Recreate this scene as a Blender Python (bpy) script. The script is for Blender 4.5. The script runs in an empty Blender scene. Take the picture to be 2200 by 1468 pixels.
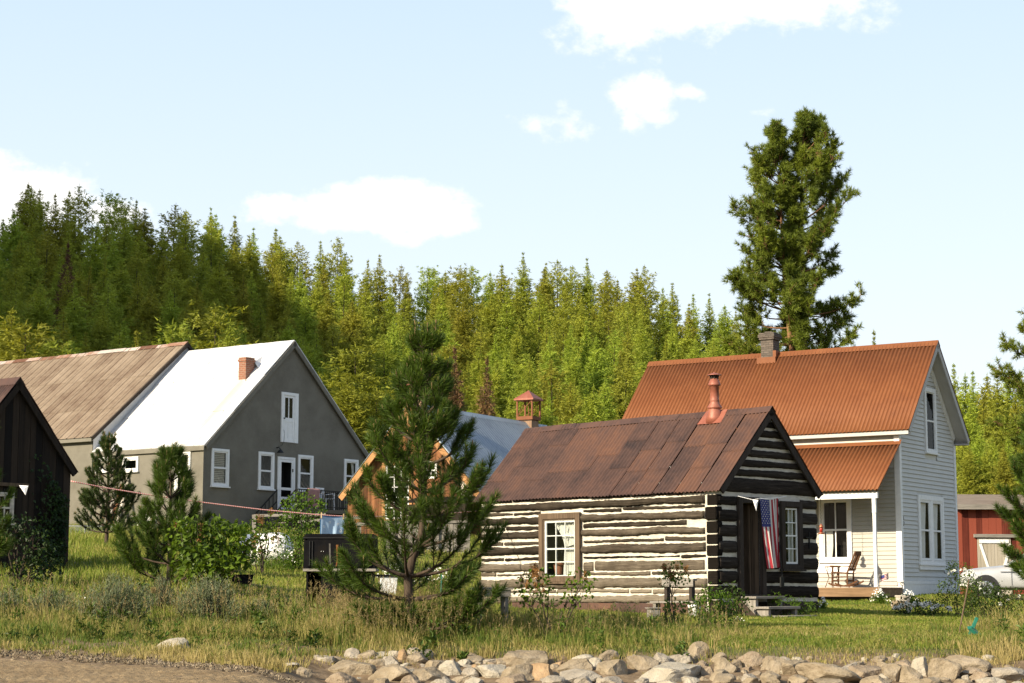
import bpy, math, random
import numpy as np
from mathutils import Vector, noise as mnoise
SC = bpy.context.scene
COL = SC.collection

# ------------------------------------------------------------------ camera
FPX, PITCH = 4040.0, math.radians(7.6)
cam_d = bpy.data.cameras.new('camera')
cam = bpy.data.objects.new('camera', cam_d)
COL.objects.link(cam)
cam_d.sensor_fit = 'HORIZONTAL'
cam_d.sensor_width = 36.0
cam_d.lens = 36.0 * FPX / 2200.0
cam_d.clip_start = 0.1
cam_d.clip_end = 9000.0
cam.location = (0, 0, 0)
cam.rotation_euler = (math.pi / 2 + PITCH, 0, 0)
SC.camera = cam

# ------------------------------------------------------------------ light
SUN_H = math.radians(51)      # angle of the sun left of straight behind the camera
SUN_EL = math.radians(27)
sun_dir = Vector((-math.sin(SUN_H) * math.cos(SUN_EL), -math.cos(SUN_H) * math.cos(SUN_EL), math.sin(SUN_EL)))
sun_d = bpy.data.lights.new('sun', 'SUN')
sun_d.energy = 5.0
sun_d.angle = math.radians(0.5)
sun_d.color = (1.0, 0.87, 0.66)
sun = bpy.data.objects.new('sun', sun_d)
COL.objects.link(sun)
sun.rotation_euler = (-sun_dir).to_track_quat('-Z', 'Y').to_euler()

SC.view_settings.view_transform = 'Standard'
SC.view_settings.look = 'None'
SC.view_settings.gamma = 1.0
SC.view_settings.exposure = 0.80
SC.view_settings.use_curve_mapping = False

def build_world():
    w = bpy.data.worlds.new('World')
    SC.world = w
    w.use_nodes = True
    nt = w.node_tree
    nt.nodes.clear()
    N, L = nt.nodes.new, nt.links.new
    out = N('ShaderNodeOutputWorld')
    sky = N('ShaderNodeTexSky')
    sky.sky_type = 'NISHITA'
    sky.sun_disc = False
    sky.sun_elevation = SUN_EL
    sky.sun_rotation = math.atan2(sun_dir.x, sun_dir.y)
    sky.air_density = 1.0
    sky.dust_density = 2.0
    sky.ozone_density = 1.0
    bg = N('ShaderNodeBackground')
    bg.inputs['Strength'].default_value = 0.13
    L(sky.outputs[0], bg.inputs['Color'])
    # fair weather clouds, defined by direction
    tc = N('ShaderNodeTexCoord')
    sep = N('ShaderNodeSeparateXYZ')
    L(tc.outputs['Generated'], sep.inputs[0])
    def math_(op, a, b=None, clamp=False):
        n = N('ShaderNodeMath'); n.operation = op; n.use_clamp = clamp
        for i, v in enumerate((a, b)):
            if v is None: continue
            if isinstance(v, (int, float)): n.inputs[i].default_value = v
            else: L(v, n.inputs[i])
        return n.outputs[0]
    ysafe = math_('MAXIMUM', sep.outputs['Y'], 0.05)
    u = math_('DIVIDE', sep.outputs['X'], ysafe)
    v = math_('DIVIDE', sep.outputs['Z'], ysafe)
    comb = N('ShaderNodeCombineXYZ'); L(u, comb.inputs[0]); L(v, comb.inputs[1])
    def nz(scale, detail, rough, off):
        m = N('ShaderNodeMapping'); m.inputs['Location'].default_value = (off, off * .7, 0)
        m.inputs['Scale'].default_value = (1, 1.25, 1)
        L(comb.outputs[0], m.inputs[0])
        n = N('ShaderNodeTexNoise'); n.inputs['Scale'].default_value = scale
        n.inputs['Detail'].default_value = detail; n.inputs['Roughness'].default_value = rough
        L(m.outputs[0], n.inputs['Vector'])
        return n.outputs['Fac']
    n1 = math_('SUBTRACT', nz(26, 7, .58, 1.3), .5)
    n2 = math_('SUBTRACT', nz(75, 6, .6, 4.1), .5)
    nsum = math_('ADD', math_('MULTIPLY', n1, 2.9), math_('MULTIPLY', n2, 1.6))
    c_, s_ = math.cos(PITCH), math.sin(PITCH)
    def uv(px, py):
        t = (734 - py) / FPX; y = c_ - t * s_
        return (px - 1100) / FPX / y, (s_ + t * c_) / y
    # px, py, rx, ry, density
    puffs = [(1330, 40, 135, 90, 1.5), (1250, 0, 70, 60, 1.2), (1480, 0, 190, 95, 1.6), (1700, -25, 230, 95, 1.3),
             (1385, 215, 72, 55, 1.35), (1362, 262, 38, 30, .9), (1475, 198, 42, 20, .9), (1420, 240, 45, 28, .9),
             (1200, 260, 70, 55, .50), (1150, 250, 55, 35, .48), (1205, 235, 30, 26, .52),
             (830, 450, 170, 62, 1.5), (860, 410, 60, 34, 1.0), (940, 478, 95, 42, 1.1), (700, 465, 90, 40, 1.1), (575, 448, 70, 36, 1.2),
             (880, 512, 110, 26, .8), (1630, 243, 30, 10, .45),
             (40, 440, 170, 85, 1.7), (-40, 400, 140, 70, 1.6), (230, 460, 120, 50, .9), (330, 475, 70, 30, .65)]
    total = None
    for (px, py, rx, ry, dens) in puffs:
        u0, v0 = uv(px, py)
        du = math_('MULTIPLY', math_('SUBTRACT', u, u0), FPX / rx)
        dv = math_('MULTIPLY', math_('SUBTRACT', v, v0), FPX / ry)
        d2 = math_('ADD', math_('MULTIPLY', du, du), math_('MULTIPLY', dv, dv))
        m = math_('MULTIPLY', math_('SUBTRACT', 1.35, math_('SQRT', d2)), dens, False)
        m = math_('MINIMUM', m, dens)
        total = m if total is None else math_('MAXIMUM', total, m)
    fac = math_('ADD', total, nsum)
    mr = N('ShaderNodeMapRange'); mr.interpolation_type = 'SMOOTHSTEP'
    mr.inputs['From Min'].default_value = 0.20; mr.inputs['From Max'].default_value = 1.30
    L(fac, mr.inputs['Value'])
    front = math_('GREATER_THAN', sep.outputs['Y'], 0.1)
    cmask = math_('MULTIPLY', mr.outputs[0], front, True)
    # a thin bright veil of haze low in the sky
    veil = N('ShaderNodeMapRange'); veil.inputs['From Min'].default_value = 0.62; veil.inputs['From Max'].default_value = 0.33
    veil.inputs['To Min'].default_value = 0.12; veil.inputs['To Max'].default_value = 0.90
    L(sep.outputs['Z'], veil.inputs['Value'])
    vr = N('ShaderNodeValToRGB'); L(sep.outputs['Z'], vr.inputs[0])
    e_ = vr.color_ramp.elements; e_[0].position = 0.06; e_[0].color = (0.87, 0.935, 0.962, 1); e_[1].position = 0.32; e_[1].color = (0.60, 0.745, 0.93, 1)
    em = N('ShaderNodeBackground'); L(vr.outputs[0], em.inputs['Color']); em.inputs['Strength'].default_value = 0.68
    cl = N('ShaderNodeBackground'); cl.inputs['Color'].default_value = (1.0, 0.985, 0.955, 1); cl.inputs['Strength'].default_value = 0.72
    mx0 = N('ShaderNodeMixShader'); L(veil.outputs[0], mx0.inputs[0]); L(bg.outputs[0], mx0.inputs[1]); L(em.outputs[0], mx0.inputs[2])
    mx = N('ShaderNodeMixShader'); L(cmask, mx.inputs[0]); L(mx0.outputs[0], mx.inputs[1]); L(cl.outputs[0], mx.inputs[2])
    L(mx.outputs[0], out.inputs['Surface'])
build_world()

# ------------------------------------------------------------------ helpers
CT, ST = math.cos(PITCH), math.sin(PITCH)
def ray(px, py):
    t = (734 - py) / FPX
    return np.array([(px - 1100) / FPX, CT - t * ST, ST + t * CT])
def at(px, py, Y):
    r = ray(px, py)
    return r * (Y / r[1])
def px_of(x, y, z):
    d = y * CT + z * ST
    return 1100 + FPX * x / d, 734 - FPX * (-y * ST + z * CT) / d
def rnd(seed): return np.random.default_rng(seed)
def unit(a):
    return a / np.maximum(np.linalg.norm(a, axis=-1, keepdims=True), 1e-9)

def link_mesh(name, me, parent=None, loc=(0, 0, 0), rot=(0, 0, 0)):
    o = bpy.data.objects.new(name, me)
    COL.objects.link(o)
    o.location = loc; o.rotation_euler = rot
    if parent is not None: o.parent = parent
    return o
def tag(o, label=None, cat=None, group=None, kind=None):
    if label: o['label'] = label
    if cat: o['category'] = cat
    if group: o['group'] = group
    if kind: o['kind'] = kind
    return o
def thing(name, label, cat, loc=(0, 0, 0), rz=0.0, group=None):
    o = bpy.data.objects.new(name, None)
    COL.objects.link(o)
    o.empty_display_size = .2
    o.location = loc; o.rotation_euler = (0, 0, rz)
    return tag(o, label, cat, group)

def np_mesh(name, V, Fl, mats, mi=None, smooth=False, tone=None):
    """V (n,3); Fl list of (m,k) index arrays"""
    me = bpy.data.meshes.new(name)
    V = np.asarray(V, dtype=np.float32)
    me.vertices.add(len(V)); me.vertices.foreach_set('co', V.ravel())
    Fl = [np.asarray(f, dtype=np.int32) for f in Fl if len(f)]
    idx = np.concatenate([f.ravel() for f in Fl])
    tot = np.concatenate([np.full(len(f), f.shape[1], dtype=np.int32) for f in Fl])
    st = np.concatenate([[0], np.cumsum(tot)[:-1]]).astype(np.int32)
    me.loops.add(len(idx)); me.loops.foreach_set('vertex_index', idx)
    me.polygons.add(len(tot)); me.polygons.foreach_set('loop_start', st)
    try: me.polygons.foreach_set('loop_total', tot)
    except Exception: pass
    if not isinstance(mats, (list, tuple)): mats = [mats]
    for m in mats: me.materials.append(m)
    if mi is not None: me.polygons.foreach_set('material_index', np.asarray(mi, dtype=np.int32))
    if smooth: me.polygons.foreach_set('use_smooth', np.ones(len(tot), dtype=bool))
    if tone is not None:
        a = me.attributes.new('tone', 'FLOAT', 'POINT'); a.data.foreach_set('value', np.asarray(tone, dtype=np.float32))
    me.update(calc_edges=True)
    me.validate()
    return me

class MB:
    """collects simple shapes into one mesh"""
    def __init__(s): s.v = []; s.f = []; s.m = []; s.t = []
    def add(s, verts, faces, mi=0, tone=.5):
        n = len(s.v)
        s.v += [tuple(map(float, p)) for p in verts]; s.t += [tone] * len(verts)
        for f in faces: s.f.append([n + i for i in f]); s.m.append(mi)
        return s
    def box(s, a, b, mi=0, tone=.5):
        x0, y0, z0 = [min(p, q) for p, q in zip(a, b)]; x1, y1, z1 = [max(p, q) for p, q in zip(a, b)]
        return s.add([(x0,y0,z0),(x1,y0,z0),(x1,y1,z0),(x0,y1,z0),(x0,y0,z1),(x1,y0,z1),(x1,y1,z1),(x0,y1,z1)],
                     [(0,3,2,1),(4,5,6,7),(0,1,5,4),(1,2,6,5),(2,3,7,6),(3,0,4,7)], mi, tone)
    def hexa(s, P, mi=0, tone=.5):
        return s.add(P, [(0,3,2,1),(4,5,6,7),(0,1,5,4),(1,2,6,5),(2,3,7,6),(3,0,4,7)], mi, tone)
    def bar(s, p, q, w, h, mi=0, tone=.5, up=(0, 0, 1)):
        p, q, up = Vector(p), Vector(q), Vector(up)
        d = (q - p).normalized(); r = d.cross(up)
        if r.length < 1e-4: r = d.cross(Vector((1, 0, 0)))
        r.normalize(); u = r.cross(d)
        r *= w / 2; u *= h / 2
        return s.hexa([p-r-u, p+r-u, q+r-u, q-r-u, p-r+u, p+r+u, q+r+u, q-r+u], mi, tone)
    def tube(s, pts, rad, seg=6, mi=0, tone=.5, cap=True):
        pts = [Vector(p) for p in pts]; n = len(pts)
        if isinstance(rad, (int, float)): rad = [rad] * n
        vs, fs = [], []
        ref = None
        for i in range(n):
            d = (pts[min(i+1, n-1)] - pts[max(i-1, 0)]).normalized()
            if ref is None: ref = Vector((0, 0, 1)) if abs(d.z) < .9 else Vector((1, 0, 0))
            r = d.cross(ref).normalized(); u = r.cross(d).normalized()
            ref = u
            for k in range(seg):
                a = 2 * math.pi * k / seg
                vs.append(pts[i] + (r * math.cos(a) + u * math.sin(a)) * rad[i])
        for i in range(n - 1):
            for k in range(seg):
                a, b = i*seg+k, i*seg+(k+1) % seg
                fs.append((a, b, b+seg, a+seg))
        if cap:
            fs.append(tuple(range(seg))[::-1]); fs.append(tuple((n-1)*seg+k for k in range(seg)))
        return s.add(vs, fs, mi, tone)
    def lathe(s, prof, c=(0, 0, 0), seg=20, mi=0, tone=.5):
        vs, fs = [], []
        for (r, z) in prof:
            for k in range(seg):
                a = 2 * math.pi * k / seg
                vs.append((c[0] + r*math.cos(a), c[1] + r*math.sin(a), c[2] + z))
        for i in range(len(prof)-1):
            for k in range(seg):
                a, b = i*seg+k, i*seg+(k+1) % seg
                fs.append((a, b, b+seg, a+seg))
        fs.append(tuple(range(seg))[::-1]); fs.append(tuple((len(prof)-1)*seg+k for k in range(seg)))
        return s.add(vs, fs, mi, tone)
    def prism(s, poly, axis, a, b, mi=0, tone=.5):
        """extrude 2-D poly along axis ('x','y','z') from a to b"""
        def P(p, t):
            return {'x': (t, p[0], p[1]), 'y': (p[0], t, p[1]), 'z': (p[0], p[1], t)}[axis]
        n = len(poly)
        vs = [P(p, a) for p in poly] + [P(p, b) for p in poly]
        fs = [tuple(range(n))[::-1], tuple(range(n, 2*n))] + [(i, (i+1) % n, n+(i+1) % n, n+i) for i in range(n)]
        return s.add(vs, fs, mi, tone)
    def build(s, name, mats, parent=None, loc=(0, 0, 0), rot=(0, 0, 0), smooth=False, bevel=0):
        me = bpy.data.meshes.new(name)
        me.from_pydata(s.v, [], s.f)
        if not isinstance(mats, (list, tuple)): mats = [mats]
        for m in mats: me.materials.append(m)
        me.polygons.foreach_set('material_index', np.array(s.m, dtype=np.int32))
        if smooth: me.polygons.foreach_set('use_smooth', np.ones(len(s.f), dtype=bool))
        a = me.attributes.new('tone', 'FLOAT', 'POINT'); a.data.foreach_set('value', np.array(s.t, dtype=np.float32))
        import bmesh
        bm = bmesh.new(); bm.from_mesh(me); bmesh.ops.recalc_face_normals(bm, faces=bm.faces)
        bm.to_mesh(me); bm.free()
        me.update()
        o = link_mesh(name, me, parent, loc, rot)
        if bevel:
            md = o.modifiers.new('bevel', 'BEVEL'); md.width = bevel; md.segments = 2; md.limit_method = 'ANGLE'
        return o

# ------------------------------------------------------------------ materials
class NT:
    def __init__(s, name):
        s.m = bpy.data.materials.new(name); s.m.use_nodes = True
        s.t = s.m.node_tree; s.t.nodes.clear()
        s.out = s.n('ShaderNodeOutputMaterial')
    def n(s, ty, **kw):
        nd = s.t.nodes.new(ty)
        for k, v in kw.items(): setattr(nd, k, v)
        return nd
    def l(s, a, b): s.t.links.new(a, b)
    def coord(s, scale=(1, 1, 1), kind='Object', rot=(0, 0, 0)):
        tc = s.n('ShaderNodeTexCoord'); mp = s.n('ShaderNodeMapping')
        mp.inputs['Scale'].default_value = scale; mp.inputs['Rotation'].default_value = rot
        s.l(tc.outputs[kind], mp.inputs[0]); return mp.outputs[0]
    def noise(s, vec, scale, detail=4, rough=.55, dist=0):
        n = s.n('ShaderNodeTexNoise'); s.l(vec, n.inputs['Vector'])
        n.inputs['Scale'].default_value = scale; n.inputs['Detail'].default_value = detail
        n.inputs['Roughness'].default_value = rough; n.inputs['Distortion'].default_value = dist
        return n.outputs['Fac']
    def ramp(s, fac, stops, interp='LINEAR'):
        r = s.n('ShaderNodeValToRGB'); s.l(fac, r.inputs[0]); e = r.color_ramp; e.interpolation = interp
        while len(e.elements) < len(stops): e.elements.new(.5)
        for el, (p, c) in zip(e.elements, stops):
            el.position = p; el.color = (*c, 1) if len(c) == 3 else c
        return r.outputs[0]
    def mix(s, fac, a, b, mode='MIX'):
        n = s.n('ShaderNodeMix', data_type='RGBA', blend_type=mode)
        for sock, v in ((n.inputs['Factor'], fac), (n.inputs['A'], a), (n.inputs['B'], b)):
            if isinstance(v, (int, float)): sock.default_value = v
            elif isinstance(v, (tuple, list)): sock.default_value = (*v, 1) if len(v) == 3 else v
            else: s.l(v, sock)
        return n.outputs['Result']
    def math(s, op, a, b=0.0, clamp=False):
        n = s.n('ShaderNodeMath', operation=op); n.use_clamp = clamp
        for i, v in enumerate((a, b)):
            if isinstance(v, (int, float)): n.inputs[i].default_value = v
            else: s.l(v, n.inputs[i])
        return n.outputs[0]
    def attr(s, name='tone'):
        return s.n('ShaderNodeAttribute', attribute_name=name).outputs['Fac']
    def bsdf(s, col, rough=.8, metal=0.0, bump=None, bstr=.3, bdist=.01, spec=.3):
        b = s.n('ShaderNodeBsdfPrincipled')
        for k, v in (('Base Color', col), ('Roughness', rough), ('Metallic', metal), ('Specular IOR Level', spec)):
            if isinstance(v, (int, float)): b.inputs[k].default_value = v
            elif isinstance(v, (tuple, list)): b.inputs[k].default_value = (*v, 1) if len(v) == 3 else v
            else: s.l(v, b.inputs[k])
        if bump is not None:
            bp = s.n('ShaderNodeBump'); bp.inputs['Strength'].default_value = bstr; bp.inputs['Distance'].default_value = bdist
            s.l(bump, bp.inputs['Height']); s.l(bp.outputs[0], b.inputs['Normal'])
        return b.outputs[0]
    def end(s, sh): s.l(sh, s.out.inputs['Surface']); return s.m

def m_plain(name, c, rough=.6, var=.15, scale=6, metal=0, bump=.15, spec=.3):
    k = NT(name); v = k.coord()
    n = k.noise(v, scale, 5)
    col = k.ramp(n, [(.25, tuple(x*(1-var) for x in c)), (.75, tuple(min(1, x*(1+var)) for x in c))])
    return k.end(k.bsdf(col, rough, metal, k.noise(v, scale*6, 3), bump, .01, spec))
def m_wood(name, dark, light, axis='z', scale=3.0, rough=.85, fine=1.0, tone=0.0, bstr=.5):
    k = NT(name)
    sc = {'x': (.25, 6, 6), 'y': (6, .25, 6), 'z': (6, 6, .25)}[axis]
    v = k.coord(tuple(q*scale for q in sc))
    a = k.noise(v, 1.6*fine, 6, .65, .6)
    b = k.noise(k.coord((1, 1, 1)), 1.3, 4)
    f = k.math('ADD', k.math('MULTIPLY', a, .75), k.math('MULTIPLY', b, .35))
    if tone: f = k.math('ADD', f, k.math('MULTIPLY', k.math('SUBTRACT', k.attr(), .5), tone))
    col = k.ramp(f, [(.32, dark), (.72, light)])
    return k.end(k.bsdf(col, rough, 0, a, bstr, .015, .2))
def m_leaf(name, c, var=.35, trans=.35, rough=.6, objvar=0.0, clump=0.0, scale=1.2, warm=(1.15, 1.0, .7)):
    """foliage: diffuse and translucent with real leaf to leaf colour change"""
    k = NT(name); v = k.coord()
    n = k.noise(v, scale, 3, .6)
    col = k.ramp(n, [(.3, tuple(x*(1-var) for x in c)), (.7, tuple(x*(1+var)*w for x, w in zip(c, warm)))])
    geo = k.n('ShaderNodeNewGeometry')
    j = k.math('ADD', k.math('MULTIPLY', geo.outputs['Random Per Island'], .5), .75)
    hsv = k.n('ShaderNodeHueSaturation'); k.l(col, hsv.inputs['Color']); k.l(j, hsv.inputs['Value'])
    if objvar:
        oi = k.n('ShaderNodeObjectInfo')
        k.l(k.math('ADD', k.math('MULTIPLY', oi.outputs['Random'], objvar*.11), .5-objvar*.042), hsv.inputs['Hue'])
        k.l(k.math('MULTIPLY', j, k.math('ADD', k.math('MULTIPLY', oi.outputs['Random'], objvar*.9), 1-objvar*.45)), hsv.inputs['Value'])
    b = k.bsdf(hsv.outputs[0], rough, 0, spec=.25)
    if trans:
        t = k.n('ShaderNodeBsdfTranslucent'); k.l(k.mix(1.0, hsv.outputs[0], (1.15, 1.1, .6), 'MULTIPLY'), t.inputs['Color'])
        ms = k.n('ShaderNodeMixShader'); ms.inputs[0].default_value = trans
        k.l(b, ms.inputs[1]); k.l(t.outputs[0], ms.inputs[2]); b = ms.outputs[0]
    return k.end(b)
def m_glass(name, tint=(.02, .022, .024), refl=.12):
    k = NT(name)
    tr = k.n('ShaderNodeBsdfTransparent'); tr.inputs[0].default_value = (.86, .88, .87, 1)
    gl = k.n('ShaderNodeBsdfGlossy'); gl.inputs['Roughness'].default_value = .02
    v = k.coord(); bp = k.n('ShaderNodeBump'); bp.inputs['Strength'].default_value = .05
    k.l(k.noise(v, 3, 2), bp.inputs['Height']); k.l(bp.outputs[0], gl.inputs['Normal'])
    ms = k.n('ShaderNodeMixShader'); ms.inputs[0].default_value = refl
    k.l(tr.outputs[0], ms.inputs[1]); k.l(gl.outputs[0], ms.inputs[2])
    return k.end(ms.outputs[0])

M = {}
M['glass'] = m_glass('window_glass', refl=.06)
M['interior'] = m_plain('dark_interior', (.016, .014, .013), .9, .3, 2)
M['white_paint'] = m_plain('white_paint', (.78, .78, .76), .55, .06, 8)
M['cream_paint'] = m_plain('cream_paint', (.72, .69, .60), .6, .08, 6)
M['curtain'] = m_plain('curtain_cloth', (.80, .77, .72), .9, .08, 8)
M['blind'] = m_plain('slatted_blind', (.52, .48, .40), .7, .1, 5)
M['black_iron'] = m_plain('black_iron', (.012, .012, .012), .5, .3, 10)
M['grey_wood_z'] = m_wood('grey_wood_upright', (.10, .09, .075), (.34, .31, .27), 'z')
M['grey_wood_x'] = m_wood('grey_wood_level', (.10, .09, .075), (.34, .31, .27), 'x')
M['grey_wood_y'] = m_wood('grey_wood_deep', (.10, .09, .075), (.34, .31, .27), 'y')
M['bark'] = m_wood('pine_bark', (.020, .014, .010), (.105, .075, .052), 'z', 2.0)
M['bark_orange'] = m_wood('old_pine_bark', (.05, .03, .018), (.34, .18, .09), 'z', 1.0)
M['dark_bark'] = m_wood('dark_bark', (.015, .012, .009), (.075, .058, .042), 'z', 2.0)
# ------------------------------------------------------------------ terrain
SKY_X = [-200, 0, 60, 180, 290, 370, 450, 510, 620, 725, 820, 910, 1010, 1125, 1265, 1385, 1490, 1570, 1640, 1750, 1880, 2045, 2160, 2300]
SKY_Y = [420, 450, 410, 410, 436, 444, 455, 482, 512, 525, 562, 575, 572, 556, 562, 578, 638, 652, 672, 700, 735, 788, 800, 810]
def skyline(px): return float(np.interp(px, SKY_X, SKY_Y))

CP = []   # (u, v, elevation tangent)
def cp(px, py, Y):
    p = at(px, py, Y); CP.append((p[0] / Y, math.log(Y), p[2] / Y))
for px in (-300, 100, 350, 600):   # the dirt road and its verge
    cp(px, 1475, 20.5); cp(px, 1450, 22.6); cp(px, 1412 - (0 if px < 500 else -8), 24.2)
for px in (760, 1000, 1300, 1600, 1900, 2200, 2500):
    cp(px, 1505, 21.0); cp(px, 1474, 23.0); cp(px, 1418, 24.9); cp(px, 1405, 25.8)
for q in [(1095, 1372, 28), (915, 1347, 28.5), (700, 1352, 29), (400, 1345, 29), (100, 1345, 29), (-250, 1340, 29),
          (1180, 1392, 26.5), (1450, 1372, 28), (1800, 1372, 28.5), (2100, 1375, 28.5), (2400, 1375, 28),
          (1541, 1327, 39), (1400, 1324, 40.5), (1050, 1306, 43.9), (1220, 1316, 42), (1660, 1330, 40), (1755, 1322, 41.5),
          (1450, 1345, 34), (1800, 1338, 37), (2100, 1338, 38), (1900, 1325, 45), (2100, 1325, 46),
          (1940, 1284, 60), (2058, 1280, 63), (1780, 1296, 58), (1880, 1294, 57), (2120, 1292, 66), (2300, 1296, 66), (2110, 1284, 78), (1800, 1280, 70),
          (150, 1258, 37), (20, 1262, 36), (-300, 1255, 38), (430, 1275, 34), (520, 1268, 36), (640, 1240, 46), (560, 1230, 48), (880, 1250, 46), (880, 1290, 37), (660, 1280, 37),
          (230, 1186, 50), (200, 1160, 58), (432, 1142, 69), (790, 1150, 77), (205, 1150, 74), (-200, 1140, 75), (900, 1165, 66), (1050, 1150, 66), (640, 1145, 69), (1000, 1235, 50)]:
    cp(*q)
for px in (-300, 0, 400, 800, 1200, 1600, 2050, 2350):
    s_ = skyline(px)
    far = s_ + (225 if px < 1650 else 205)
    cp(px, far, 330); cp(px, far - 4, 420)
    cp(px, min(s_ + 400, 1150), 232)
    cp(px, min(s_ + 640, 1165), 158)
    cp(px, 1150 if px < 1300 else 1190, 110)
CP = np.array(CP)
def _k(r2): return np.where(r2 > 1e-12, .5 * r2 * np.log(np.maximum(r2, 1e-12)), 0.0)
SU, SV = 3.2, 1.0
def _tps_fit():
    P = np.stack([CP[:, 0] * SU, CP[:, 1] * SV], 1); n = len(P)
    r2 = ((P[:, None] - P[None]) ** 2).sum(-1)
    A = np.zeros((n + 3, n + 3)); A[:n, :n] = _k(r2) + np.eye(n) * 4e-4
    A[:n, n] = 1; A[:n, n+1:] = P; A[n, :n] = 1; A[n+1:, :n] = P.T
    return P, np.linalg.solve(A, np.concatenate([CP[:, 2], np.zeros(3)]))
TP, TW = _tps_fit()
OFF_X = [-400, -330, -270, -210, -160, -130, -95, -60, -20, 40]
OFF_H = [240, 218, 191, 161.5, 141, 112, 60, 30, 8, 0]
def ground_z(X, Y):
    X = np.atleast_1d(np.asarray(X, float)); Y = np.atleast_1d(np.asarray(Y, float))
    Yc = np.clip(Y, 20, 430)
    u = np.clip(X / np.maximum(Y, 20), -.36, .36); v = np.log(Yc)
    P = np.stack([u * SU, v * SV], -1)
    out = np.empty(len(X))
    for i in range(0, len(X), 4000):
        r2 = ((P[i:i+4000, None] - TP[None]) ** 2).sum(-1)
        out[i:i+4000] = _k(r2) @ TW[:-3] + TW[-3] + P[i:i+4000] @ TW[-2:]
    z = out * Yc
    # the bank that the dry wall holds up, and the verge down to the road
    near = Y < 28.5
    if near.any():
        uu = np.clip(X[near] / np.maximum(Y[near], 20), -.36, .36); ppx = 1100 + FPX * uu; yy = np.clip(Y[near], 18, 28.5)
        wl = np.clip((ppx - 560) / 160, 0, 1)
        lf = np.interp(yy, [18, 20.5, 22.6, 23.9, 25.6, 28.5], [-.99, -.99, -.955, -.855, -.73, -.60])
        rt = np.interp(yy, [18, 20.5, 22.6, 23.3, 24.0, 24.6, 25.1, 25.6, 28.5], [-1.22, -1.22, -1.2, -1.17, -1.07, -.97, -.875, -.82, -.665])
        e = lf * (1 - wl) + rt * wl; b = np.clip((28.5 - yy) / 2.0, 0, 1)
        z[near] = z[near] * (1 - b) + e * b
    # the shoulder of the mountain west of the village that keeps the low sun off the left of the forest
    h = Vector((-math.sin(SUN_H), -math.cos(SUN_H)))
    q = X * h.x + Y * h.y
    off = X * -h.y + Y * h.x
    H = np.interp(off, OFF_X, OFF_H)
    # unseen rise added right of and behind the viewer to cut low sky light
    r = np.hypot(X - 15, Y - 30); az = np.degrees(np.arctan2(X - 15, Y - 30))
    east = np.interp(az, [-180, -175, 40, 62, 120, 165, 180], [.25, .1, 0, .8, 1, .7, .3]) * np.where(az > 0, 1, 0) 
    E_ = east * 50 * np.clip((r - 70) / 130, 0, 1) ** 1.3
    return z + H * np.exp(-((q - 118) / 62.0) ** 2) + E_
def gz(x, y): return float(ground_z([x], [y])[0])
def on_ground(px, Y):
    """point of the ground in column px at forward distance Y"""
    x = (px - 1100) / FPX * Y * 1.004
    for _ in range(3):
        z = gz(x, Y); d = Y * CT + z * ST; x = (px - 1100) / FPX * d
    return (x, Y, gz(x, Y))

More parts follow.
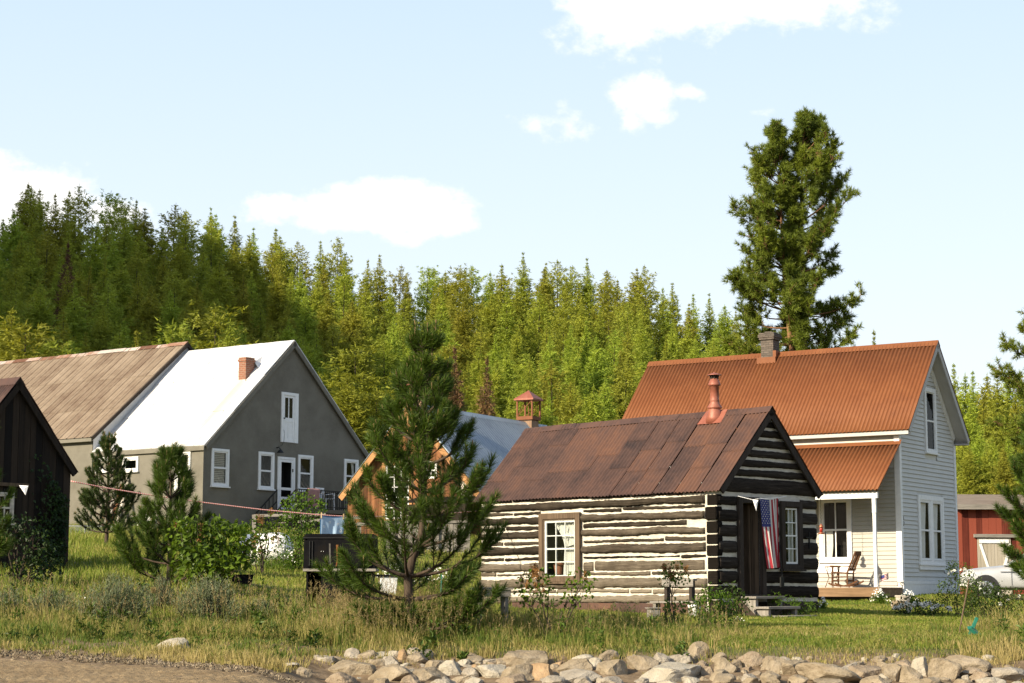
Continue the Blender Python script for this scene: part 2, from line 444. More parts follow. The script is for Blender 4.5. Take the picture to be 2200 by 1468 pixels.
def build_ground():
    k = NT('dry_meadow_soil'); v = k.coord()
    a = k.noise(v, .35, 6, .6); b = k.noise(v, 5, 6, .65)
    c = k.ramp(k.math('ADD', k.math('MULTIPLY', a, .6), k.math('MULTIPLY', b, .4)),
               [(.30, (.055, .060, .018)), (.50, (.105, .105, .035)), (.68, (.19, .155, .075))])
    sp = k.n('ShaderNodeSeparateXYZ'); k.l(k.coord(), sp.inputs[0])
    d = k.math('ADD', sp.outputs['Y'], k.math('MULTIPLY', k.math('SUBTRACT', k.noise(v, .9, 4), .5), 1.6))
    mr = k.n('ShaderNodeMapRange'); mr.inputs['From Min'].default_value = 25.6; mr.inputs['From Max'].default_value = 24.9; k.l(d, mr.inputs['Value'])
    soil = k.ramp(b, [(.3, (.10, .068, .038)), (.6, (.22, .16, .10)), (.8, (.32, .245, .165))])
    c = k.mix(mr.outputs[0], c, soil)
    k.end(k.bsdf(c, .95, 0, b, .6, .05, .1))
    rows = [-400, -120, -30, 0, 10, 15, 18] + list(np.geomspace(20, 70, 170)) + list(np.geomspace(71, 450, 110)) + [520, 700, 1000, 1600, 2600, 4000]
    us = [-9, -6, -4.5, -3.5] + list(np.linspace(-3, -.46, 60)) + list(np.linspace(-.42, .42, 150)) + [.5, .6, .8, 1, 1.5, 2.5, 4, 6, 9]
    Y, U = np.meshgrid(rows, us, indexing='ij')
    X = U * np.maximum(Y, 20)
    Z = ground_z(X.ravel(), Y.ravel()).reshape(X.shape)
    rz = rnd(3).normal(0, 1, X.shape) * .012
    Z = Z + rz
    V = np.stack([X, Y, Z], -1).reshape(-1, 3)
    nr, nu = X.shape
    i = (np.arange(nr - 1)[:, None] * nu + np.arange(nu - 1)[None]).ravel()
    F = np.stack([i, i + 1, i + nu + 1, i + nu], 1)
    o = link_mesh('ground', np_mesh('ground', V, [F], k.m, smooth=True))
    tag(o, 'dry grassy ground of the yards rising to the wooded hill', 'ground', kind='structure')
    # dirt road along the bottom left
    k = NT('road_dirt'); v = k.coord()
    a = k.noise(v, 1.1, 5, .6); b = k.noise(v, 16, 6, .7)
    f = k.math('ADD', k.math('MULTIPLY', a, .5), k.math('MULTIPLY', b, .5))
    c = k.ramp(f, [(.3, (.13, .088, .048)), (.5, (.25, .18, .10)), (.7, (.38, .29, .175))])
    k.end(k.bsdf(c, .95, 0, b, 1.0, .03, .1))
    us = np.linspace(-.34, .34, 520); ts = np.linspace(0, 1, 60)
    T, U = np.meshgrid(ts, us, indexing='ij')
    yb = np.interp(1100 + FPX * us, [-300, 0, 300, 500, 620, 720, 2500], [23.7, 23.5, 22.75, 21.5, 20.5, 19.0, 18.5])
    Y = 17.0 + (yb[None] - 17.0) * T; X = U * Y
    Z = ground_z(X.ravel(), Y.ravel()).reshape(X.shape)
    nzv = np.array([mnoise.noise((x * 5, y * 5, 0)) * .6 + mnoise.noise((x * 13, y * 13, 3)) * .7 for x, y in zip(X.ravel(), Y.ravel())]).reshape(X.shape)
    Z = Z + .022 + nzv * .034 * (1 - T ** 8) - .05 * T ** 12
    V = np.stack([X, Y, Z], -1).reshape(-1, 3)
    nr, nu = X.shape
    i = (np.arange(nr - 1)[:, None] * nu + np.arange(nu - 1)[None]).ravel()
    F = np.stack([i, i + 1, i + nu + 1, i + nu], 1)
    o = link_mesh('road', np_mesh('road', V, [F], k.m, smooth=True))
    tag(o, 'rutted brown dirt road in front of the yards', 'road', kind='structure')
build_ground()

# ------------------------------------------------------------------ building frames
class Frame:
    """local axes: x along the gable to the right, y along the ridge away, z up (world z)"""
    def __init__(s, X, Y, a): s.X, s.Y, s.a = X, Y, a; s.c, s.s = math.cos(a), math.sin(a)
    def loc(s, p): return (s.c*(p[0]-s.X)+s.s*(p[1]-s.Y), -s.s*(p[0]-s.X)+s.c*(p[1]-s.Y), p[2])
    def world(s, x, y, z=0): return (s.X+s.c*x-s.s*y, s.Y+s.s*x+s.c*y, z)
    def _hit(s, px, py, nx, ny, d):
        r = ray(px, py); A = nx*(s.c*r[0]+s.s*r[1]) + ny*(-s.s*r[0]+s.c*r[1])
        B = d + nx*(s.c*s.X+s.s*s.Y) + ny*(-s.s*s.X+s.c*s.Y)
        return s.loc(r * (B / A))
    def yplane(s, y, px, py): return s._hit(px, py, 0, 1, y)
    def xplane(s, x, px, py): return s._hit(px, py, 1, 0, x)
    def zplane(s, z, px, py):
        r = ray(px, py); return s.loc(r * (z / r[2]))

def corrugated(name, W, L, pitch, amp, mat, parent, origin, ax, down, normal, seed=0, sheets=None, seg=6, rows=3, tone_rng=.5, sag=0.0, thick=0.012):
    """roof slope. origin top corner, ax unit vector along the ridge (length W), down unit vector down slope (length L).
    sheets: (width, [row breaks]) gives separate overlapping sheets"""
    R = rnd(seed); ax, down, normal = map(np.array, (ax, down, normal)); origin = np.array(origin)
    VV, FF, TT = [], [], []; n0 = 0
    if sheets is None: cols = [(0, W)]
    else:
        w = sheets; nC = max(1, round(W / w)); e = np.linspace(0, W, nC + 1); cols = list(zip(e[:-1], e[1:]))
    for ci, (x0, x1) in enumerate(cols):
        if sheets is None: br = [0, L]
        else:
            b = [R.uniform(.24, .42), R.uniform(.58, .78)] if R.random() < .55 else [R.uniform(.35, .65)]
            br = [0] + [q * L for q in b] + [L + R.uniform(-.02, .035)]
        for ri in range(len(br) - 1):
            a0, a1 = br[ri], br[ri+1] + (.06 if ri < len(br) - 2 else 0)
            nseg = max(2, int(round((x1 - x0) / pitch * seg)))
            lap = -.005 if sheets else 0
            xs = np.linspace(x0 - lap, x1 + (lap if ci < len(cols)-1 else 0), nseg + 1); ys = np.linspace(a0, a1, rows + 1)
            lift = (.004 * (ci % 2) + .011 * (len(br) - 2 - ri) + R.uniform(0, .003)) if sheets else 0
            X_, Y_ = np.meshgrid(xs, ys, indexing='ij')
            ph = 2 * math.pi * X_ / pitch
            h = amp * np.sin(ph) + lift
            if sag: h = h - sag * np.sin(math.pi * X_ / W) * np.sin(math.pi * np.clip(Y_ / L, 0, 1))
            P = origin + X_[..., None]*ax + Y_[..., None]*down + h[..., None]*normal
            V = P.reshape(-1, 3); nx, ny = X_.shape
            i = (np.arange(nx-1)[:, None]*ny + np.arange(ny-1)[None]).ravel()
            F = np.stack([i, i+1, i+ny+1, i+ny], 1) + n0
            VV.append(V); FF.append(F); n0 += len(V)
            TT.append(np.full(len(V), .5 + R.uniform(-tone_rng, tone_rng)))
    me = np_mesh(name, np.concatenate(VV), FF, mat, smooth=True, tone=np.concatenate(TT))
    o = link_mesh(name, me, parent)
    if thick:
        md = o.modifiers.new('sheet', 'SOLIDIFY'); md.thickness = thick; md.offset = 0
    return o

def m_rust(name, cA, cB, cC, streak=.5, scale=1.0, metal=0.0, rough=.75, spec=.3):
    k = NT(name); v = k.coord()
    a = k.noise(v, 1.2*scale, 6, .65, .4); b = k.noise(v, 7*scale, 5, .6)
    t = k.attr()
    f = k.math('ADD', k.math('MULTIPLY', a, .7), k.math('ADD', k.math('MULTIPLY', b, .3), k.math('MULTIPLY', k.math('SUBTRACT', t, .5), streak)))
    col = k.ramp(f, [(.28, cA), (.5, cB), (.74, cC)])
    return k.end(k.bsdf(col, rough, metal, b, .25, .01, spec))

def window(parent, name, plane, a0, a1, z0, z1, off, frame_mat, cols=1, rows=2, fw=.10, fd=.05, bar=.025, sill=True, back='dark', sash=.045, depth=.12, curtain=None, side=-1, split=None):
    """a window in a wall. plane 'gable' (wall y=off, looking to -y) or 'left' (wall x=off, looking to -x).
    a0..a1 is the outside of the casing along the wall, z0..z1 its height."""
    def P(a, n, z): return (a, off - n, z) if plane == 'gable' else (off - n, a, z)
    w = MB()
    lo, hi = min(a0, a1), max(a0, a1)
    def bx(b, p, q, mi=0): b.box(P(*p), P(*q), mi)
    bx(w, (lo, -.02, z0), (lo+fw, fd, z1)); bx(w, (hi-fw, -.02, z0), (hi, fd, z1))
    bx(w, (lo+fw, -.02, z1-fw), (hi-fw, fd, z1)); bx(w, (lo+fw, -.02, z0), (hi-fw, fd, z0+fw*.7))
    fr = w.build(name, frame_mat, parent, bevel=.004)
    if sill:
        b = MB(); bx(b, (lo-.03, -.01, z0-.05), (hi+.03, fd+.05, z0-.002)); b.build('sill', frame_mat, fr)
    i0, i1, j0, j1 = lo+fw+.001, hi-fw-.001, z0+fw*.7+.001, z1-fw-.001
    b = MB(); d0, d1 = -.015, .02
    bx(b, (i0, d0, j0), (i0+sash, d1, j1)); bx(b, (i1-sash, d0, j0), (i1, d1, j1))
    bx(b, (i0+sash, d0, j0), (i1-sash, d1, j0+sash)); bx(b, (i0+sash, d0, j1-sash), (i1-sash, d1, j1))
    g0, g1, h0, h1 = i0+sash, i1-sash, j0+sash, j1-sash
    if rows > 1:
        for r in range(1, rows):
            zc = h0 + (h1-h0)*(split if split and rows == 2 else r/rows); t = bar*1.6 if (rows % 2 == 0 and r == rows//2) else bar
            bx(b, (g0, d0, zc-t/2), (g1, d1-.003, zc+t/2))
    for c in range(1, cols):
        ac = g0 + (g1-g0)*c/cols; bx(b, (ac-bar/2, d0, h0), (ac+bar/2, d1-.006, h1))
    b.build('sash', frame_mat, fr)
    g = MB(); g.add([P(g0, -.004, h0), P(g1, -.004, h0), P(g1, -.004, h1), P(g0, -.004, h1)], [(0, 1, 2, 3)])
    g.build('pane', M['glass'], fr)
    if curtain: curtain(fr, P, g0, g1, h0, h1)
    return fr
def recess(mb, plane, lo, hi, z0, z1, off, depth, mi=0):
    def P(a, n, z): return (a, off + n, z) if plane == 'gable' else (off + n, a, z)
    v = [P(lo, 0, z0), P(hi, 0, z0), P(hi, 0, z1), P(lo, 0, z1), P(lo, depth, z0), P(hi, depth, z0), P(hi, depth, z1), P(lo, depth, z1)]
    mb.add(v, [(4, 5, 6, 7), (0, 1, 5, 4), (1, 2, 6, 5), (2, 3, 7, 6), (3, 0, 4, 7)], mi)

def wall_with_holes(mb, plane, off, lo, hi, top, bottom, holes, mi=0, tone=.5, n=None):
    """flat wall from lo to hi; top(a)->z; rectangular holes (a0,a1,z0,z1) cut by splitting into columns"""
    es = {lo, hi}
    for h in holes: es |= {h[0], h[1]}
    es = sorted(es)
    def P(a, z): return (a, off, z) if plane == 'gable' else (off, a, z)
    if plane == 'gable' and lo < 0 < hi and 0.0 not in es: es = sorted(es + [0.0])
    for a0, a1 in zip(es[:-1], es[1:]):
        hs = sorted([(h[2], h[3]) for h in holes if h[0] <= a0 + 1e-6 and h[1] >= a1 - 1e-6])
        z = bottom
        for (h0, h1) in hs:
            if h0 > z + 1e-4: mb.add([P(a0, z), P(a1, z), P(a1, h0), P(a0, h0)], [(0, 1, 2, 3)], mi, tone)
            z = h1
        mb.add([P(a0, z), P(a1, z), P(a1, top(a1)), P(a0, top(a0))], [(0, 1, 2, 3)], mi, tone)
# ------------------------------------------------------------------ building materials
def m_stucco():
    k = NT('grey_stucco'); v = k.coord()
    a = k.noise(v, .7, 8, .68); b = k.noise(v, 22, 4, .6)
    col = k.ramp(a, [(.3, (.132, .122, .098)), (.55, (.180, .168, .137)), (.8, (.205, .19, .157))])
    return k.end(k.bsdf(col, .95, 0, b, .5, .02, .1))
M['stucco'] = m_stucco()
def m_white_roof():
    k = NT('white_roof_metal'); v = k.coord(); sp = k.n('ShaderNodeSeparateXYZ'); k.l(v, sp.inputs[0])
    a = k.noise(v, .7, 6, .6); st = k.noise(k.coord((.35, 6, .35)), 1.6, 5, .6)
    f = k.math('ADD', k.math('MULTIPLY', a, .6), k.math('ADD', k.math('MULTIPLY', st, .4), k.math('MULTIPLY', k.math('SUBTRACT', k.attr(), .5), .3)))
    col = k.ramp(f, [(.3, (.50, .49, .47)), (.5, (.59, .59, .585)), (.75, (.64, .64, .64))])
    # soot and rust water that has run down below the chimney
    w = k.math('SUBTRACT', 1.0, k.math('MULTIPLY', k.math('ABSOLUTE', k.math('SUBTRACT', sp.outputs['Y'], .95)), 2.0), True)
    lo = k.math('GREATER_THAN', -1.9, sp.outputs['X'])
    m = k.math('MULTIPLY', k.math('MULTIPLY', w, lo), k.math('MULTIPLY', st, 1.1), True)
    col = k.mix(m, col, (.36, .31, .24))
    return k.end(k.bsdf(col, .5, 0, st, .1, .01, .3))
M['white_metal'] = m_white_roof()
M['tan_metal'] = m_rust('tan_roof_metal', (.12, .078, .05), (.205, .155, .107), (.28, .22, .16), .2, .8, 0, .65)
M['ridge_rust'] = m_rust('rusty_ridge_cap', (.12, .055, .03), (.26, .14, .09), (.42, .36, .32), .9, 2, 0, .7)
M['cabin_rust'] = m_rust('brown_rust_sheet', (.034, .022, .020), (.084, .046, .035), (.135, .064, .038), .24, 1.1, .1, .62)
M['orange_rust'] = m_rust('orange_rust_sheet', (.135, .044, .015), (.178, .061, .020), (.215, .080, .028), .2, .7, .1, .6)
M['blue_metal'] = m_rust('blue_grey_metal', (.19, .225, .255), (.29, .335, .37), (.36, .405, .43), .2, .6, .35, .4)
def m_brick(name, cols, mortar, sc=(.21, .075), axis='x'):
    k = NT(name)
    tc = k.n('ShaderNodeTexCoord'); sp = k.n('ShaderNodeSeparateXYZ'); k.l(tc.outputs['Object'], sp.inputs[0])
    cb = k.n('ShaderNodeCombineXYZ'); k.l(k.math('ADD', sp.outputs['X'], sp.outputs['Y']), cb.inputs[0]); k.l(sp.outputs['Z'], cb.inputs[1])
    br = k.n('ShaderNodeTexBrick'); k.l(cb.outputs[0], br.inputs['Vector'])
    br.inputs['Scale'].default_value = 1; br.inputs['Brick Width'].default_value = sc[0]; br.inputs['Row Height'].default_value = sc[1]
    br.inputs['Mortar Size'].default_value = .01; br.inputs['Color1'].default_value = (*cols[0], 1); br.inputs['Color2'].default_value = (*cols[1], 1); br.inputs['Mortar'].default_value = (*mortar, 1)
    n = k.noise(k.coord(), 6, 5, .65)
    col = k.mix(k.math('MULTIPLY', n, .75), br.outputs['Color'], cols[2], 'MIX')
    return k.end(k.bsdf(col, .9, 0, k.math('SUBTRACT', n, br.outputs['Fac']), .6, .015, .15))
M['red_brick'] = m_brick('red_brick', ((.27, .085, .045), (.20, .06, .035), (.26, .15, .10)), (.30, .25, .20))
M['grey_brick'] = m_brick('sooty_brick', ((.22, .18, .15), (.13, .11, .09), (.04, .034, .03)), (.10, .088, .075))
M['siding'] = m_plain('white_clapboard', (.55, .55, .52), .6, .05, 3, 0, .08)
M['siding_sunlit'] = m_plain('sunlit_tone_clapboard', (.40, .385, .335), .6, .06, 3, 0, .08)  # same white boards, with the warm sunlit tone of this side put into the colour
M['soffit'] = m_plain('white_soffit', (.43, .42, .40), .6, .05, 3)
def m_chink():
    k = NT('white_chinking'); v = k.coord(); a = k.noise(v, 2.2, 7, .7); b = k.noise(k.coord((1, 1, 3)), 9, 5, .65)
    col = k.ramp(k.math('ADD', k.math('MULTIPLY', a, .6), k.math('MULTIPLY', b, .4)), [(.30, (.30, .25, .19)), (.42, (.50, .46, .385)), (.60, (.64, .60, .51)), (.8, (.68, .65, .57))])
    return k.end(k.bsdf(col, .95, 0, b, .6, .02, .1))
M['chink'] = m_chink()
def m_log():
    k = NT('weathered_log')
    a = k.noise(k.coord((9, .55, 16)), 2.2, 7, .75, 1.0); b = k.noise(k.coord(), 2.4, 5, .65); t = k.attr()
    f = k.math('ADD', k.math('MULTIPLY', a, .7), k.math('ADD', k.math('MULTIPLY', b, .3), k.math('MULTIPLY', k.math('SUBTRACT', t, .5), .5)))
    col = k.ramp(f, [(.36, (.009, .007, .0055)), (.50, (.034, .027, .0195)), (.64, (.085, .068, .050)), (.95, (.26, .22, .165))])
    return k.end(k.bsdf(col, .95, 0, a, .9, .03, .1))
M['log'] = m_log()
def m_log_g():  # gable logs, the shade on that wall darkened into their colour
    k = NT('shade_toned_log')
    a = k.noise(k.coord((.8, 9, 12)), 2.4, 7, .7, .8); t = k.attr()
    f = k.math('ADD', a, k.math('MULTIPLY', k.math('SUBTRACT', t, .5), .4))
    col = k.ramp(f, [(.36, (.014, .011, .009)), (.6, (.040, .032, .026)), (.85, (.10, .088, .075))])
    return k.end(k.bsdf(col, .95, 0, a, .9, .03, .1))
M['log_shaded'] = m_log_g()
M['trim_brown'] = m_wood('brown_old_trim', (.045, .030, .019), (.165, .115, .075), 'z', 2)
M['trim_dark'] = m_wood('dark_old_trim', (.018, .014, .011), (.06, .047, .038), 'z', 2)
M['black_boards'] = m_wood('blackened_boards', (.007, .0055, .0045), (.034, .024, .016), 'z', 1.2, tone=.6)
M['orange_boards'] = m_wood('orange_brown_boards', (.07, .028, .013), (.24, .105, .045), 'z', 1.2, tone=.6)
M['bargeboard'] = m_plain('golden_bargeboard', (.36, .18, .065), .6, .15, 4)
M['red_boards'] = m_wood('faded_red_boards', (.10, .02, .012), (.25, .06, .035), 'z', 1.0, tone=.7)
M['beige_door'] = m_wood('beige_door_boards', (.32, .28, .21), (.44, .39, .31), 'z', 1.0, tone=.2)
M['copper'] = m_rust('red_painted_flue', (.20, .065, .04), (.28, .095, .06), (.36, .155, .11), .3, 2, .15, .5)
M['bandage'] = m_plain('pale_flashing', (.62, .36, .28), .6, .3, 5)

def gable_top(zr, hs, ze, under=.06):
    sl = (zr - ze) / hs
    return lambda x: zr - abs(x) * sl - under

def curtain_mesh(parent, P, edges, depth, name='curtain'):
    """edges: list of (z, a_left, a_right) from the top down"""
    n = 28; V = []; F = []
    for j, (z, a, b) in enumerate(edges):
        for i in range(n + 1):
            t = i / n; V.append(P(a + (b - a) * t, -depth + .018 * math.sin(t * 38 + j * .3), z))
    for j in range(len(edges) - 1):
        for i in range(n):
            p = j * (n + 1) + i; F.append((p, p + 1, p + n + 2, p + n + 1))
    return link_mesh(name, np_mesh(name, V, [np.array(F)], M['curtain'], smooth=True), parent)
def lace_pair(w=.42):
    def f(fr, P, g0, g1, h0, h1):
        W_ = g1 - g0
        for s in (0, 1):
            e = []
            for z in np.linspace(h1, h0, 8):
                t = (h1 - z) / (h1 - h0); cw = W_ * (w - .12 * math.sin(t * math.pi))
                e.append((z, g0, g0 + cw) if s == 0 else (z, g1 - cw, g1))
            curtain_mesh(fr, P, e, .10)
    return f
def blinds(fr, P, g0, g1, h0, h1):
    b = MB(); n = int((h1 - h0) / .065)
    for i in range(n):
        z = h0 + (i + .5) * (h1 - h0) / n
        b.add([P(g0, -.05, z + .02), P(g1, -.05, z + .02), P(g1, -.075, z - .03), P(g0, -.075, z - .03)], [(0, 1, 2, 3)])
    b.build('blind', M['blind'], fr)

# ------------------------------------------------------------------ grey stucco house (far left)
G = Frame(-8.515, 73, .956)
def grey_house():
    zb = 2.0; zr, hs, ze, w, o, L = 9.777, 4.835, 5.389, 4.76, .12, 7.2
    t = thing('stucco_house', 'grey stucco house with a white metal roof and white trimmed windows', 'house', G.world(0, 0, zb), G.a)
    def Z(z): return z - zb
    top = gable_top(zr, hs, ze)
    wm = MB()
    gw = [(-4.361, -3.435, 3.926, 5.294, blinds), (-1.826, -.956, 3.932, 5.328, None), (.427, 1.307, 3.959, 5.337, None), (3.201, 4.068, 4.023, 5.333, lace_pair(.3))]
    door = (-.75, .234, 3.137, 5.196); hatch = (-.598, .363, 5.77, 7.717)
    holes = [(a+.09, b-.09, Z(z0)+.06, Z(z1)-.09) for a, b, z0, z1, _ in gw] + [(door[0]+.09, door[1]-.09, Z(3.1), Z(door[3])-.09)]
    wall_with_holes(wm, 'gable', o, -w, w, lambda x: Z(top(x)), -1.2, holes)
    lw = [(3.495, 4.347, 4.554, 5.10, 1, 1), (.75, 1.55, 3.631, 5.2, 1, 2)]
    lholes = [(a+.08, b-.08, Z(z0)+.05, Z(z1)-.08) for a, b, z0, z1, c, r in lw]
    base = (2.45, 3.45, 2.30, 2.80)
    lholes.append((base[0]+.08, base[1]-.08, Z(base[2])+.05, Z(base[3])-.08))
    wall_with_holes(wm, 'left', -w, o, L, lambda y: Z(top(w)), -1.6, lholes)
    wm.add([(w, o, -1.2), (w, L, -1.2), (w, L, Z(top(w))), (w, o, Z(top(w)))], [(0, 1, 2, 3)])
    wm.build('wall', M['stucco'], t)
    rc = MB()
    for h in holes: rc = MB(); recess(rc, 'gable', *h, o, .45); rc.build('interior', M['interior'], t)
    for h in lholes: rc = MB(); recess(rc, 'left', *h, -w, .45); rc.build('interior', M['interior'], t)
    sl = math.atan2(zr - ze, hs); c_, s_ = math.cos(sl), math.sin(sl)
    Ls = hs / c_
    # white standing sheet roof: flat panels with low seams
    for side in (-1, 1):
        r = MB()
        dn = Vector((side * c_, 0, -s_)); nr = Vector((side * s_, 0, c_)); O = Vector((0, 0, Z(zr)))
        npan = 11
        for i in range(npan):
            y0, y1 = 6.0 * i / npan, 6.0 * (i + 1) / npan
            if i == npan - 1: y1 = 6.0
            for j, (a, b) in enumerate(((0, .34), (.34, .68), (.68, 1))):
                a *= Ls; b *= Ls
                p0 = O + dn * a; p1 = O + dn * (b + (.03 if j < 2 else .04))
                lift = .012 * (2 - j) + .004 * (i % 2)
                r.hexa([p0+Vector((0, y0, 0))+nr*(lift-.03), p1+Vector((0, y0, 0))+nr*(lift-.03), p1+Vector((0, y1-.014, 0))+nr*(lift-.03), p0+Vector((0, y1-.014, 0))+nr*(lift-.03),
                        p0+Vector((0, y0, 0))+nr*(lift+.004), p1+Vector((0, y0, 0))+nr*(lift+.012), p1+Vector((0, y1-.014, 0))+nr*(lift+.012), p0+Vector((0, y1-.014, 0))+nr*(lift+.004)], 0, .5 + .35*math.sin(i*2.7+j*1.9))
        r.build('roof', M['white_metal'], t)
    f = MB()
    for side in (-1, 1):   # rake boards and soffits in stucco grey
        dn = Vector((side * c_, 0, -s_)); nr = Vector((side * s_, 0, c_)); O = Vector((0, 0, Z(zr)))
        a, b = O - nr * .035, O + dn * Ls - nr * .035
        f.hexa([a+Vector((0, -.03, 0))-nr*.17, b+Vector((0, -.03, 0))-nr*.17, b+Vector((0, .02, 0))-nr*.17, a+Vector((0, .02, 0))-nr*.17,
                a+Vector((0, -.03, 0)), b+Vector((0, -.03, 0)), b+Vector((0, .02, 0)), a+Vector((0, .02, 0))])
    f.box((-hs-.02, .021, Z(ze)-.20), (-hs+.03, 5.95, Z(ze)-.045))
    f.box((-hs+.031, .125, Z(ze)-.20), (-w-.002, 5.95, Z(ze)-.16))
    f.build('rake_board', M['stucco'], t)
    for a, b, z0, z1, cur in gw:
        window(t, 'window', 'gable', a, b, Z(z0)-.02, Z(z1), o, M['white_paint'], 1, 2, .10, .05, .04, True, curtain=cur)
    for a, b, z0, z1, c, r in lw:
        window(t, 'window', 'left', a, b, Z(z0), Z(z1), -w, M['white_paint'], c, r, .09, .05, .04, True, curtain=blinds if r == 2 else None)
    window(t, 'window', 'left', base[0], base[1], Z(base[2]), Z(base[3]), -w, M['white_paint'], 2, 1, .09, .05, .03, True)
    # second small window half hidden by the pine
    window(t, 'window', 'left', 5.0, 5.75, Z(4.6), Z(5.15), -w, M['white_paint'], 1, 1, .09, .05, .03, True)
    # screen door
    d = MB(); a, b, z0, z1 = door
    d.box((a, o-.05, Z(z0)), (a+.09, o+.02, Z(z1))); d.box((b-.09, o-.05, Z(z0)), (b, o+.02, Z(z1))); d.box((a+.091, o-.05, Z(z1)-.09), (b-.091, o+.02, Z(z1)))
    df = d.build('door_frame', M['white_paint'], t)
    d = MB(); a += .10; b -= .10; z1 -= .10
    d.box((a, o-.045, Z(z0)+.02), (a+.09, o-.005, Z(z1))); d.box((b-.09, o-.045, Z(z0)+.02), (b, o-.005, Z(z1)))
    for q in (z0+.02, z0+.42, z0+.78, z1-.10): d.box((a+.091, o-.042, Z(q)), (b-.091, o-.008, Z(q)+.10))
    dr = d.build('screen_door', M['white_paint'], t)
    d = MB(); d.box((b-.07, o-.07, Z(z0)+1.5), (b-.03, o-.046, Z(z0)+1.62)); d.build('door_handle', M['black_iron'], dr)
    # loft hatch door
    a, b, z0, z1 = hatch; d = MB(); fw = .10
    d.box((a, o-.06, Z(z0)), (a+fw, o-.002, Z(z1))); d.box((b-fw-.10, o-.06, Z(z0)), (b, o-.002, Z(z1))); d.box((a+fw+.001, o-.06, Z(z1)-.11), (b-fw-.101, o-.002, Z(z1)))
    d.build('hatch_frame', M['white_paint'], t)
    d = MB(); a += fw+.004; b -= fw+.104; zt = z1-.115
    d.box((a, o-.03, Z(z0)+.01), (b, o-.004, Z(z0)+.16)); d.box((a, o-.031, Z(z0)+.161), (a+.10, o-.004, Z(zt))); d.box((b-.10, o-.031, Z(z0)+.161), (b, o-.004, Z(zt)))
    mid = z0 + .80
    d.box((a+.101, o-.03, Z(mid)), (b-.101, o-.004, Z(mid)+.16)); d.box((a+.101, o-.03, Z(zt)-.09), (b-.101, o-.004, Z(zt)))
    cx = (a+b)/2
    d.box((cx-.02, o-.029, Z(mid)+.161), (cx+.02, o-.006, Z(zt)-.091)); d.box((a+.101, o-.012, Z(z0)+.161), (b-.101, o-.005, Z(mid)-.001))
    d.box((cx-.03, o-.03, Z(z0)+.161), (cx+.03, o-.0125, Z(mid)-.001))
    hd = d.build('hatch_door', M['white_paint'], t)
    d = MB(); d.add([(a+.1, o-.009, Z(mid)+.16), (b-.1, o-.009, Z(mid)+.16), (b-.1, o-.009, Z(zt)-.09), (a+.1, o-.009, Z(zt)-.09)], [(0, 1, 2, 3)])
    k = NT('dark_pane'); k.end(k.bsdf((.012, .013, .012), .08, spec=.5)); M['dark_pane'] = k.m
    d.build('pane', k.m, hd)
    d = MB(); d.lathe([(.02, 0), (.035, .02), (.03, .05)], (a+.05, o-.06, Z(mid)+.1), 10); d.build('knob', M['black_iron'], hd)
    # bare lamp under the hatch
    l = G.yplane(o, 594, 968); d = MB()
    d.tube([(l[0], o, Z(l[2])+.1), (l[0], o-.12, Z(l[2])+.12), (l[0], o-.2, Z(l[2])+.04)], .022, 6)
    d.lathe([(.02, .1), (.06, .06), (.14, -.04), (.13, -.05)], (l[0], o-.2, Z(l[2])-.05), 12)
    d.build('wall_lamp', M['black_iron'], t)
    d = MB(); d.tube([(l[0]+.05, o-.004, Z(l[2])+.12), (l[0]+.3, o-.006, Z(l[2])+.22), (hatch[0]+.15, o-.045, Z(5.78)), (hatch[0]+.2, o-.045, Z(6.1)), (hatch[0]+.14, o-.045, Z(6.25))], .006, 4); d.build('cable', M['black_iron'], t)
    # deck, railing and stair in front of the door
    k0 = o - 1.45
    d = MB(); d.box((-.85, k0, Z(3.02)), (2.15, o-.002, Z(3.16)))
    for x in (-.7, .9, 2.0): d.box((x-.06, k0+.1, -1.0), (x+.06, k0+.22, Z(3.019)))
    for i in range(5): d.box((-.851-.27*(i+1), k0+.1, Z(2.98-.2*i)), (-.853-.27*i, o-.35, Z(3.02-.2*i)))
    d.build('deck', M['stucco'], t)
    d = MB(); x0, x1, zt = -1.13+.0, 2.06, 3.88
    d.bar((x0, k0+.06, Z(zt)), (x1, k0+.06, Z(zt)), .04, .04); d.bar((x0, k0+.06, Z(3.26)), (x1, k0+.06, Z(3.26)), .03, .03)
    d.bar((x1, k0+.06, Z(zt)), (x1, o, Z(zt)), .04, .04); d.bar((x1, k0+.06, Z(3.26)), (x1, o, Z(3.26)), .03, .03)
    for i in range(27):
        x = x0 + (x1-x0)*i/26; d.bar((x, k0+.06, Z(3.16)), (x, k0+.06, Z(zt)), .022 if i % 13 else .045, .022, up=(1, 0, 0))
    for i in range(1, 9): y = k0+.06+(o-k0-.06)*i/9; d.bar((x1, y, Z(3.26)), (x1, y, Z(zt)), .02, .02, up=(1, 0, 0))
    for yy in (k0+.12, o-.36):
        d.bar((x0, yy, Z(zt)), (x0-1.3, yy, Z(zt)-1.05), .04, .04); d.bar((x0, yy, Z(3.45)), (x0-1.3, yy, Z(2.4)), .03, .03)
        for i in range(7): x = x0-1.3*i/6; d.bar((x, yy, Z(3.0-.16*i)), (x, yy, Z(zt-1.05*i/6)), .022, .022, up=(1, 0, 0))
    d.build('railing', M['black_iron'], t)
    # brick chimney with its saddle
    cy = .86; q = [(-2.2, 1.24, 8.08), (-2.2, .45, 8.26)]
    d = MB(); zc = 9.0
    d.box((-1.88, .80, Z(7.6)), (-1.40, 1.18, Z(zc)-.16)); d.box((-1.91, .77, Z(zc)-.159), (-1.37, 1.21, Z(zc)-.08)); d.box((-1.885, .795, Z(zc)-.079), (-1.395, 1.185, Z(zc)))
    d.box((-1.75, .9, Z(zc)+.001), (-1.55, 1.08, Z(zc)+.02))
    d.build('chimney', M['red_brick'], t)
    d = MB()
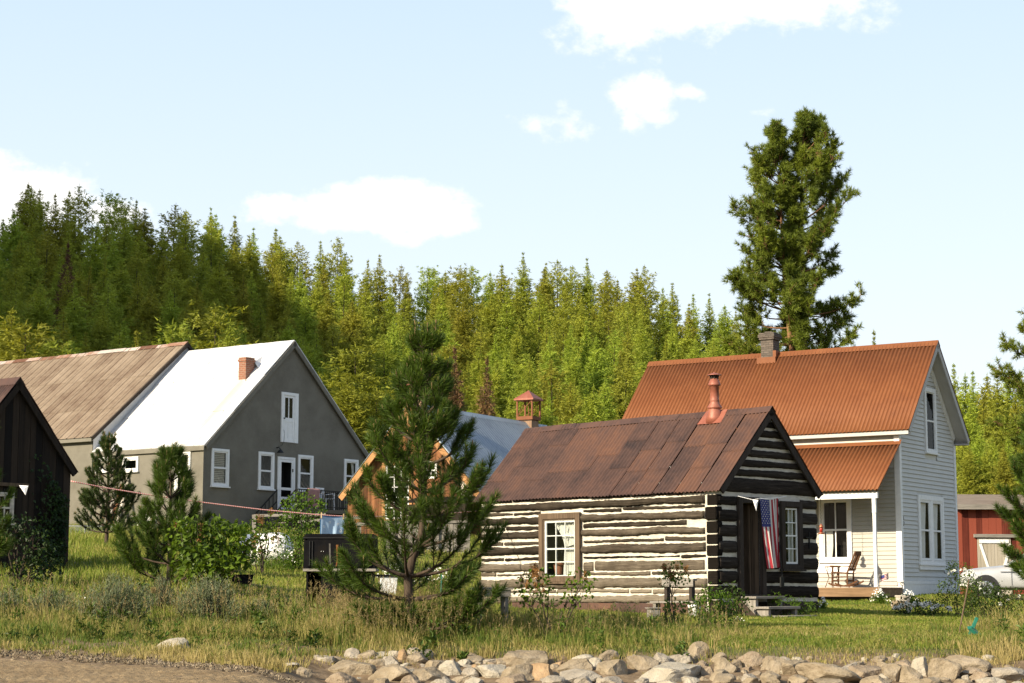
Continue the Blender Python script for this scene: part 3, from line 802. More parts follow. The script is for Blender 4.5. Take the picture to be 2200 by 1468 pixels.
    zz = lambda x: Z(zr) - abs(x)*(zr-ze)/hs
    d.add([(-1.39, .82, zz(-1.4)+.36), (-1.39, 1.16, zz(-1.4)+.36), (-.75, .99, zz(-.75)+.05), (-1.39, .55, zz(-1.4)+.03), (-1.39, 1.45, zz(-1.4)+.03)],
          [(0, 2, 1), (0, 3, 2), (1, 2, 4)])
    d.build('saddle', M['white_metal'], t)
    d = MB(); d.box((-1.95, .75, zz(-1.95)-.2), (-1.886, 1.23, zz(-1.95)+.11)); d.build('flashing', M['white_metal'], t)
    return t
grey = grey_house()

def tan_barn():
    zb = 2.0; zr, ze, hs, y0, Lr = 10.11, 5.93, 5.01, 5.98, 17.0
    t = thing('long_barn', 'long building with a tan rust streaked metal roof behind the white roof', 'barn', G.world(0, y0, zb), G.a)
    sl = math.atan2(zr - ze, hs); c_, s_ = math.cos(sl), math.sin(sl); Ls = hs / c_
    for side in (-1, 1):
        # ribbed sheets: shallow ribs 0.4 m apart
        VV, FF, TT = [], [], []; n0 = 0; R = rnd(9 + side)
        O = np.array((0, -.12, zr - zb)); dn = np.array((side*c_, 0, -s_)); nr = np.array((side*s_, 0, c_)); ax = np.array((0, 1.0, 0))
        for ri, (a, b) in enumerate(((0, .355), (.345, .70), (.69, 1.0))):
            x = 0.0
            while x < Lr:
                wd = .46
                prof = [(0, 0), (.02, .035), (.055, .035), (.075, .0), (.225, .0), (.235, .012), (.255, .012), (.265, 0), (wd, 0)]
                lift = .012*(2-ri) + R.uniform(0, .004); tone = .5 + R.uniform(-.5, .5)
                P = []
                for (dx, h) in prof:
                    for s in (a, b): P.append(O + ax*(x+dx) + dn*(s*Ls + R.uniform(-.0, .012)) + nr*(h+lift))
                n = len(prof)
                FF.append(np.array([[2*i, 2*i+1, 2*i+3, 2*i+2] for i in range(n-1)]) + n0); n0 += len(P)
                VV.append(np.array(P)); TT.append(np.full(len(P), tone)); x += wd
        link_mesh('roof', np_mesh('roof', np.concatenate(VV), FF, M['tan_metal'], tone=np.concatenate(TT)), t)
    d = MB(); R = rnd(4); y = -.15
    while y < Lr:   # patched ridge cap
        l = R.uniform(.6, 1.1); tn = R.uniform(0, 1); h = R.uniform(.05, .085)
        d.add([(-.20, y, zr-zb-.20*s_/c_+h), (-.20, y+l-.01, zr-zb-.20*s_/c_+h), (0, y+l-.01, zr-zb+h), (0, y, zr-zb+h), (.2, y+l-.01, zr-zb-.2*s_/c_+h), (.2, y, zr-zb-.2*s_/c_+h)], [(0, 1, 2, 3), (3, 2, 4, 5)], 0, tn); y += l
    d.build('ridge_cap', M['ridge_rust'], t)
    w = hs - .18; top = lambda x: zr - zb - abs(x)*(zr-ze)/hs - .06
    m = MB()
    wall_with_holes(m, 'gable', .02, -w, w, top, -2.5, [])
    m.add([(-w, .02, -2.5), (-w, Lr, -2.5), (-w, Lr, top(w)), (-w, .02, top(w))], [(0, 1, 2, 3)])
    m.add([(w, .02, -2.5), (w, Lr, -2.5), (w, Lr, top(w)), (w, .02, top(w))], [(0, 1, 2, 3)])
    m.build('wall', M['stucco'], t)
    # white flashing strip up the gable above the lower roof, dark verge
    m = MB()
    for side in (-1, 1):
        P = lambda x, z, y: (side*x, y, z)
        a = [P(0, top(0)-.02, -.02), P(w, top(w)-.02, -.02), P(w, top(w)-.75, -.02), P(0, top(0)-.75, -.02)]
        m.add(a, [(0, 1, 2, 3)])
    m.build('flashing', M['white_metal'], t)
    m = MB()
    for side in (-1, 1):
        O = Vector((0, -.16, zr-zb+.01)); dn = Vector((side*c_, 0, -s_)); nr = Vector((side*s_, 0, c_))
        m.bar(O - nr*.05, O + dn*Ls - nr*.05, .05, .12, up=nr)
    m.build('rake_board', M['trim_dark'], t)
    m = MB(); m.box((-hs-.03, -.12, ze-zb-.16), (-hs+.02, Lr-.1, ze-zb-.03)); m.box((-hs+.021, .03, ze-zb-.16), (-w-.002, Lr-.1, ze-zb-.12)); m.build('fascia', M['stucco'], t)
tan_barn()

# ------------------------------------------------------------------ log cabin
C = Frame(5.55, 40, .765)
def log(mb, plane, off, a0, a1, z0, z1, prot, seed, tone, sgn=-1, topf=None, wig=.012):
    R = rnd(seed); n = max(3, int((a1 - a0) / .035)); h = z1 - z0
    ph = R.uniform(0, 50); V = []; prof = [(0, .10), (.09, .66), (.32, 1.0), (.64, 1.02), (.90, .70), (1, .10)]
    for i in range(n + 1):
        a = a0 + (a1 - a0) * i / n
        lo = z0 + wig * .9 * mnoise.noise((a * .9, ph, 0)) + wig * .42 * mnoise.noise((a * 6, ph, 1)) + wig * .3 * mnoise.noise((a * 17, ph, 2))
        hi = z1 + wig * .9 * mnoise.noise((a * .9, ph, 5)) + wig * .42 * mnoise.noise((a * 6, ph, 7)) + wig * .3 * mnoise.noise((a * 17, ph, 8))
        if topf: hi = min(hi, topf(a)); lo = min(lo, hi - .001)
        for j, (s, p) in enumerate(prof):
            d = prot * p * (1 + .35 * mnoise.noise((a * 5, ph + j * 3, 9)))
            z = lo + (hi - lo) * s
            V.append((a, off - d, z) if plane == 'gable' else (off - d, a, z))
    m = len(prof); F = [(i*m+j, (i+1)*m+j, (i+1)*m+j+1, i*m+j+1) for i in range(n) for j in range(m-1)]
    F += [tuple(range(m)), tuple(n*m+j for j in range(m))]
    mb.add(V, F, 0, tone)

def cabin():
    zb = -.50; zr, hs, ze, w, o, Lr, Lw = 3.906, 1.767, 2.098, 1.67, .16, 7.51, 7.30
    t = thing('log_cabin', 'old log cabin with white chinking and a patched rusty brown roof', 'cabin', C.world(0, 0, zb), C.a)
    Z = lambda z: z - zb
    R = rnd(21)
    topg = gable_top(zr, hs, ze, .05); topl = Z(topg(w))
    hole_l = (4.17, 5.17, Z(.30), Z(1.63))
    hole_d = (-.93, -.31, Z(-.05), Z(1.86)); hole_w = (.46, .98, Z(.60), Z(1.80))
    m = MB()
    wall_with_holes(m, 'left', -w, o, Lw, lambda y: topl, .10, [hole_l])
    wall_with_holes(m, 'gable', o, -w, w, lambda x: Z(topg(x)), .05, [hole_d, hole_w])
    wall_with_holes(m, 'gable', Lw, -w, w, lambda x: Z(topg(x)), .05, [])
    m.add([(w, o, .05), (w, Lw, .05), (w, Lw, topl), (w, o, topl)], [(0, 1, 2, 3)])
    m.build('wall', M['chink'], t)
    for q in (('left', *hole_l, -w, .5), ('gable', *hole_w, o, .5), ('gable', *hole_d, o, 1.6)): rc = MB(); recess(rc, *q); rc.build('interior', M['interior'], t)
    # long wall: thick hewn logs and thin half logs set in chinking
    lg = MB(); z = -.235; i = 0; y_lo, y_hi = .44, Lw
    rows = []
    while z < 2.06:
        hgt = R.uniform(.135, .19) if i % 2 == 0 else R.uniform(.05, .08)
        if i == 0: hgt = .16
        if i == 2: hgt = .20
        rows.append((Z(z), Z(min(z + hgt, 2.13)), i % 2)); z += hgt + R.uniform(.030, .082); i += 1
    for ri, (z0, z1, thin) in enumerate(rows):
        tone = .55 + R.uniform(-.2, .2) + (.55 if ri < 3 else .2 if ri < 5 else 0)
        drift = R.uniform(-.02, .02)
        spans = [(y_lo + R.uniform(-.02, .05), y_hi)]
        if hole_l[2] - .08 < (z0 + z1) / 2 < hole_l[3] + .16: spans = [(spans[0][0], 4.0), (5.30, y_hi)]
        for a, b in spans:
            if thin or R.random() < .12:
                cuts = sorted(R.uniform(a + .5, b - .3, max(1, int((b - a) / 1.9)))) if b - a > 1 else []
                e = [a] + list(cuts) + [b]
                for p, q in zip(e[:-1], e[1:]):
                    if R.random() < .08 and ri > 4: continue
                    log(lg, 'left', -w, p + .03, q - .03, z0 + R.uniform(-.012, .012) , z1 + R.uniform(-.012, .012), .035, int(R.integers(1e6)), tone + R.uniform(-.1, .1), wig=.03)
            else: log(lg, 'left', -w, a, b, z0, z1, .085, int(R.integers(1e6)), tone + R.uniform(-.15, .25), wig=.042)
    lg.build('log_courses', M['log'], t, smooth=True)
    # corner where the crossing logs end
    en = MB(); z = -.40
    while z < 1.95:
        h = min(R.uniform(.2, .28), 2.10 - z); d = R.uniform(.02, .09); y1 = o + R.uniform(.23, .29)
        log(en, 'gable', o - .01, -w - d, -w + .12, Z(z), Z(z + h), .03, int(R.integers(1e6)), .0)
        en.hexa([(-w-d, o-.03, Z(z)+.01), (-w+.01, o-.03, Z(z)), (-w+.01, y1, Z(z)), (-w-d, y1-.02, Z(z)+.015), (-w-d, o-.03, Z(z+h)-.02), (-w+.01, o-.03, Z(z+h)), (-w+.01, y1, Z(z+h)), (-w-d, y1-.02, Z(z+h)-.02)], 0, R.uniform(-.3, .3))
        z += h + .025
    en.build('log_ends', M['log'], t)
    # gable logs
    gm = MB(); zs = []; z = -.44
    while z < 1.95: zs.append((z, z + .245)); z += R.uniform(.295, .335)
    zs[-1] = (zs[-1][0], 1.99)
    zs.append((2.075, 2.38)); z = 2.42
    while z < 3.6: h = R.uniform(.125, .155); zs.append((z, z + h)); z += h + R.uniform(.055, .072)
    for (z0, z1) in zs:
        xm = min(w, (zr - .05 - z0) / ((zr - ze) / hs)); spans = [(-xm, xm)]
        zc = (z0 + z1) / 2
        if zc < 2.02:
            sp = [(-xm, -1.06), (-.18, xm)] if zc > -.12 else [(-xm, xm)]
            if .55 < zc < 1.95: sp = [(-xm, -1.06), (-.18, .34), (1.10, xm)]
            spans = sp
        for a, b in spans:
            log(gm, 'gable', o, a + R.uniform(0, .03), b - R.uniform(0, .03), Z(z0), Z(z1), .05, int(R.integers(1e6)), R.uniform(.2, .8), topf=lambda x: Z(topg(x)) - .01, wig=.02)
    gm.build('gable_logs', M['log_shaded'], t, smooth=True)
    # rusty skirt below the long wall
    sk = MB(); y = .5
    while y < Lw:
        l = R.uniform(.5, 1.1); tn = R.uniform(.1, .95); q = R.uniform(-.015, .015)
        sk.add([(-w-.06-q, y, Z(-.23)), (-w-.06-q, min(y+l, Lw), Z(-.225)), (-w-.10+q, min(y+l, Lw), -.25), (-w-.10+q, y, -.25)], [(0, 1, 2, 3)], 0, tn); y += l - .01
    sk.build('skirt', M['cabin_rust'], t)
    # roof
    sl = math.atan2(zr - ze, hs); c_, s_ = math.cos(sl), math.sin(sl); Ls = hs / c_
    for side in (-1, 1):
        corrugated('roof', Lr, Ls, .105, .019, M['cabin_rust'], t, (0, 0, Z(zr)), (0, 1, 0), (side*c_, 0, -s_), (side*s_, 0, c_), 5 + side, .62, 6, 4, .5, .03, 0)
    rd = MB(); y = -.02
    while y < Lr:
        l = min(R.uniform(.7, 1.2), Lr + .05 - y); h = R.uniform(.03, .05)
        rd.add([(-.13, y, Z(zr)-.13+h), (-.13, y+l, Z(zr)-.13+h-.01), (0, y+l, Z(zr)+h), (0, y, Z(zr)+h+.008), (.13, y+l, Z(zr)-.13+h), (.13, y, Z(zr)-.13+h)], [(0, 1, 2, 3), (3, 2, 4, 5)], 0, R.uniform(0, .6)); y += max(l - .03, .04)
    rd.build('ridge_cap', M['cabin_rust'], t)
    b = MB()
    for side in (-1, 1):
        dn = Vector((side*c_, 0, -s_)); nr = Vector((side*s_, 0, c_)); O = Vector((0, .035, Z(zr)))
        b.bar(O - nr*.09, O + dn*(Ls-.05) - nr*.09, .05, .13, up=nr)
        b.bar(O + dn*(Ls-.10) + Vector((0, .05, 0)) - nr*.06, O + dn*(Ls-.10) + Vector((0, Lr-.1, 0)) - nr*.06, .08, .07, up=nr)
    b.build('rake_board', M['trim_dark'], t)
    # windows and door
    def cab_curtain(fr, P, g0, g1, h0, h1):
        e = []
        for zz in np.linspace(h1, h0, 12):   # local y runs away: the right side of the pane in the picture is g0
            tt = (h1 - zz) / (h1 - h0)
            lft = g1 - .12 - (.36 * math.sin(min(tt, .48) / .48 * 1.57) if tt < .48 else .36 - .12 * (tt - .48))
            e.append((zz, g0 + .01, max(g0 + .12, lft)))
        curtain_mesh(fr, P, e, .09)
        b_ = MB(); zt = h1 - .47 * (h1 - h0); b_.tube([P(g0 + .02, -.055, zt + .05), P(g0 + .25, -.045, zt), P(g0 + .47, -.05, zt + .01), P(g0 + .44, -.045, zt - .13)], .014, 5); b_.build('tie', M['black_iron'], fr)
        b_ = MB(); zz = h0 + .02
        b_.lathe([(.09, 0), (.125, .2), (.14, .22), (.10, .24), (.03, .26)], P(g1 - .16, -.22, zz), 14); b_.build('flower_pot', m_plain('terracotta', (.40, .17, .10), .8, .1, 5), fr)
    window(t, 'window', 'left', 4.03, 5.31, Z(.24), Z(1.76), -w-.055, M['trim_brown'], 1, 1, .13, .045, .02, True, sash=.03)
    window(t, 'window', 'left', 4.165, 5.175, Z(.32), Z(1.62), -w-.03, M['white_paint'], 3, 4, .035, .03, .022, False, curtain=cab_curtain, sash=.035)
    window(t, 'window', 'gable', .36, 1.08, Z(.50), Z(1.94), o-.05, M['trim_dark'], 1, 1, .12, .05, .02, True, sash=.02)
    window(t, 'window', 'gable', .475, .965, Z(.60), Z(1.82), o-.03, M['white_paint'], 3, 4, .025, .02, .02, False, curtain=lace_pair(.36), sash=.03)
    d = MB()
    d.box((-1.05, o-.09, Z(-.05)), (-.932, o+.02, Z(1.985))); d.box((-.308, o-.09, Z(-.05)), (-.19, o+.02, Z(1.985))); d.box((-.931, o-.09, Z(1.862)), (-.309, o+.02, Z(1.985)))
    d.box((-1.0, o-.12, Z(-.10)), (-.24, o+.15, Z(-.052)))
    d.build('door_frame', M['trim_dark'], t)
    d = MB()   # the door stands open into the room
    d.hexa([(-.315, o+.02, Z(-.04)), (-.47, o+.75, Z(-.04)), (-.43, o+.76, Z(-.04)), (-.275+.0, o+.03, Z(-.04)), (-.315, o+.02, Z(1.85)), (-.47, o+.75, Z(1.85)), (-.43, o+.76, Z(1.85)), (-.275, o+.03, Z(1.85))])
    d.bar((-.50, o+.12, Z(-.04)), (-.50, o+.12, Z(1.85)), .045, .03, up=(1, 0, 0))
    d.build('door', M['trim_brown'], t)
    # stove flue
    fy, fx = 1.50, -.10; fz = Z(zr) - .12
    f = MB()
    f.lathe([(.21, -.12), (.19, .02), (.135, .18), (.125, .2), (.165, .21), (.16, .235), (.10, .33), (.10, .36), (.105, .37), (.098, .40), (.098, .70), (.135, .71), (.138, .725), (.135, .74), (.098, .83), (.085, .845), (.085, .86)], (fx, fy, fz), 24)
    fl = f.build('flue', M['copper'], t, smooth=True)
    f = MB()
    for k_ in range(8):
        a = k_*math.pi/4; f.bar((fx+.08*math.cos(a), fy+.08*math.sin(a), fz+.85), (fx+.095*math.cos(a), fy+.095*math.sin(a), fz+.945), .018, .018, up=(0, 1, 0))
    f.lathe([(.07, .855), (.075, .93)], (fx, fy, fz), 14)
    f.build('cap_cage', M['trim_dark'], fl)
    f = MB(); f.lathe([(.155, .935), (.15, .95), (.05, .985), (.02, .99), (.015, 1.01)], (fx, fy, fz), 20); f.build('cap', M['copper'], fl)
    f = MB(); sl_ = (zr-ze)/hs
    f.add([(-.02, fy-.30, Z(zr)+.055), (-.02, fy+.30, Z(zr)+.055), (-.30, fy+.34, Z(zr)-.30*sl_+.05), (-.30, fy-.34, Z(zr)-.30*sl_+.05), (.25, fy-.3, Z(zr)-.25*sl_+.05), (.25, fy+.3, Z(zr)-.25*sl_+.05)], [(0, 1, 2, 3), (0, 1, 5, 4)])
    f.build('flashing', M['copper'], fl)
    # a small iron cross and a tool hung on the gable
    p = C.yplane(o-.06, 1738, 1158); f = MB(); f.bar((p[0], o-.065, Z(p[2])-.22), (p[0], o-.065, Z(p[2])+.14), .035, .02, up=(1, 0, 0)); f.bar((p[0]-.12, o-.068, Z(p[2])+.03), (p[0]+.12, o-.068, Z(p[2])+.03), .03, .02)
    f.build('iron_cross', M['black_iron'], t)
    return t
cabin()
# ------------------------------------------------------------------ white clapboard house
W = Frame(14.158, 62, .997)
def clapboard(mb, plane, off, lo, hi, z0, z1, step, edge_lo=None, edge_hi=None, holes=(), lip=.034):
    """lapped boards: edge_lo(z), edge_hi(z) give the ends of each board"""
    z = z0
    def P(a, n, zz): return (a, off - n, zz) if plane == 'gable' else (off - n, a, zz)
    while z < z1 - 1e-3:
        zt = min(z + step, z1)
        a, b = (edge_lo(zt) if edge_lo else lo), (edge_hi(zt) if edge_hi else hi)
        segs = [(a, b)]
        for h in holes:
            if h[2] < zt - .01 and h[3] > z + .01:
                n = []
                for p, q in segs:
                    if h[1] <= p or h[0] >= q: n.append((p, q)); continue
                    if h[0] > p: n.append((p, h[0]))
                    if h[1] < q: n.append((h[1], q))
                segs = n
        for p, q in segs:
            if q - p < .01: continue
            zn = z + .013   # open shadow gap under each lapped board
            mb.add([P(p, lip, zn), P(q, lip, zn), P(q, .006, zt), P(p, .006, zt), P(p, -.0015, zn), P(q, -.0015, zn)], [(0, 1, 2, 3), (4, 5, 1, 0)])
        z += step
def white_house():
    zb = -.13; zr, hs, ze, w, o, Lr = 8.277, 2.865, 5.157, 2.57, .47, 10.9
    Lw = 10.4; Z = lambda z: z - zb
    t = thing('white_house', 'white clapboard two storey house with a steep corrugated orange rust roof', 'house', W.world(0, 0, zb), W.a)
    sl = math.atan2(zr - ze, hs); c_, s_ = math.cos(sl), math.sin(sl); Ls = hs / c_; slope = (zr - ze) / hs
    topg = gable_top(zr, hs, ze, .14)
    zlw = 5.16
    # openings
    up = (-.25, .80, 4.60, 6.76); db = (-1.09, 1.22, .93, 3.16)
    holes_g = [(-.10, .65, Z(4.74), Z(6.62)), (-.93, -.02, Z(1.05), Z(3.0)), (.21, 1.09, Z(1.05), Z(3.0))]
    pw = (2.12, 3.24, 1.0, 3.06); holes_l = [(2.25, 3.11, Z(1.10), Z(2.93))]
    m = MB()
    wall_with_holes(m, 'gable', o, -w, w, lambda x: Z(topg(x)), -.35, holes_g)
    wall_with_holes(m, 'left', -w, o, Lw, lambda y: Z(zlw), -.35, holes_l)
    wall_with_holes(m, 'gable', Lw, -w, w, lambda x: Z(topg(x)), -.35, [])
    m.add([(w, o, -.35), (w, Lw, -.35), (w, Lw, Z(zlw)), (w, o, Z(zlw))], [(0, 1, 2, 3)])
    m.build('wall', M['siding'], t)
    rc = MB()
    for h in holes_g: rc = MB(); recess(rc, 'gable', *h, o, .5); rc.build('interior', M['interior'], t)
    for h in holes_l: rc = MB(); recess(rc, 'left', *h, -w, .5); rc.build('interior', M['interior'], t)
    cb = MB(); zf = .36
    ed = lambda z: min(w - .15, (zr - .16 - (z + zb)) / slope - .12)
    clapboard(cb, 'gable', o - .002, -w, w, Z(zf), Z(zr) - .5, .138, lambda z: -max(.01, ed(z)), lambda z: max(.01, ed(z)),
              [(up[0]-.02, up[1]+.02, Z(up[2])-.12, Z(up[3])+.02), (db[0]-.02, db[1]+.02, Z(db[2])-.22, Z(db[3])+.02)])
    cb.build('clapboards', M['siding'], t); cb = MB()
    clapboard(cb, 'left', -w - .002, o + .15, 6.0, Z(.20), Z(3.95), .138, None, None, [(pw[0]-.02, pw[1]+.02, Z(.80), Z(pw[3])+.02)])
    clapboard(cb, 'left', -w - .002, o + .15, Lw, Z(4.80), Z(5.10), .15)
    cb.build('clapboards', M['siding_sunlit'], t)
    tr = MB()   # corner boards, skirt, frieze and rake boards
    tr.box((-w-.045, o-.045, Z(zf)-.02), (-w+.13, o-.003, Z(4.98))); tr.box((-w-.045, o-.0025, Z(zf)-.02), (-w-.003, o+.14, Z(4.98)))
    tr.box((w-.11, o-.042, Z(zf)-.02), (w+.04, o-.003, Z(4.98)))
    tr.box((-w-.02, o-.06, Z(zf)-.10), (w+.03, o-.046, Z(zf)+.01)); tr.box((-w-.0, o-.05, -.35), (w+.02, o-.0035, Z(zf)-.101))
    tr.box((-w-.03, o+.15, Z(4.74)), (-w-.004, Lw, Z(4.85)))
    for side in (-1, 1):
        O = Vector((0, o - .028, Z(zr) - .16)); dn = Vector((side*c_, 0, -s_)); nr = Vector((side*s_, 0, c_))
        tr.bar(O - nr*.10, O + dn*(Ls-.38) - nr*.10, .05, .17, up=nr)
    tr.build('trim', M['white_paint'], t)
    so = MB()   # boxed gable overhang: soffit and barge boards
    for side in (-1, 1):
        dn = Vector((side*c_, 0, -s_)); nr = Vector((side*s_, 0, c_)); O = Vector((0, 0, Z(zr)))
        a, b = O - nr*.035, O + dn*(Ls-.02) - nr*.035
        V_ = lambda y: Vector((0, y, 0))
        so.hexa([a+V_(.03)-nr*.075, b+V_(.03)-nr*.075, b+V_(Lr-.05)-nr*.075, a+V_(Lr-.05)-nr*.075, a+V_(.03), b+V_(.03), b+V_(Lr-.05), a+V_(Lr-.05)])
        so.hexa([a+V_(-.005)-nr*.16, b+V_(-.005)-nr*.16, b+V_(.028)-nr*.16, a+V_(.028)-nr*.16, a+V_(-.005)+nr*.01, b+V_(-.005)+nr*.01, b+V_(.028)+nr*.01, a+V_(.028)+nr*.01])
    for side in (-1, 1):
        so.box((side*(hs-.03), .03, Z(ze)-.16), (side*(hs-.06), Lr-.06, Z(ze)-.05))
        so.box((side*(hs-.061), .031, Z(ze)-.155), (side*(w+.003), Lr-.06, Z(ze)-.125))
    so.build('soffit', M['soffit'], t)
    for side in (-1, 1):
        corrugated('roof', Lr + .04, Ls + .03, .135, .024, M['orange_rust'], t, (0, -.02, Z(zr)), (0, 1, 0), (side*c_, 0, -s_), (side*s_, 0, c_), 15 + side, None, 8, 2, .3)
    rd = MB()
    rd.add([(-.17, -.03, Z(zr)-.17*slope+.035), (-.17, Lr+.03, Z(zr)-.17*slope+.035), (0, Lr+.03, Z(zr)+.045), (0, -.03, Z(zr)+.045), (.17, Lr+.03, Z(zr)-.17*slope+.035), (.17, -.03, Z(zr)-.17*slope+.035)], [(0, 1, 2, 3), (3, 2, 4, 5)], 0, .7)
    rd.build('ridge_cap', M['orange_rust'], t)
    # chimney astride the ridge
    ch = MB(); x0, x1, y0, y1 = -.25, .25, 5.86, 6.33; zt = Z(9.05)
    ch.box((x0, y0, Z(7.6)), (x1, y1, zt-.30)); ch.box((x0-.05, y0-.05, zt-.299), (x1+.05, y1+.05, zt-.22)); ch.box((x0-.08, y0-.08, zt-.219), (x1+.08, y1+.08, zt-.12)); ch.box((x0-.05, y0-.05, zt-.119), (x1+.05, y1+.05, zt-.06))
    ch.box((x0+.1, y0+.1, zt-.059), (x1-.1, y1-.1, zt-.0))
    c = ch.build('chimney', M['grey_brick'], t, bevel=.008)
    ch = MB(); ch.box((x0-.1, y0-.12, Z(zr)-.10-.25*slope), (x0-.002, y1+.12, Z(zr)+.12-.25*slope)); ch.box((x0-.05, y0-.12, Z(zr)-.45), (x1+.05, y0-.002, Z(zr)+.07)); ch.build('flashing', M['orange_rust'], c)
    # windows
    wf = lambda *a, **k: window(t, 'window', *a, **k)
    wf('gable', up[0], up[1], Z(up[2]), Z(up[3]), o-.02, M['white_paint'], 1, 2, .14, .05, .035, True, sash=.03)
    def lace(fr, P, g0, g1, h0, h1):
        curtain_mesh(fr, P, [(h1, g0, g1-.02), (h0+.5*(h1-h0), g0, g0+.8*(g1-g0)), (h0, g0, g0+.72*(g1-g0))], .09)
    d = MB(); a, b, z0, z1 = db
    d.box((a, o-.07, Z(z0)), (a+.14, o-.003, Z(z1))); d.box((b-.12, o-.07, Z(z0)), (b, o-.003, Z(z1))); d.box((a+.141, o-.07, Z(z1)-.15), (b-.121, o-.003, Z(z1))); d.box((a+.141, o-.07, Z(z0)), (b-.121, o-.003, Z(z0)+.10))
    d.box((-.02+.0, o-.065, Z(z0)+.101), (.21, o-.003, Z(z1)-.151)); d.box((a-.05, o-.10, Z(z0)-.06), (b+.05, o-.003, Z(z0)-.001)); d.box((a, o-.06, Z(z0)-.20), (b, o-.003, Z(z0)-.061))
    d.build('window_surround', M['white_paint'], t)
    wf('gable', -.94, -.01, Z(1.04), Z(3.01), o-.02, M['white_paint'], 1, 2, .05, .03, .035, False, sash=.035, curtain=lace)
    wf('gable', .20, 1.10, Z(1.04), Z(3.01), o-.02, M['white_paint'], 1, 2, .05, .03, .035, False, sash=.035, curtain=lace)
    wf('left', pw[0], pw[1], Z(pw[2]), Z(pw[3]), -w-.02, M['white_paint'], 2, 2, .14, .05, .035, True, sash=.03,
       curtain=lambda fr, P, g0, g1, h0, h1: curtain_mesh(fr, P, [(h0+.52*(h1-h0), g1-.26, g1), (h0+.2*(h1-h0), g1-.26, g1), (h0, g1-.22, g1)], .08))
    d = MB(); d.box((-w-.05, pw[0]-.1, Z(.62)), (-w-.004, pw[1]+.1, Z(.93))); d.build('panel', M['white_paint'], t)
    # house number on the corner board
    for ch_, px, py in (('1', 1938.0, 1114), ('7', 1938.5, 1126)):
        p = W.yplane(o-.047, px+3, py)
        cu = bpy.data.curves.new('number', 'FONT'); cu.body = ch_; cu.size = .20; cu.align_x = 'CENTER'; cu.align_y = 'CENTER'; cu.extrude = .004
        tmp = bpy.data.objects.new('tmp', cu); COL.objects.link(tmp); bpy.context.view_layer.update()
        me = bpy.data.meshes.new_from_object(tmp); bpy.data.objects.remove(tmp)
        me.materials.clear(); me.materials.append(M['black_iron'])
        link_mesh('house_number', me, t, (p[0], o-.053, Z(p[2])), (math.pi/2, 0, 0))
    # porch: roof, rafters, floor, post
    xe = -4.61; zt, zev = 4.75, 3.16; y0, y1 = .38, 6.2
    d_ = Vector((xe + w, 0, zev - zt)); Lp = d_.length; d_.normalize(); n_ = Vector((-(-d_.z), 0, -d_.x)); n_ = Vector((d_.z, 0, -d_.x)); 
    if n_.z < 0: n_ = -n_
    corrugated('porch_roof', y1 - y0, Lp, .135, .024, M['orange_rust'], t, (-w - .01, y0, Z(zt)), (0, 1, 0), tuple(d_), tuple(n_), 31, None, 8, 2, .3)
    fl = MB(); fl.add([(-w-.006, y0-.02, Z(zt)+.10), (-w-.006, y1, Z(zt)+.10), (-w-.14, y1, Z(zt)-.06), (-w-.14, y0-.02, Z(zt)-.06)], [(0, 1, 2, 3)], 0, .3)
    fl.build('porch_flashing', M['orange_rust'], t)
    pr = MB(); y = y0 + .12
    while y < y1:
        a = Vector((-w - .02, y, Z(zt))) - n_*.09; b = Vector((xe, y, Z(zev))) + Vector((.10, 0, 0.09)) - n_*.09; pr.bar(a, b, .05, .12, up=n_); y += .62
    pr.build('porch_rafters', M['orange_rust'], t)
    pr = MB(); zbm = 2.93
    pr.box((xe+.16, y0+.1, Z(zbm)-.02), (xe+.26, y1, Z(zbm)+.17)); pr.build('porch_beam', M['white_paint'], t)
    ps = MB(); px_ = xe + .21
    for yy in (.60, 5.9):
        ps.box((px_-.06, yy-.06, Z(.165)), (px_+.06, yy+.06, Z(.45))); ps.box((px_-.05, yy-.05, Z(.451)), (px_+.05, yy+.05, Z(2.45))); ps.box((px_-.06, yy-.06, Z(2.451)), (px_+.06, yy+.06, Z(zbm)-.021))
        ps.build('porch_post', M['white_paint'], t, bevel=.012); ps = MB()
    # end wall return board under the porch roof
    fd = MB(); y = y0 + .1
    fb = MB(); fb.box((xe+.02, y0+.05, Z(.10)), (-w-.06, y1, Z(.155)), 0, .5); fb.box((xe+.03, y0+.06, Z(-.13)), (xe+.08, y1, Z(.099))); fb.box((xe+.081, y0+.06, Z(-.13)), (-w-.06, y0+.11, Z(.099)))
    fb.build('porch_floor', M['porch_wood'], t)
    for yy in (.7, 3.2, 5.8): fb = MB(); fb.box((xe+.15, yy-.12, -.4), (xe+.4, yy+.12, Z(-.131))); fb.build('pier', M['stone_pale'], t)
    return t
M['porch_wood'] = m_wood('brown_porch_boards', (.10, .06, .03), (.33, .21, .12), 'y', 1.0)
M['stone_pale'] = m_plain('pale_concrete', (.42, .38, .32), .9, .2, 5, 0, .4)
white_house()

# ------------------------------------------------------------------ boarded wall helper
def boards(mb, plane, off, lo, hi, bottom, topf, width, prot, seed, holes=()):
    R = rnd(seed); a = lo
    def P(q, n, z): return (q, off - n, z) if plane == 'gable' else (off - n, q, z)
    while a < hi - .02:
        b = min(a + width * R.uniform(.8, 1.2), hi); tn = R.uniform(0, 1); p = prot * R.uniform(.6, 1.2)
        zs = [(bottom + R.uniform(-.02, .02), None)]
        spans = []; z = zs[0][0]
        for h in sorted(holes, key=lambda q: q[2]):
            if h[0] < b and h[1] > a: spans.append((z, h[2])); z = h[3]
        spans.append((z, None))
        for z0, z1 in spans:
            ta, tb = (topf(a), topf(b)) if z1 is None else (z1, z1)
            v = [P(a+.004, 0, z0), P(b-.004, 0, z0), P(b-.004, p, z0), P(a+.004, p, z0), P(a+.004, 0, ta), P(b-.004, 0, tb), P(b-.004, p, tb), P(a+.004, p, ta)]
            mb.hexa(v, 0, tn)
        a = b

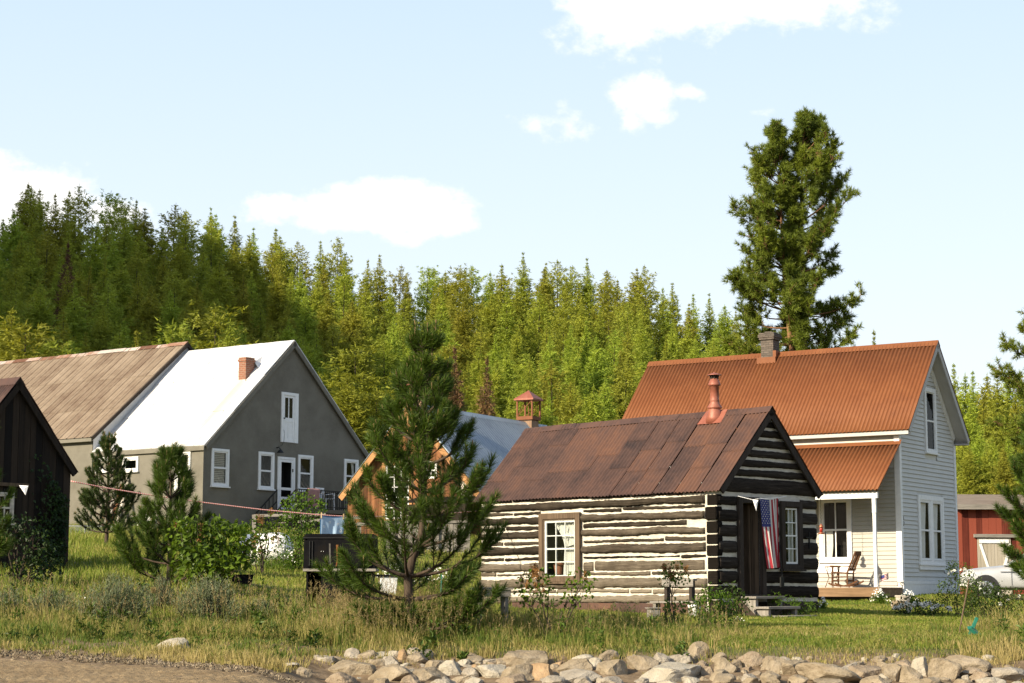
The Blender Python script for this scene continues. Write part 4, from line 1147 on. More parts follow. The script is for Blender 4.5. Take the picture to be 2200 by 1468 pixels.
# ------------------------------------------------------------------ blue roofed wooden house
Bf = Frame(-3.658, 66, -.5)
def cupola(parent, x, y, zr, s=.36, h=1.0):
    b = MB(); b.box((x-s*.8, y-s*.8, zr-.5), (x+s*.8, y+s*.8, zr+.24)); base = b.build('cupola', M['grey_wood_rusty'], parent)
    b = MB(); z0, z1 = zr+.242, zr+.242+h*.62
    b.box((x-s, y-s, z0), (x+s, y+s, z0+.14))
    for sx in (-1, 1):
        for sy in (-1, 1): b.box((x+sx*s-.03*(1+sx), y+sy*s-.03*(1+sy), z0+.141), (x+sx*s+.03*(1-sx), y+sy*s+.03*(1-sy), z1))
    for sx in (-1, 1):
        b.bar((x+sx*(s-.03), y-s+.03, z0+.14), (x+sx*(s-.03), y+s-.03, z1), .02, .02); b.bar((x-s+.03, y+sx*(s-.03), z0+.14), (x+s-.03, y+sx*(s-.03), z1), .02, .02)
    b.tube([(x, y, z0), (x, y, z1)], .02, 5)
    b.build('cupola_frame', M['orange_rust'], base)
    b = MB(); q = s+.07
    b.add([(x-q, y-q, z1), (x+q, y-q, z1), (x+q, y+q, z1), (x-q, y+q, z1), (x-q, y-q, z1+.06), (x+q, y-q, z1+.06), (x+q, y+q, z1+.06), (x-q, y+q, z1+.06), (x, y, z1+.42)],
          [(0, 3, 2, 1), (0, 1, 5, 4), (1, 2, 6, 5), (2, 3, 7, 6), (3, 0, 4, 7), (4, 5, 8), (5, 6, 8), (6, 7, 8), (7, 4, 8)])
    b.build('cupola_roof', M['copper'], base)
M['grey_wood_rusty'] = m_wood('weathered_brown_boards', (.10, .055, .03), (.36, .24, .16), 'z', 1.5)
def blue_house():
    zb = 1.6; zr, hs, ze, Lr = 6.60, 2.93, 3.40, 10.54; w, o, Lw = 2.72, .35, 10.2
    Z = lambda z: z - zb
    t = thing('wooden_house', 'orange brown board house with a blue grey corrugated roof and two cupolas', 'house', Bf.world(0, 0, zb), Bf.a)
    sl = math.atan2(zr - ze, hs); c_, s_ = math.cos(sl), math.sin(sl); Ls = hs / c_
    topg = gable_top(zr, hs, ze, .10)
    m = MB(); holes = [(-1.1, -.15, Z(2.6), Z(4.45)), (.55, .95, Z(4.0), Z(4.5))]
    wall_with_holes(m, 'gable', o, -w, w, lambda x: Z(topg(x)), -.6, holes)
    for x in (-w, w): m.add([(x, o, -.6), (x, Lw, -.6), (x, Lw, Z(topg(w))), (x, o, Z(topg(w)))], [(0, 1, 2, 3)])
    wall_with_holes(m, 'gable', Lw, -w, w, lambda x: Z(topg(x)), -.6, [])
    m.build('wall', M['orange_boards'], t)
    b = MB(); boards(b, 'gable', o-.002, -w, w, -.5, lambda x: Z(topg(x))-.05, .17, .025, 77, [(-1.25, 0, Z(2.45), Z(4.6)), (.5, 1.0, Z(3.95), Z(4.55))])
    b.build('board_siding', M['orange_boards'], t)
    for h in holes: rc = MB(); recess(rc, 'gable', *h, o, .5); rc.build('interior', M['interior'], t)
    window(t, 'window', 'gable', -1.25, 0, Z(2.45), Z(4.6), o-.01, M['bargeboard'], 1, 1, .13, .05, .03, True, sash=.02)
    window(t, 'window', 'gable', -1.115, -.135, Z(2.56), Z(4.47), o, M['white_paint'], 3, 5, .03, .03, .03, False, sash=.03)
    window(t, 'window', 'gable', .5, 1.0, Z(3.95), Z(4.55), o, M['white_paint'], 2, 2, .06, .04, .03, False, sash=.03)
    for side in (-1, 1):
        corrugated('roof', Lr, Ls, .20, .036, M['blue_metal'], t, (0, 0, Z(zr)), (0, 1, 0), (side*c_, 0, -s_), (side*s_, 0, c_), 41 + side, None, 8, 2, .3)
    b = MB(); b.add([(-.15, 0, Z(zr)-.12), (-.15, Lr, Z(zr)-.12), (0, Lr, Z(zr)+.05), (0, 0, Z(zr)+.05), (.15, Lr, Z(zr)-.12), (.15, 0, Z(zr)-.12)], [(0, 1, 2, 3), (3, 2, 4, 5)], 0, .9); b.build('ridge_cap', M['blue_metal'], t)
    b = MB()
    for side in (-1, 1):
        dn = Vector((side*c_, 0, -s_)); nr = Vector((side*s_, 0, c_)); O = Vector((0, .03, Z(zr)))
        b.bar(O - nr*.13, O + dn*Ls - nr*.13, .06, .20, up=nr)
        b.bar(O + Vector((0, .07, 0)) - nr*.06, O + Vector((0, .07, 0)) + dn*Ls - nr*.06, .08, .04, up=nr)
    b.bar((-.62, .0, Z(zr)-.78), (.62, .0, Z(zr)-.78), .06, .12); b.bar((0, 0, Z(zr)-.2), (0, 0, Z(zr)-1.1), .08, .06, up=(1, 0, 0))
    b.build('bargeboard', M['bargeboard'], t)
    cupola(t, 0, .75, Z(zr), .26, .75)
    cupola(t, 0, 9.0, Z(zr)-.12, .36, 1.25)
    # white painted panel low on the right of the gable
    b = MB(); p = Bf.yplane(o-.03, 1003, 1050); boards(b, 'gable', o-.03, p[0]-.24, p[0]+.24, Z(p[2])-.33, lambda x: Z(p[2])+.25, .12, .02, 5); b.build('white_panel', M['grey_white'], t)
    # lean to below with a dark corrugated edge
    b = MB(); b.add([(.2, o-.05, Z(3.30)), (w+.3, o-.05, Z(3.30)), (w+.3, o-1.3, Z(3.05)), (.2, o-1.3, Z(3.05))], [(0, 1, 2, 3)], 0, .1)
    b.box((.3, o-1.2, -.6), (w+.2, o-1.15, Z(3.0))); b.build('lean_to', M['black_boards'], t)
    return t
M['grey_white'] = m_plain('flaking_white_boards', (.55, .50, .42), .9, .35, 9)
blue_house()

# ------------------------------------------------------------------ dark shed at the left edge
Sf = Frame(-9.995, 38, .90)
def left_shed():
    zb = .05; zr, hs, ze, Lr = 4.301, 1.536, 2.481, 3.4; w, o, Lw = 1.40, .12, 3.2
    Z = lambda z: z - zb
    t = thing('old_shed', 'blackened board shed with a steep rusty roof and ivy on its wall', 'shed', Sf.world(0, 0, zb), Sf.a)
    sl = math.atan2(zr - ze, hs); c_, s_ = math.cos(sl), math.sin(sl); Ls = hs / c_
    topg = gable_top(zr, hs, ze, .05)
    wn = [Sf.yplane(o, -18, 1062), Sf.yplane(o, 22, 1118)]
    wa, wb, wz0, wz1 = wn[0][0], wn[1][0], wn[1][2], wn[0][2]
    m = MB(); hole = (wa, wb, Z(wz0), Z(wz1))
    wall_with_holes(m, 'gable', o, -w, w, lambda x: Z(topg(x)), -.4, [hole]); wall_with_holes(m, 'gable', Lw, -w, w, lambda x: Z(topg(x)), -.4, [])
    for x in (-w, w): m.add([(x, o, -.4), (x, Lw, -.4), (x, Lw, Z(topg(w))), (x, o, Z(topg(w)))], [(0, 1, 2, 3)])
    m.build('wall', M['black_boards'], t)
    b = MB(); boards(b, 'gable', o-.002, -w-.02, w+.02, -.35, lambda x: Z(topg(x))-.02, .17, .022, 88, [(wa-.06, wb+.06, Z(wz0)-.06, Z(wz1)+.06)])
    boards(b, 'left', -w-.002, o, Lw, -.35, lambda y: Z(topg(w)), .17, .022, 89)
    b.build('board_siding', M['black_boards'], t)
    rc = MB(); recess(rc, 'gable', *hole, o, .4); rc.build('interior', M['interior'], t)
    window(t, 'window', 'gable', wa-.05, wb+.05, Z(wz0)-.05, Z(wz1)+.05, o-.015, M['grey_white'], 3, 2, .05, .03, .025, True, sash=.03)
    b = MB(); q = Sf.yplane(o-.05, 60, 1044); b.box((-w, o-.09, Z(q[2])-.03), (q[0], o-.025, Z(q[2])+.04)); b.build('ledge', M['trim_brown'], t)
    for side in (-1, 1):
        corrugated('roof', Lr, Ls, .085, .012, M['cabin_rust'], t, (0, 0, Z(zr)), (0, 1, 0), (side*c_, 0, -s_), (side*s_, 0, c_), 51 + side, .65, 5, 3, .5)
    b = MB(); b.add([(-.14, 0, Z(zr)-.12), (-.14, Lr, Z(zr)-.12), (0, Lr, Z(zr)+.05), (0, 0, Z(zr)+.05), (.14, Lr, Z(zr)-.12), (.14, 0, Z(zr)-.12)], [(0, 1, 2, 3), (3, 2, 4, 5)], 0, .2); b.build('ridge_cap', M['cabin_rust'], t)
    b = MB()
    for side in (-1, 1):
        dn = Vector((side*c_, 0, -s_)); nr = Vector((side*s_, 0, c_)); O = Vector((0, .03, Z(zr))); b.bar(O - nr*.08, O + dn*Ls - nr*.08, .05, .12, up=nr)
    b.build('rake_board', M['black_boards'], t)
    return t
left_shed()

# ------------------------------------------------------------------ red shed at the right
Rf = Frame(18.6, 80, .12)
def red_shed():
    p0 = Rf.yplane(0, 2052, 1090); p1 = Rf.yplane(0, 2052, 1285); zb = p1[2] - .1; Z = lambda z: z - zb; x0 = p0[0]; zt = p0[2]
    t = thing('red_shed', 'faded red board shed with a cream braced door behind the car', 'shed', Rf.world(x0, 0, zb), Rf.a)
    Wd = 6.0
    m = MB(); d0 = Rf.yplane(0, 2098, 1156); d1 = Rf.yplane(0, 2160, 1226); da, dbb = d0[0]-x0, d1[0]-x0
    m.add([(0, 0, -.5), (Wd, 0, -.5), (Wd, 0, Z(zt)), (0, 0, Z(zt))], [(0, 1, 2, 3)]); m.add([(0, 0, -.5), (0, 5, -.5), (0, 5, Z(zt)), (0, 0, Z(zt))], [(0, 1, 2, 3)])
    m.add([(Wd, 0, -.5), (Wd, 5, -.5), (Wd, 5, Z(zt)), (Wd, 0, Z(zt))], [(0, 1, 2, 3)]); m.add([(0, 5, -.5), (Wd, 5, -.5), (Wd, 5, Z(zt)), (0, 5, Z(zt))], [(0, 1, 2, 3)]); m.build('wall', M['red_boards'], t)
    b = MB(); boards(b, 'gable', -.002, 0, Wd, -.4, lambda x: Z(zt)-.02, .30, .03, 12); b.build('board_siding', M['red_boards'], t)
    b = MB(); b.hexa([(-.25, -.35, Z(zt)+.02), (Wd+.2, -.35, Z(zt)+.02), (Wd+.2, 5.3, Z(zt)+.75), (-.25, 5.3, Z(zt)+.75), (-.25, -.35, Z(zt)+.10), (Wd+.2, -.35, Z(zt)+.10), (Wd+.2, 5.3, Z(zt)+.83), (-.25, 5.3, Z(zt)+.83)])
    b.build('roof', M['tan_metal'], t)
    b = MB(); b.box((-.22, -.40, Z(zt)-.10), (Wd+.2, -.352, Z(zt)+.11)); b.build('fascia', M['grey_wood_x'], t)
    dh = Z(d0[2]); b = MB(); boards(b, 'gable', -.045, da, dbb+.25, -.1, lambda x: dh, .16, .03, 3); dr = b.build('door', M['beige_door'], t)
    b = MB(); ww = dbb+.25-da
    b.bar((da+.08, -.10, dh-.14), (da+ww-.1, -.10, dh-.14), .02, .16, up=(0, 0, 1)); b.bar((da+.12, -.095, dh-.25), (da+ww*.55, -.095, 0.2), .02, .11, up=(0, 0, 1)); b.bar((da+ww*.98, -.094, dh-.25), (da+ww*.55, -.094, .25), .02, .11, up=(0, 0, 1))
    b.build('brace', M['white_paint'], dr)
    b = MB(); b.box((da-.15, -.16, dh+.02), (dbb+.6, -.04, dh+.16)); b.build('door_rail', M['grey_wood_x'], t)
    return t
red_shed()
# ------------------------------------------------------------------ vegetation tools
class Tri:
    """collects loose triangles (needles, blades, leaf halves)"""
    def __init__(s): s.p = []; s.t = []
    def add(s, P, tone=None):
        s.p.append(np.asarray(P, dtype=np.float32)); s.t.append(np.full(len(P), .5) if tone is None else np.asarray(tone))
    def needles(s, B, D, L, Wd, rng, tone=None):
        B = np.asarray(B); D = unit(np.asarray(D)); n = len(B)
        S = unit(np.cross(D, rng.normal(size=(n, 3))))
        L = np.broadcast_to(L, n)[:, None]; Wd = np.broadcast_to(Wd, n)[:, None]
        s.add(np.stack([B - S*Wd/2, B + S*Wd/2, B + D*L], 1), tone)
    def leaves(s, B, D, N, L, Wd, tone=None, fold=.25):
        """rhomb leaves of two folded halves; B base, D direction, N normal"""
        D = unit(D); S = unit(np.cross(D, N)); N = np.cross(S, D); n = len(B)
        L = np.broadcast_to(L, n)[:, None]; Wd = np.broadcast_to(Wd, n)[:, None]
        m = B + D*L*.42; l = m + S*Wd/2 + N*Wd*fold; r = m - S*Wd/2 + N*Wd*fold; t = B + D*L - N*L*.12
        s.add(np.concatenate([np.stack([B, l, t], 1), np.stack([B, t, r], 1)]), None if tone is None else np.concatenate([tone, tone]))
    def mesh(s, name, mat):
        P = np.concatenate(s.p).reshape(-1, 3); n = len(P) // 3
        T = np.repeat(np.concatenate(s.t), 3)
        return np_mesh(name, P, [np.arange(n * 3).reshape(n, 3)], mat, tone=T)
    def count(s): return sum(len(p) for p in s.p)
def dirs(az, el): return np.stack([np.cos(az)*np.cos(el), np.sin(az)*np.cos(el), np.sin(el)], -1)
def perp(d, rng):
    a = np.cross(d, [0, 0, 1.0])
    if np.linalg.norm(a) < 1e-3: a = np.array([1.0, 0, 0])
    a = a / np.linalg.norm(a); return a, np.cross(a, d)

def m_tone_leaf(name, stops, trans=.3, rough=.6, jitter=.4, scale=1.5):
    k = NT(name)
    geo = k.n('ShaderNodeNewGeometry')
    n = k.noise(k.coord(), scale, 3, .6)
    f = k.math('ADD', k.attr(), k.math('ADD', k.math('MULTIPLY', k.math('SUBTRACT', n, .5), jitter), k.math('MULTIPLY', k.math('SUBTRACT', geo.outputs['Random Per Island'], .5), jitter)))
    c = k.ramp(f, stops)
    b = k.bsdf(c, rough, 0, spec=.2)
    t = k.n('ShaderNodeBsdfTranslucent'); k.l(k.mix(1.0, c, (1.1, 1.1, .65), 'MULTIPLY'), t.inputs['Color'])
    ms = k.n('ShaderNodeMixShader'); ms.inputs[0].default_value = trans
    k.l(b, ms.inputs[1]); k.l(t.outputs[0], ms.inputs[2])
    return k.end(ms.outputs[0])

M['needle'] = m_leaf('pine_needle', (.052, .098, .014), .3, .25, .5)
M['needle_blue'] = m_leaf('short_pine_needle', (.045, .080, .024), .3, .25, .5)
M['ponderosa'] = m_leaf('old_pine_needle', (.140, .195, .030), .30, .32, .5, scale=.6)
M['forest'] = m_leaf('forest_foliage', (.262, .308, .046), .18, .36, .7, objvar=.45, scale=.25)
M['forest_pale'] = m_leaf('young_forest_foliage', (.225, .265, .038), .2, .40, .7, objvar=.3, scale=.3)
M['forest_dead'] = m_leaf('dead_foliage', (.13, .075, .04), .3, .1, .8, objvar=.3, scale=.3, warm=(1.1, 1, .9))
M['lilac'] = m_leaf('lilac_leaf', (.085, .15, .016), .4, .35, .45)
M['vine'] = m_leaf('vine_leaf', (.075, .15, .016), .4, .35, .45)
M['ivy_dark'] = m_leaf('ivy_leaf', (.018, .042, .010), .4, .25, .5)
M['rose_leaf'] = m_leaf('rose_leaf', (.035, .07, .012), .4, .3, .5)
M['sage'] = m_tone_leaf('sage_leaf', [(.1, (.030, .040, .016)), (.5, (.105, .130, .062)), (.95, (.185, .21, .12))], .2)
M['flower'] = m_plain('white_petal', (.80, .79, .72), .7, .06, 6)
M['lilac_seed'] = m_plain('brown_seed_head', (.22, .11, .035), .9, .3, 20)
M['grass'] = m_tone_leaf('tall_grass_blade', [(.02, (.055, .105, .014)), (.40, (.13, .175, .028)), (.66, (.25, .22, .06)), (.95, (.40, .32, .135))], .35, .6, .35, .5)
M['lawn'] = m_tone_leaf('lawn_blade', [(.05, (.095, .16, .017)), (.5, (.195, .235, .030)), (.95, (.34, .29, .09))], .35, .6, .4, .7)
M['seed'] = m_tone_leaf('grass_seed_head', [(.1, (.20, .15, .06)), (.9, (.38, .29, .15))], .3, .8)

# ------------------------------------------------------------------ forest
def conifer_mesh(H, R, kind, seed):
    g = rnd(seed); T = Tri()
    n_wh = int(H * (2.3 if kind != 'loose' else 1.7)); top_off = g.uniform(-.15, .15, 2)
    for i in range(n_wh):
        t = (i + g.uniform(0, .6)) / n_wh
        z = H * (.07 + .93 * t)
        if kind == 'slim': r = R * (1 - t) ** .92
        elif kind == 'loose': r = R * min(1, (1 - t) * 1.9 + .05) ** .8 * g.uniform(.6, 1.1)
        elif kind == 'broad': r = R * (1 - t ** 1.3) ** 1.0
        else: r = R * (1 - t) ** .8 * (1 - .12 * (1 - t))
        r = max(r * g.uniform(.75, 1.15) * min(1.0, .35 + 3.4 * (1 - t)), .10)
        nb = int(6 + r * 3.4) if kind != 'loose' else int(5 + r * 2.6)
        az0 = g.uniform(0, 6.3)
        for b in range(nb):
            az = az0 + b * 2 * math.pi / nb + g.uniform(-.35, .35)
            rr = r * g.uniform(.62, 1.12)
            el = .75 * t ** 1.3 - .18 * (1 - t) + g.uniform(-.25, .25)
            if kind == 'loose': el += .15
            m = max(2, int(rr / .22)) if kind != 'loose' else max(2, int(rr / .30))
            s = np.linspace(.22 if kind != 'loose' else .45, 1, m) * rr
            d = np.array([math.cos(az), math.sin(az), 0.0])
            P = s[:, None] * d; P[:, 2] += z + s * math.tan(el) - .06 * (s / max(rr, .3)) ** 2 * rr + (.1 * (s / rr) ** 3 * rr)
            P += g.normal(0, .13 * min(1, .25 + r), P.shape)
            side = np.array([-d[1], d[0], 0])
            for sg in (-1, 0, 1):
                D = d[None] * g.uniform(.35, .9, (m, 1)) + side[None] * (sg * g.uniform(.4, 1.0, (m, 1))) + np.array([0, 0, 1.0])[None] * g.uniform(-.5, .65, (m, 1))
                for q in range(2):
                    D2 = D + g.normal(0, .28, D.shape)
                    T.needles(P + g.normal(0, .10 * min(1, .3 + r), P.shape), D2, g.uniform(.30, .62, m) * (1.0 if kind != 'loose' else .9) * min(1, .38 + .7*r), g.uniform(.08, .17, m) * min(1, .5 + .6*r), g)
    # leader
    m = 10; zz = np.linspace(H * .95, H * 1.0, m)
    T.needles(np.stack([np.zeros(m), np.zeros(m), zz], 1), np.stack([g.normal(0, .5, m), g.normal(0, .5, m), np.ones(m) * 1.6], 1), .32, .07, g)
    return T
def trunk_mesh(H, r):
    b = MB(); b.tube([(0, 0, -1.5), (0, 0, H*.3), (.05, 0, H*.7), (0, 0, H*.97)], [r, r*.8, r*.4, r*.1], 7)
    return b
KINDS = {'slim': ('slim fir', .185), 'dense': ('dense fir', .225), 'broad': ('broad conifer', .24), 'loose': ('loose crowned pine', .20)}
PROTO = []
def forest():
    g = rnd(101); mesh = {}
    for kind, (nm, ratio) in KINDS.items():
        for v in range(5):
            H0 = 16.0; T = conifer_mesh(H0, H0 * ratio * g.uniform(.9, 1.1), kind, 200 + len(mesh))
            tr = trunk_mesh(H0, .17)
            me = T.mesh('crown', M['forest'])
            to = tr.build('trunk', M['dark_bark']); tm = to.data; bpy.data.objects.remove(to)
            mesh[(kind, v)] = (me, tm)
    pale = {}
    for kind in ('slim', 'dense', 'loose'):
        me = mesh[(kind, 0)][0].copy(); me.materials.clear(); me.materials.append(M['forest_pale']); pale[kind] = (me, mesh[(kind, 0)][1])
    dead = conifer_mesh(16, 2.6, 'slim', 333).mesh('crown', M['forest_dead']); dead = (dead, mesh[('slim', 0)][1])
    recs = []
    def put(px, top, Y, kind, var=None, special=None, hmin=7, wide=1.0, band=''):
        p = at(px, top, Y); base = gz(p[0], Y); H = p[2] - base
        if H < hmin: H = hmin
        s = H / 16.0
        me, tm = special if special else mesh[(kind, int(g.integers(5)) if var is None else var)]
        t = bpy.data.objects.new('conifer_tree', None); COL.objects.link(t); t.empty_display_size = .3
        t.location = (p[0], Y, base); w = s * wide * g.uniform(.9, 1.12)
        if H > 20: w *= .9
        t.scale = (w, w, s); t.rotation_euler = (g.normal(0, .02), g.normal(0, .02), g.uniform(0, 6.3))
        a = bpy.data.objects.new('crown', me); COL.objects.link(a); a.parent = t
        a = bpy.data.objects.new('trunk', tm); COL.objects.link(a); a.parent = t
        recs.append([t, px, top, Y, kind, special, band])
    sky_tops = [(8, 470, 'dense'), (52, 392, 'dense'), (75, 402, 'loose'), (92, 408, 'dense'), (136, 408, 'slim'), (178, 395, 'loose'), (232, 412, 'loose'), (255, 428, 'loose'), (292, 432, 'slim'), (318, 448, 'dense'),
                (372, 438, 'loose'), (402, 460, 'slim'), (450, 448, 'slim'), (468, 462, 'dense'), (508, 466, 'slim'), (543, 490, 'slim'), (585, 492, 'slim'), (615, 508, 'dense'), (640, 520, 'loose'), (695, 520, 'slim'), (722, 508, 'loose'), (748, 545, 'slim'),
                (790, 560, 'slim'), (818, 548, 'slim'), (852, 570, 'loose'), (875, 600, 'slim'), (915, 572, 'loose'), (932, 575, 'loose'), (952, 582, 'dense'), (985, 572, 'loose'), (1008, 570, 'loose'), (1055, 585, 'broad'), (1085, 590, 'loose'), (1126, 545, 'slim'), (1165, 566, 'slim'), (1195, 558, 'loose'), (1228, 570, 'loose'),
                (1266, 556, 'slim'), (1303, 582, 'slim'), (1332, 602, 'slim'), (1365, 578, 'dense'), (1392, 572, 'loose'), (1424, 618, 'slim'), (1448, 608, 'slim'), (1490, 632, 'slim'), (1523, 632, 'slim'), (1556, 656, 'dense'), (1585, 668, 'slim'), (1620, 690, 'dense')]
    for (px, top, kd) in sky_tops: put(px, top, g.uniform(300, 335), kd, band='skyline')
    kinds = ['slim', 'slim', 'dense', 'dense', 'broad', 'loose']
    offs = [38, 80, 125, 175, 230, 285, 335]; Ys = [292, 268, 246, 226, 206, 188, 172]
    for ri, (of, Y) in enumerate(zip(offs, Ys)):
        step = 47 if ri < 4 else 56
        px = -20 + (ri % 2) * step / 2
        while px < 1665:
            x = px + g.uniform(-13, 13); top = skyline(x) + of + g.uniform(-34, 34)
            lim = 760 if x < 420 else 790 if x < 640 else 900 if x < 1330 else 800
            if x > 1390: lim = 775 - (x - 1390) * .06
            if top < lim + 10: put(x, top, Y + g.uniform(-9, 9), kinds[int(g.integers(6))], band=('upper slope' if ri < 2 else 'middle slope' if ri < 4 else 'lower slope'))
            px += step * g.uniform(.85, 1.15)
    # beyond the white house on the right
    for (px, top, Y, kd) in [(2046, 782, 250, 'slim'), (2066, 805, 230, 'dense'), (2090, 798, 245, 'slim'), (2118, 803, 240, 'dense'), (2140, 806, 235, 'broad'), (2168, 800, 240, 'dense'), (2195, 806, 240, 'slim'),
                         (2060, 850, 200, 'slim'), (2085, 860, 195, 'broad'), (2112, 842, 205, 'slim'), (2140, 868, 190, 'dense'), (2172, 850, 200, 'broad'), (2200, 870, 195, 'dense'),
                         (2068, 930, 165, 'dense'), (2100, 915, 160, 'slim'), (2130, 940, 165, 'broad'), (2165, 925, 160, 'slim'), (2196, 945, 165, 'dense'), (2080, 1000, 140, 'broad'), (2120, 985, 140, 'dense'), (2160, 1010, 138, 'broad')]:
        put(px, top, Y, kd, band='slope beyond')
    # sunlit and odd trees nearer the houses
    for (px, top, Y, kd, wd) in [(768, 738, 112, 'loose', 1.25), (745, 800, 108, 'dense', 1.2), (805, 835, 110, 'loose', 1.3), (22, 662, 104, 'dense', 1.1), (52, 690, 100, 'loose', 1.4), (284, 712, 112, 'slim', .9), (380, 690, 116, 'loose', .9), (470, 655, 124, 'loose', 1.1), (505, 690, 122, 'dense', .9), (130, 728, 105, 'loose', 1.2), (1880, 712, 170, 'slim', .7)]:
        put(px, top, Y, kd, special=pale[kd if kd in pale else 'slim'], hmin=4, wide=wd, band='behind houses')
    for (px, top, Y, wd) in [(1036, 768, 150, .8), (975, 745, 160, .7), (140, 520, 240, .7)]:
        put(px, top, Y, 'slim', special=dead, wide=wd, band='dead')
    # labels
    marks = [(140, 'above the dark shed'), (400, 'above the tan barn roof'), (640, 'above the white metal roof'), (800, 'right of the grey gable peak'), (1000, 'behind the tall young pine'), (1200, 'above the blue roof'),
             (1400, 'above the log cabin roof'), (1640, 'left of the brick chimney'), (2030, 'beyond the orange ridge'), (9999, 'right of the white house')]
    groups = {}
    for r in recs:
        t, px, top, Y, kind, sp, band = r
        mk = next(m for lim, m in marks if px < lim)
        if band == 'dead': base = 'dead rust brown conifer ' + mk
        elif band == 'behind houses': base = 'bright yellow green young conifer ' + mk
        elif band == 'slope beyond': base = KINDS[kind][0] + ' ' + mk
        else: base = KINDS[kind][0] + ', ' + band + ' ' + mk
        groups.setdefault(base, []).append(r)
    ords = ['leftmost', 'second from left', 'third from left', 'fourth from left', 'fifth from left', 'sixth from left', 'seventh from left', 'eighth from left', 'ninth from left', 'tenth from left']
    for base, L in groups.items():
        L.sort(key=lambda r: r[1])
        for i, r in enumerate(L):
            tag(r[0], base if len(L) == 1 else (ords[min(i, 9)] + ' ' + base), 'tree', 'conifers on the wooded hillside')
    print('forest trees', len(recs))
forest()

# ------------------------------------------------------------------ the tall old pine behind the white house
def old_pine(name, label, base, H, z0, prof, seed, twin=True, tufts=20, nl=.34):
    g = rnd(seed); T = Tri(); B = MB()
    t = thing(name, label, 'tree', base)
    leaders = [((0, 0), (.45, .1), H)] + ([((0, 0), (-.85, -.15), H * .965)] if twin else [])
    for li, (b0, tp, h) in enumerate(leaders):
        fork = .30 if li else 0
        pts = []; rad = []
        for s in np.linspace(fork, 1, 12):
            k = (s - fork) / (1 - fork)
            pts.append((tp[0] * k ** .7 + .1*math.sin(s*7), tp[1] * k + .08*math.sin(s*9+1), h * s if li == 0 else H*fork + (h - H*fork) * k)); rad.append(max(.02, .30 * (1 - s) ** .8 * (1 if li == 0 else .75)))
        B.tube(pts, rad, 8)
        pts = np.array(pts)
        z = z0
        while z < h - .2:
            s = (z - z0) / (h - z0)
            R = np.interp(s, [p for p, _ in prof], [r for _, r in prof])
            nb = int(g.integers(4, 7)) if z < h - 1.5 else 4
            for b in range(nb):
                az = g.uniform(0, 2 * math.pi)
                r = R * g.uniform(.45, 1.15)
                # keep the twin leaders' branches on their own sides
                if twin:
                    out = math.cos(az) * (1 if li == 0 else -1); r *= .72 + .38 * out
                r = max(r, .3)
                o = np.array([np.interp(z, pts[:, 2], pts[:, i]) for i in range(3)])
                el0 = -.30 + .9 * s + g.uniform(-.15, .2)
                P = [o]; n = 7
                for k in range(1, n + 1):
                    f = k / n; el = el0 + .75 * f ** 1.6
                    P.append(P[-1] + np.array([math.cos(az)*math.cos(el), math.sin(az)*math.cos(el), math.sin(el)]) * r / n)
                    az += g.uniform(-.12, .12)
                B.tube(P, [max(.012, .045 * (1 - k / (n + 1)) * min(1, r / 2)) for k in range(n + 1)], 4, cap=False)
                P = np.array(P)
                # twigs with rosettes
                nt = int(6 + r * 10)
                f = g.uniform(.42, 1.0, nt) ** .8; f[0] = 1.0
                idx = f * n; i0 = np.minimum(idx.astype(int), n - 1); fr = (idx - i0)[:, None]
                C0 = P[i0] * (1 - fr) + P[i0 + 1] * fr
                D = P[i0 + 1] - P[i0]; D = unit(D)
                off = unit(D * .5 + g.normal(0, .75, (nt, 3)) + np.array([0, 0, .45]))
                tl = g.uniform(.12, .5, nt)[:, None] * min(1.2, .5 + r * .25); C1 = C0 + off * tl
                for q in range(nt):
                    if tl[q, 0] > .22: B.tube([C0[q], C1[q]], [.012, .008], 3, cap=False)
                for q in range(2):
                    Cq = C1 - off * (.13 * q)
                    nn = tufts; Dn = unit(off[:, None] * (.75 - .2*q) + g.normal(0, .55, (nt, nn, 3)) + np.array([0, 0, .12]))
                    T.needles(np.repeat(Cq, nn, 0), Dn.reshape(-1, 3), g.uniform(.6, 1.0, nt * nn) * nl, .036, g)
            z += g.uniform(.26, .52) * (1.15 - .3 * s)
    link_mesh('crown', T.mesh('crown', M['ponderosa']), t)
    B.build('trunk', M['bark_orange'], t, smooth=True)
    return t
p = on_ground(1725, 92); top = at(1750, 250, 92)[2] - p[2]
old_pine('old_pine', 'very tall old pine with two leaders standing behind the orange roofed house', p, top, top * .36, [(0, 2.3), (.12, 2.9), (.3, 2.9), (.5, 2.6), (.75, 2.3), (.9, 1.5), (1, .5)], 71)
p = on_ground(2292, 88); top = at(2230, 590, 88)[2] - p[2]
old_pine('old_pine', 'old pine whose outer boughs reach in at the right edge of the view', p, top, top * .42, [(0, 3.6), (.3, 3.0), (.6, 2.4), (.85, 1.7), (1, .5)], 72, twin=False)

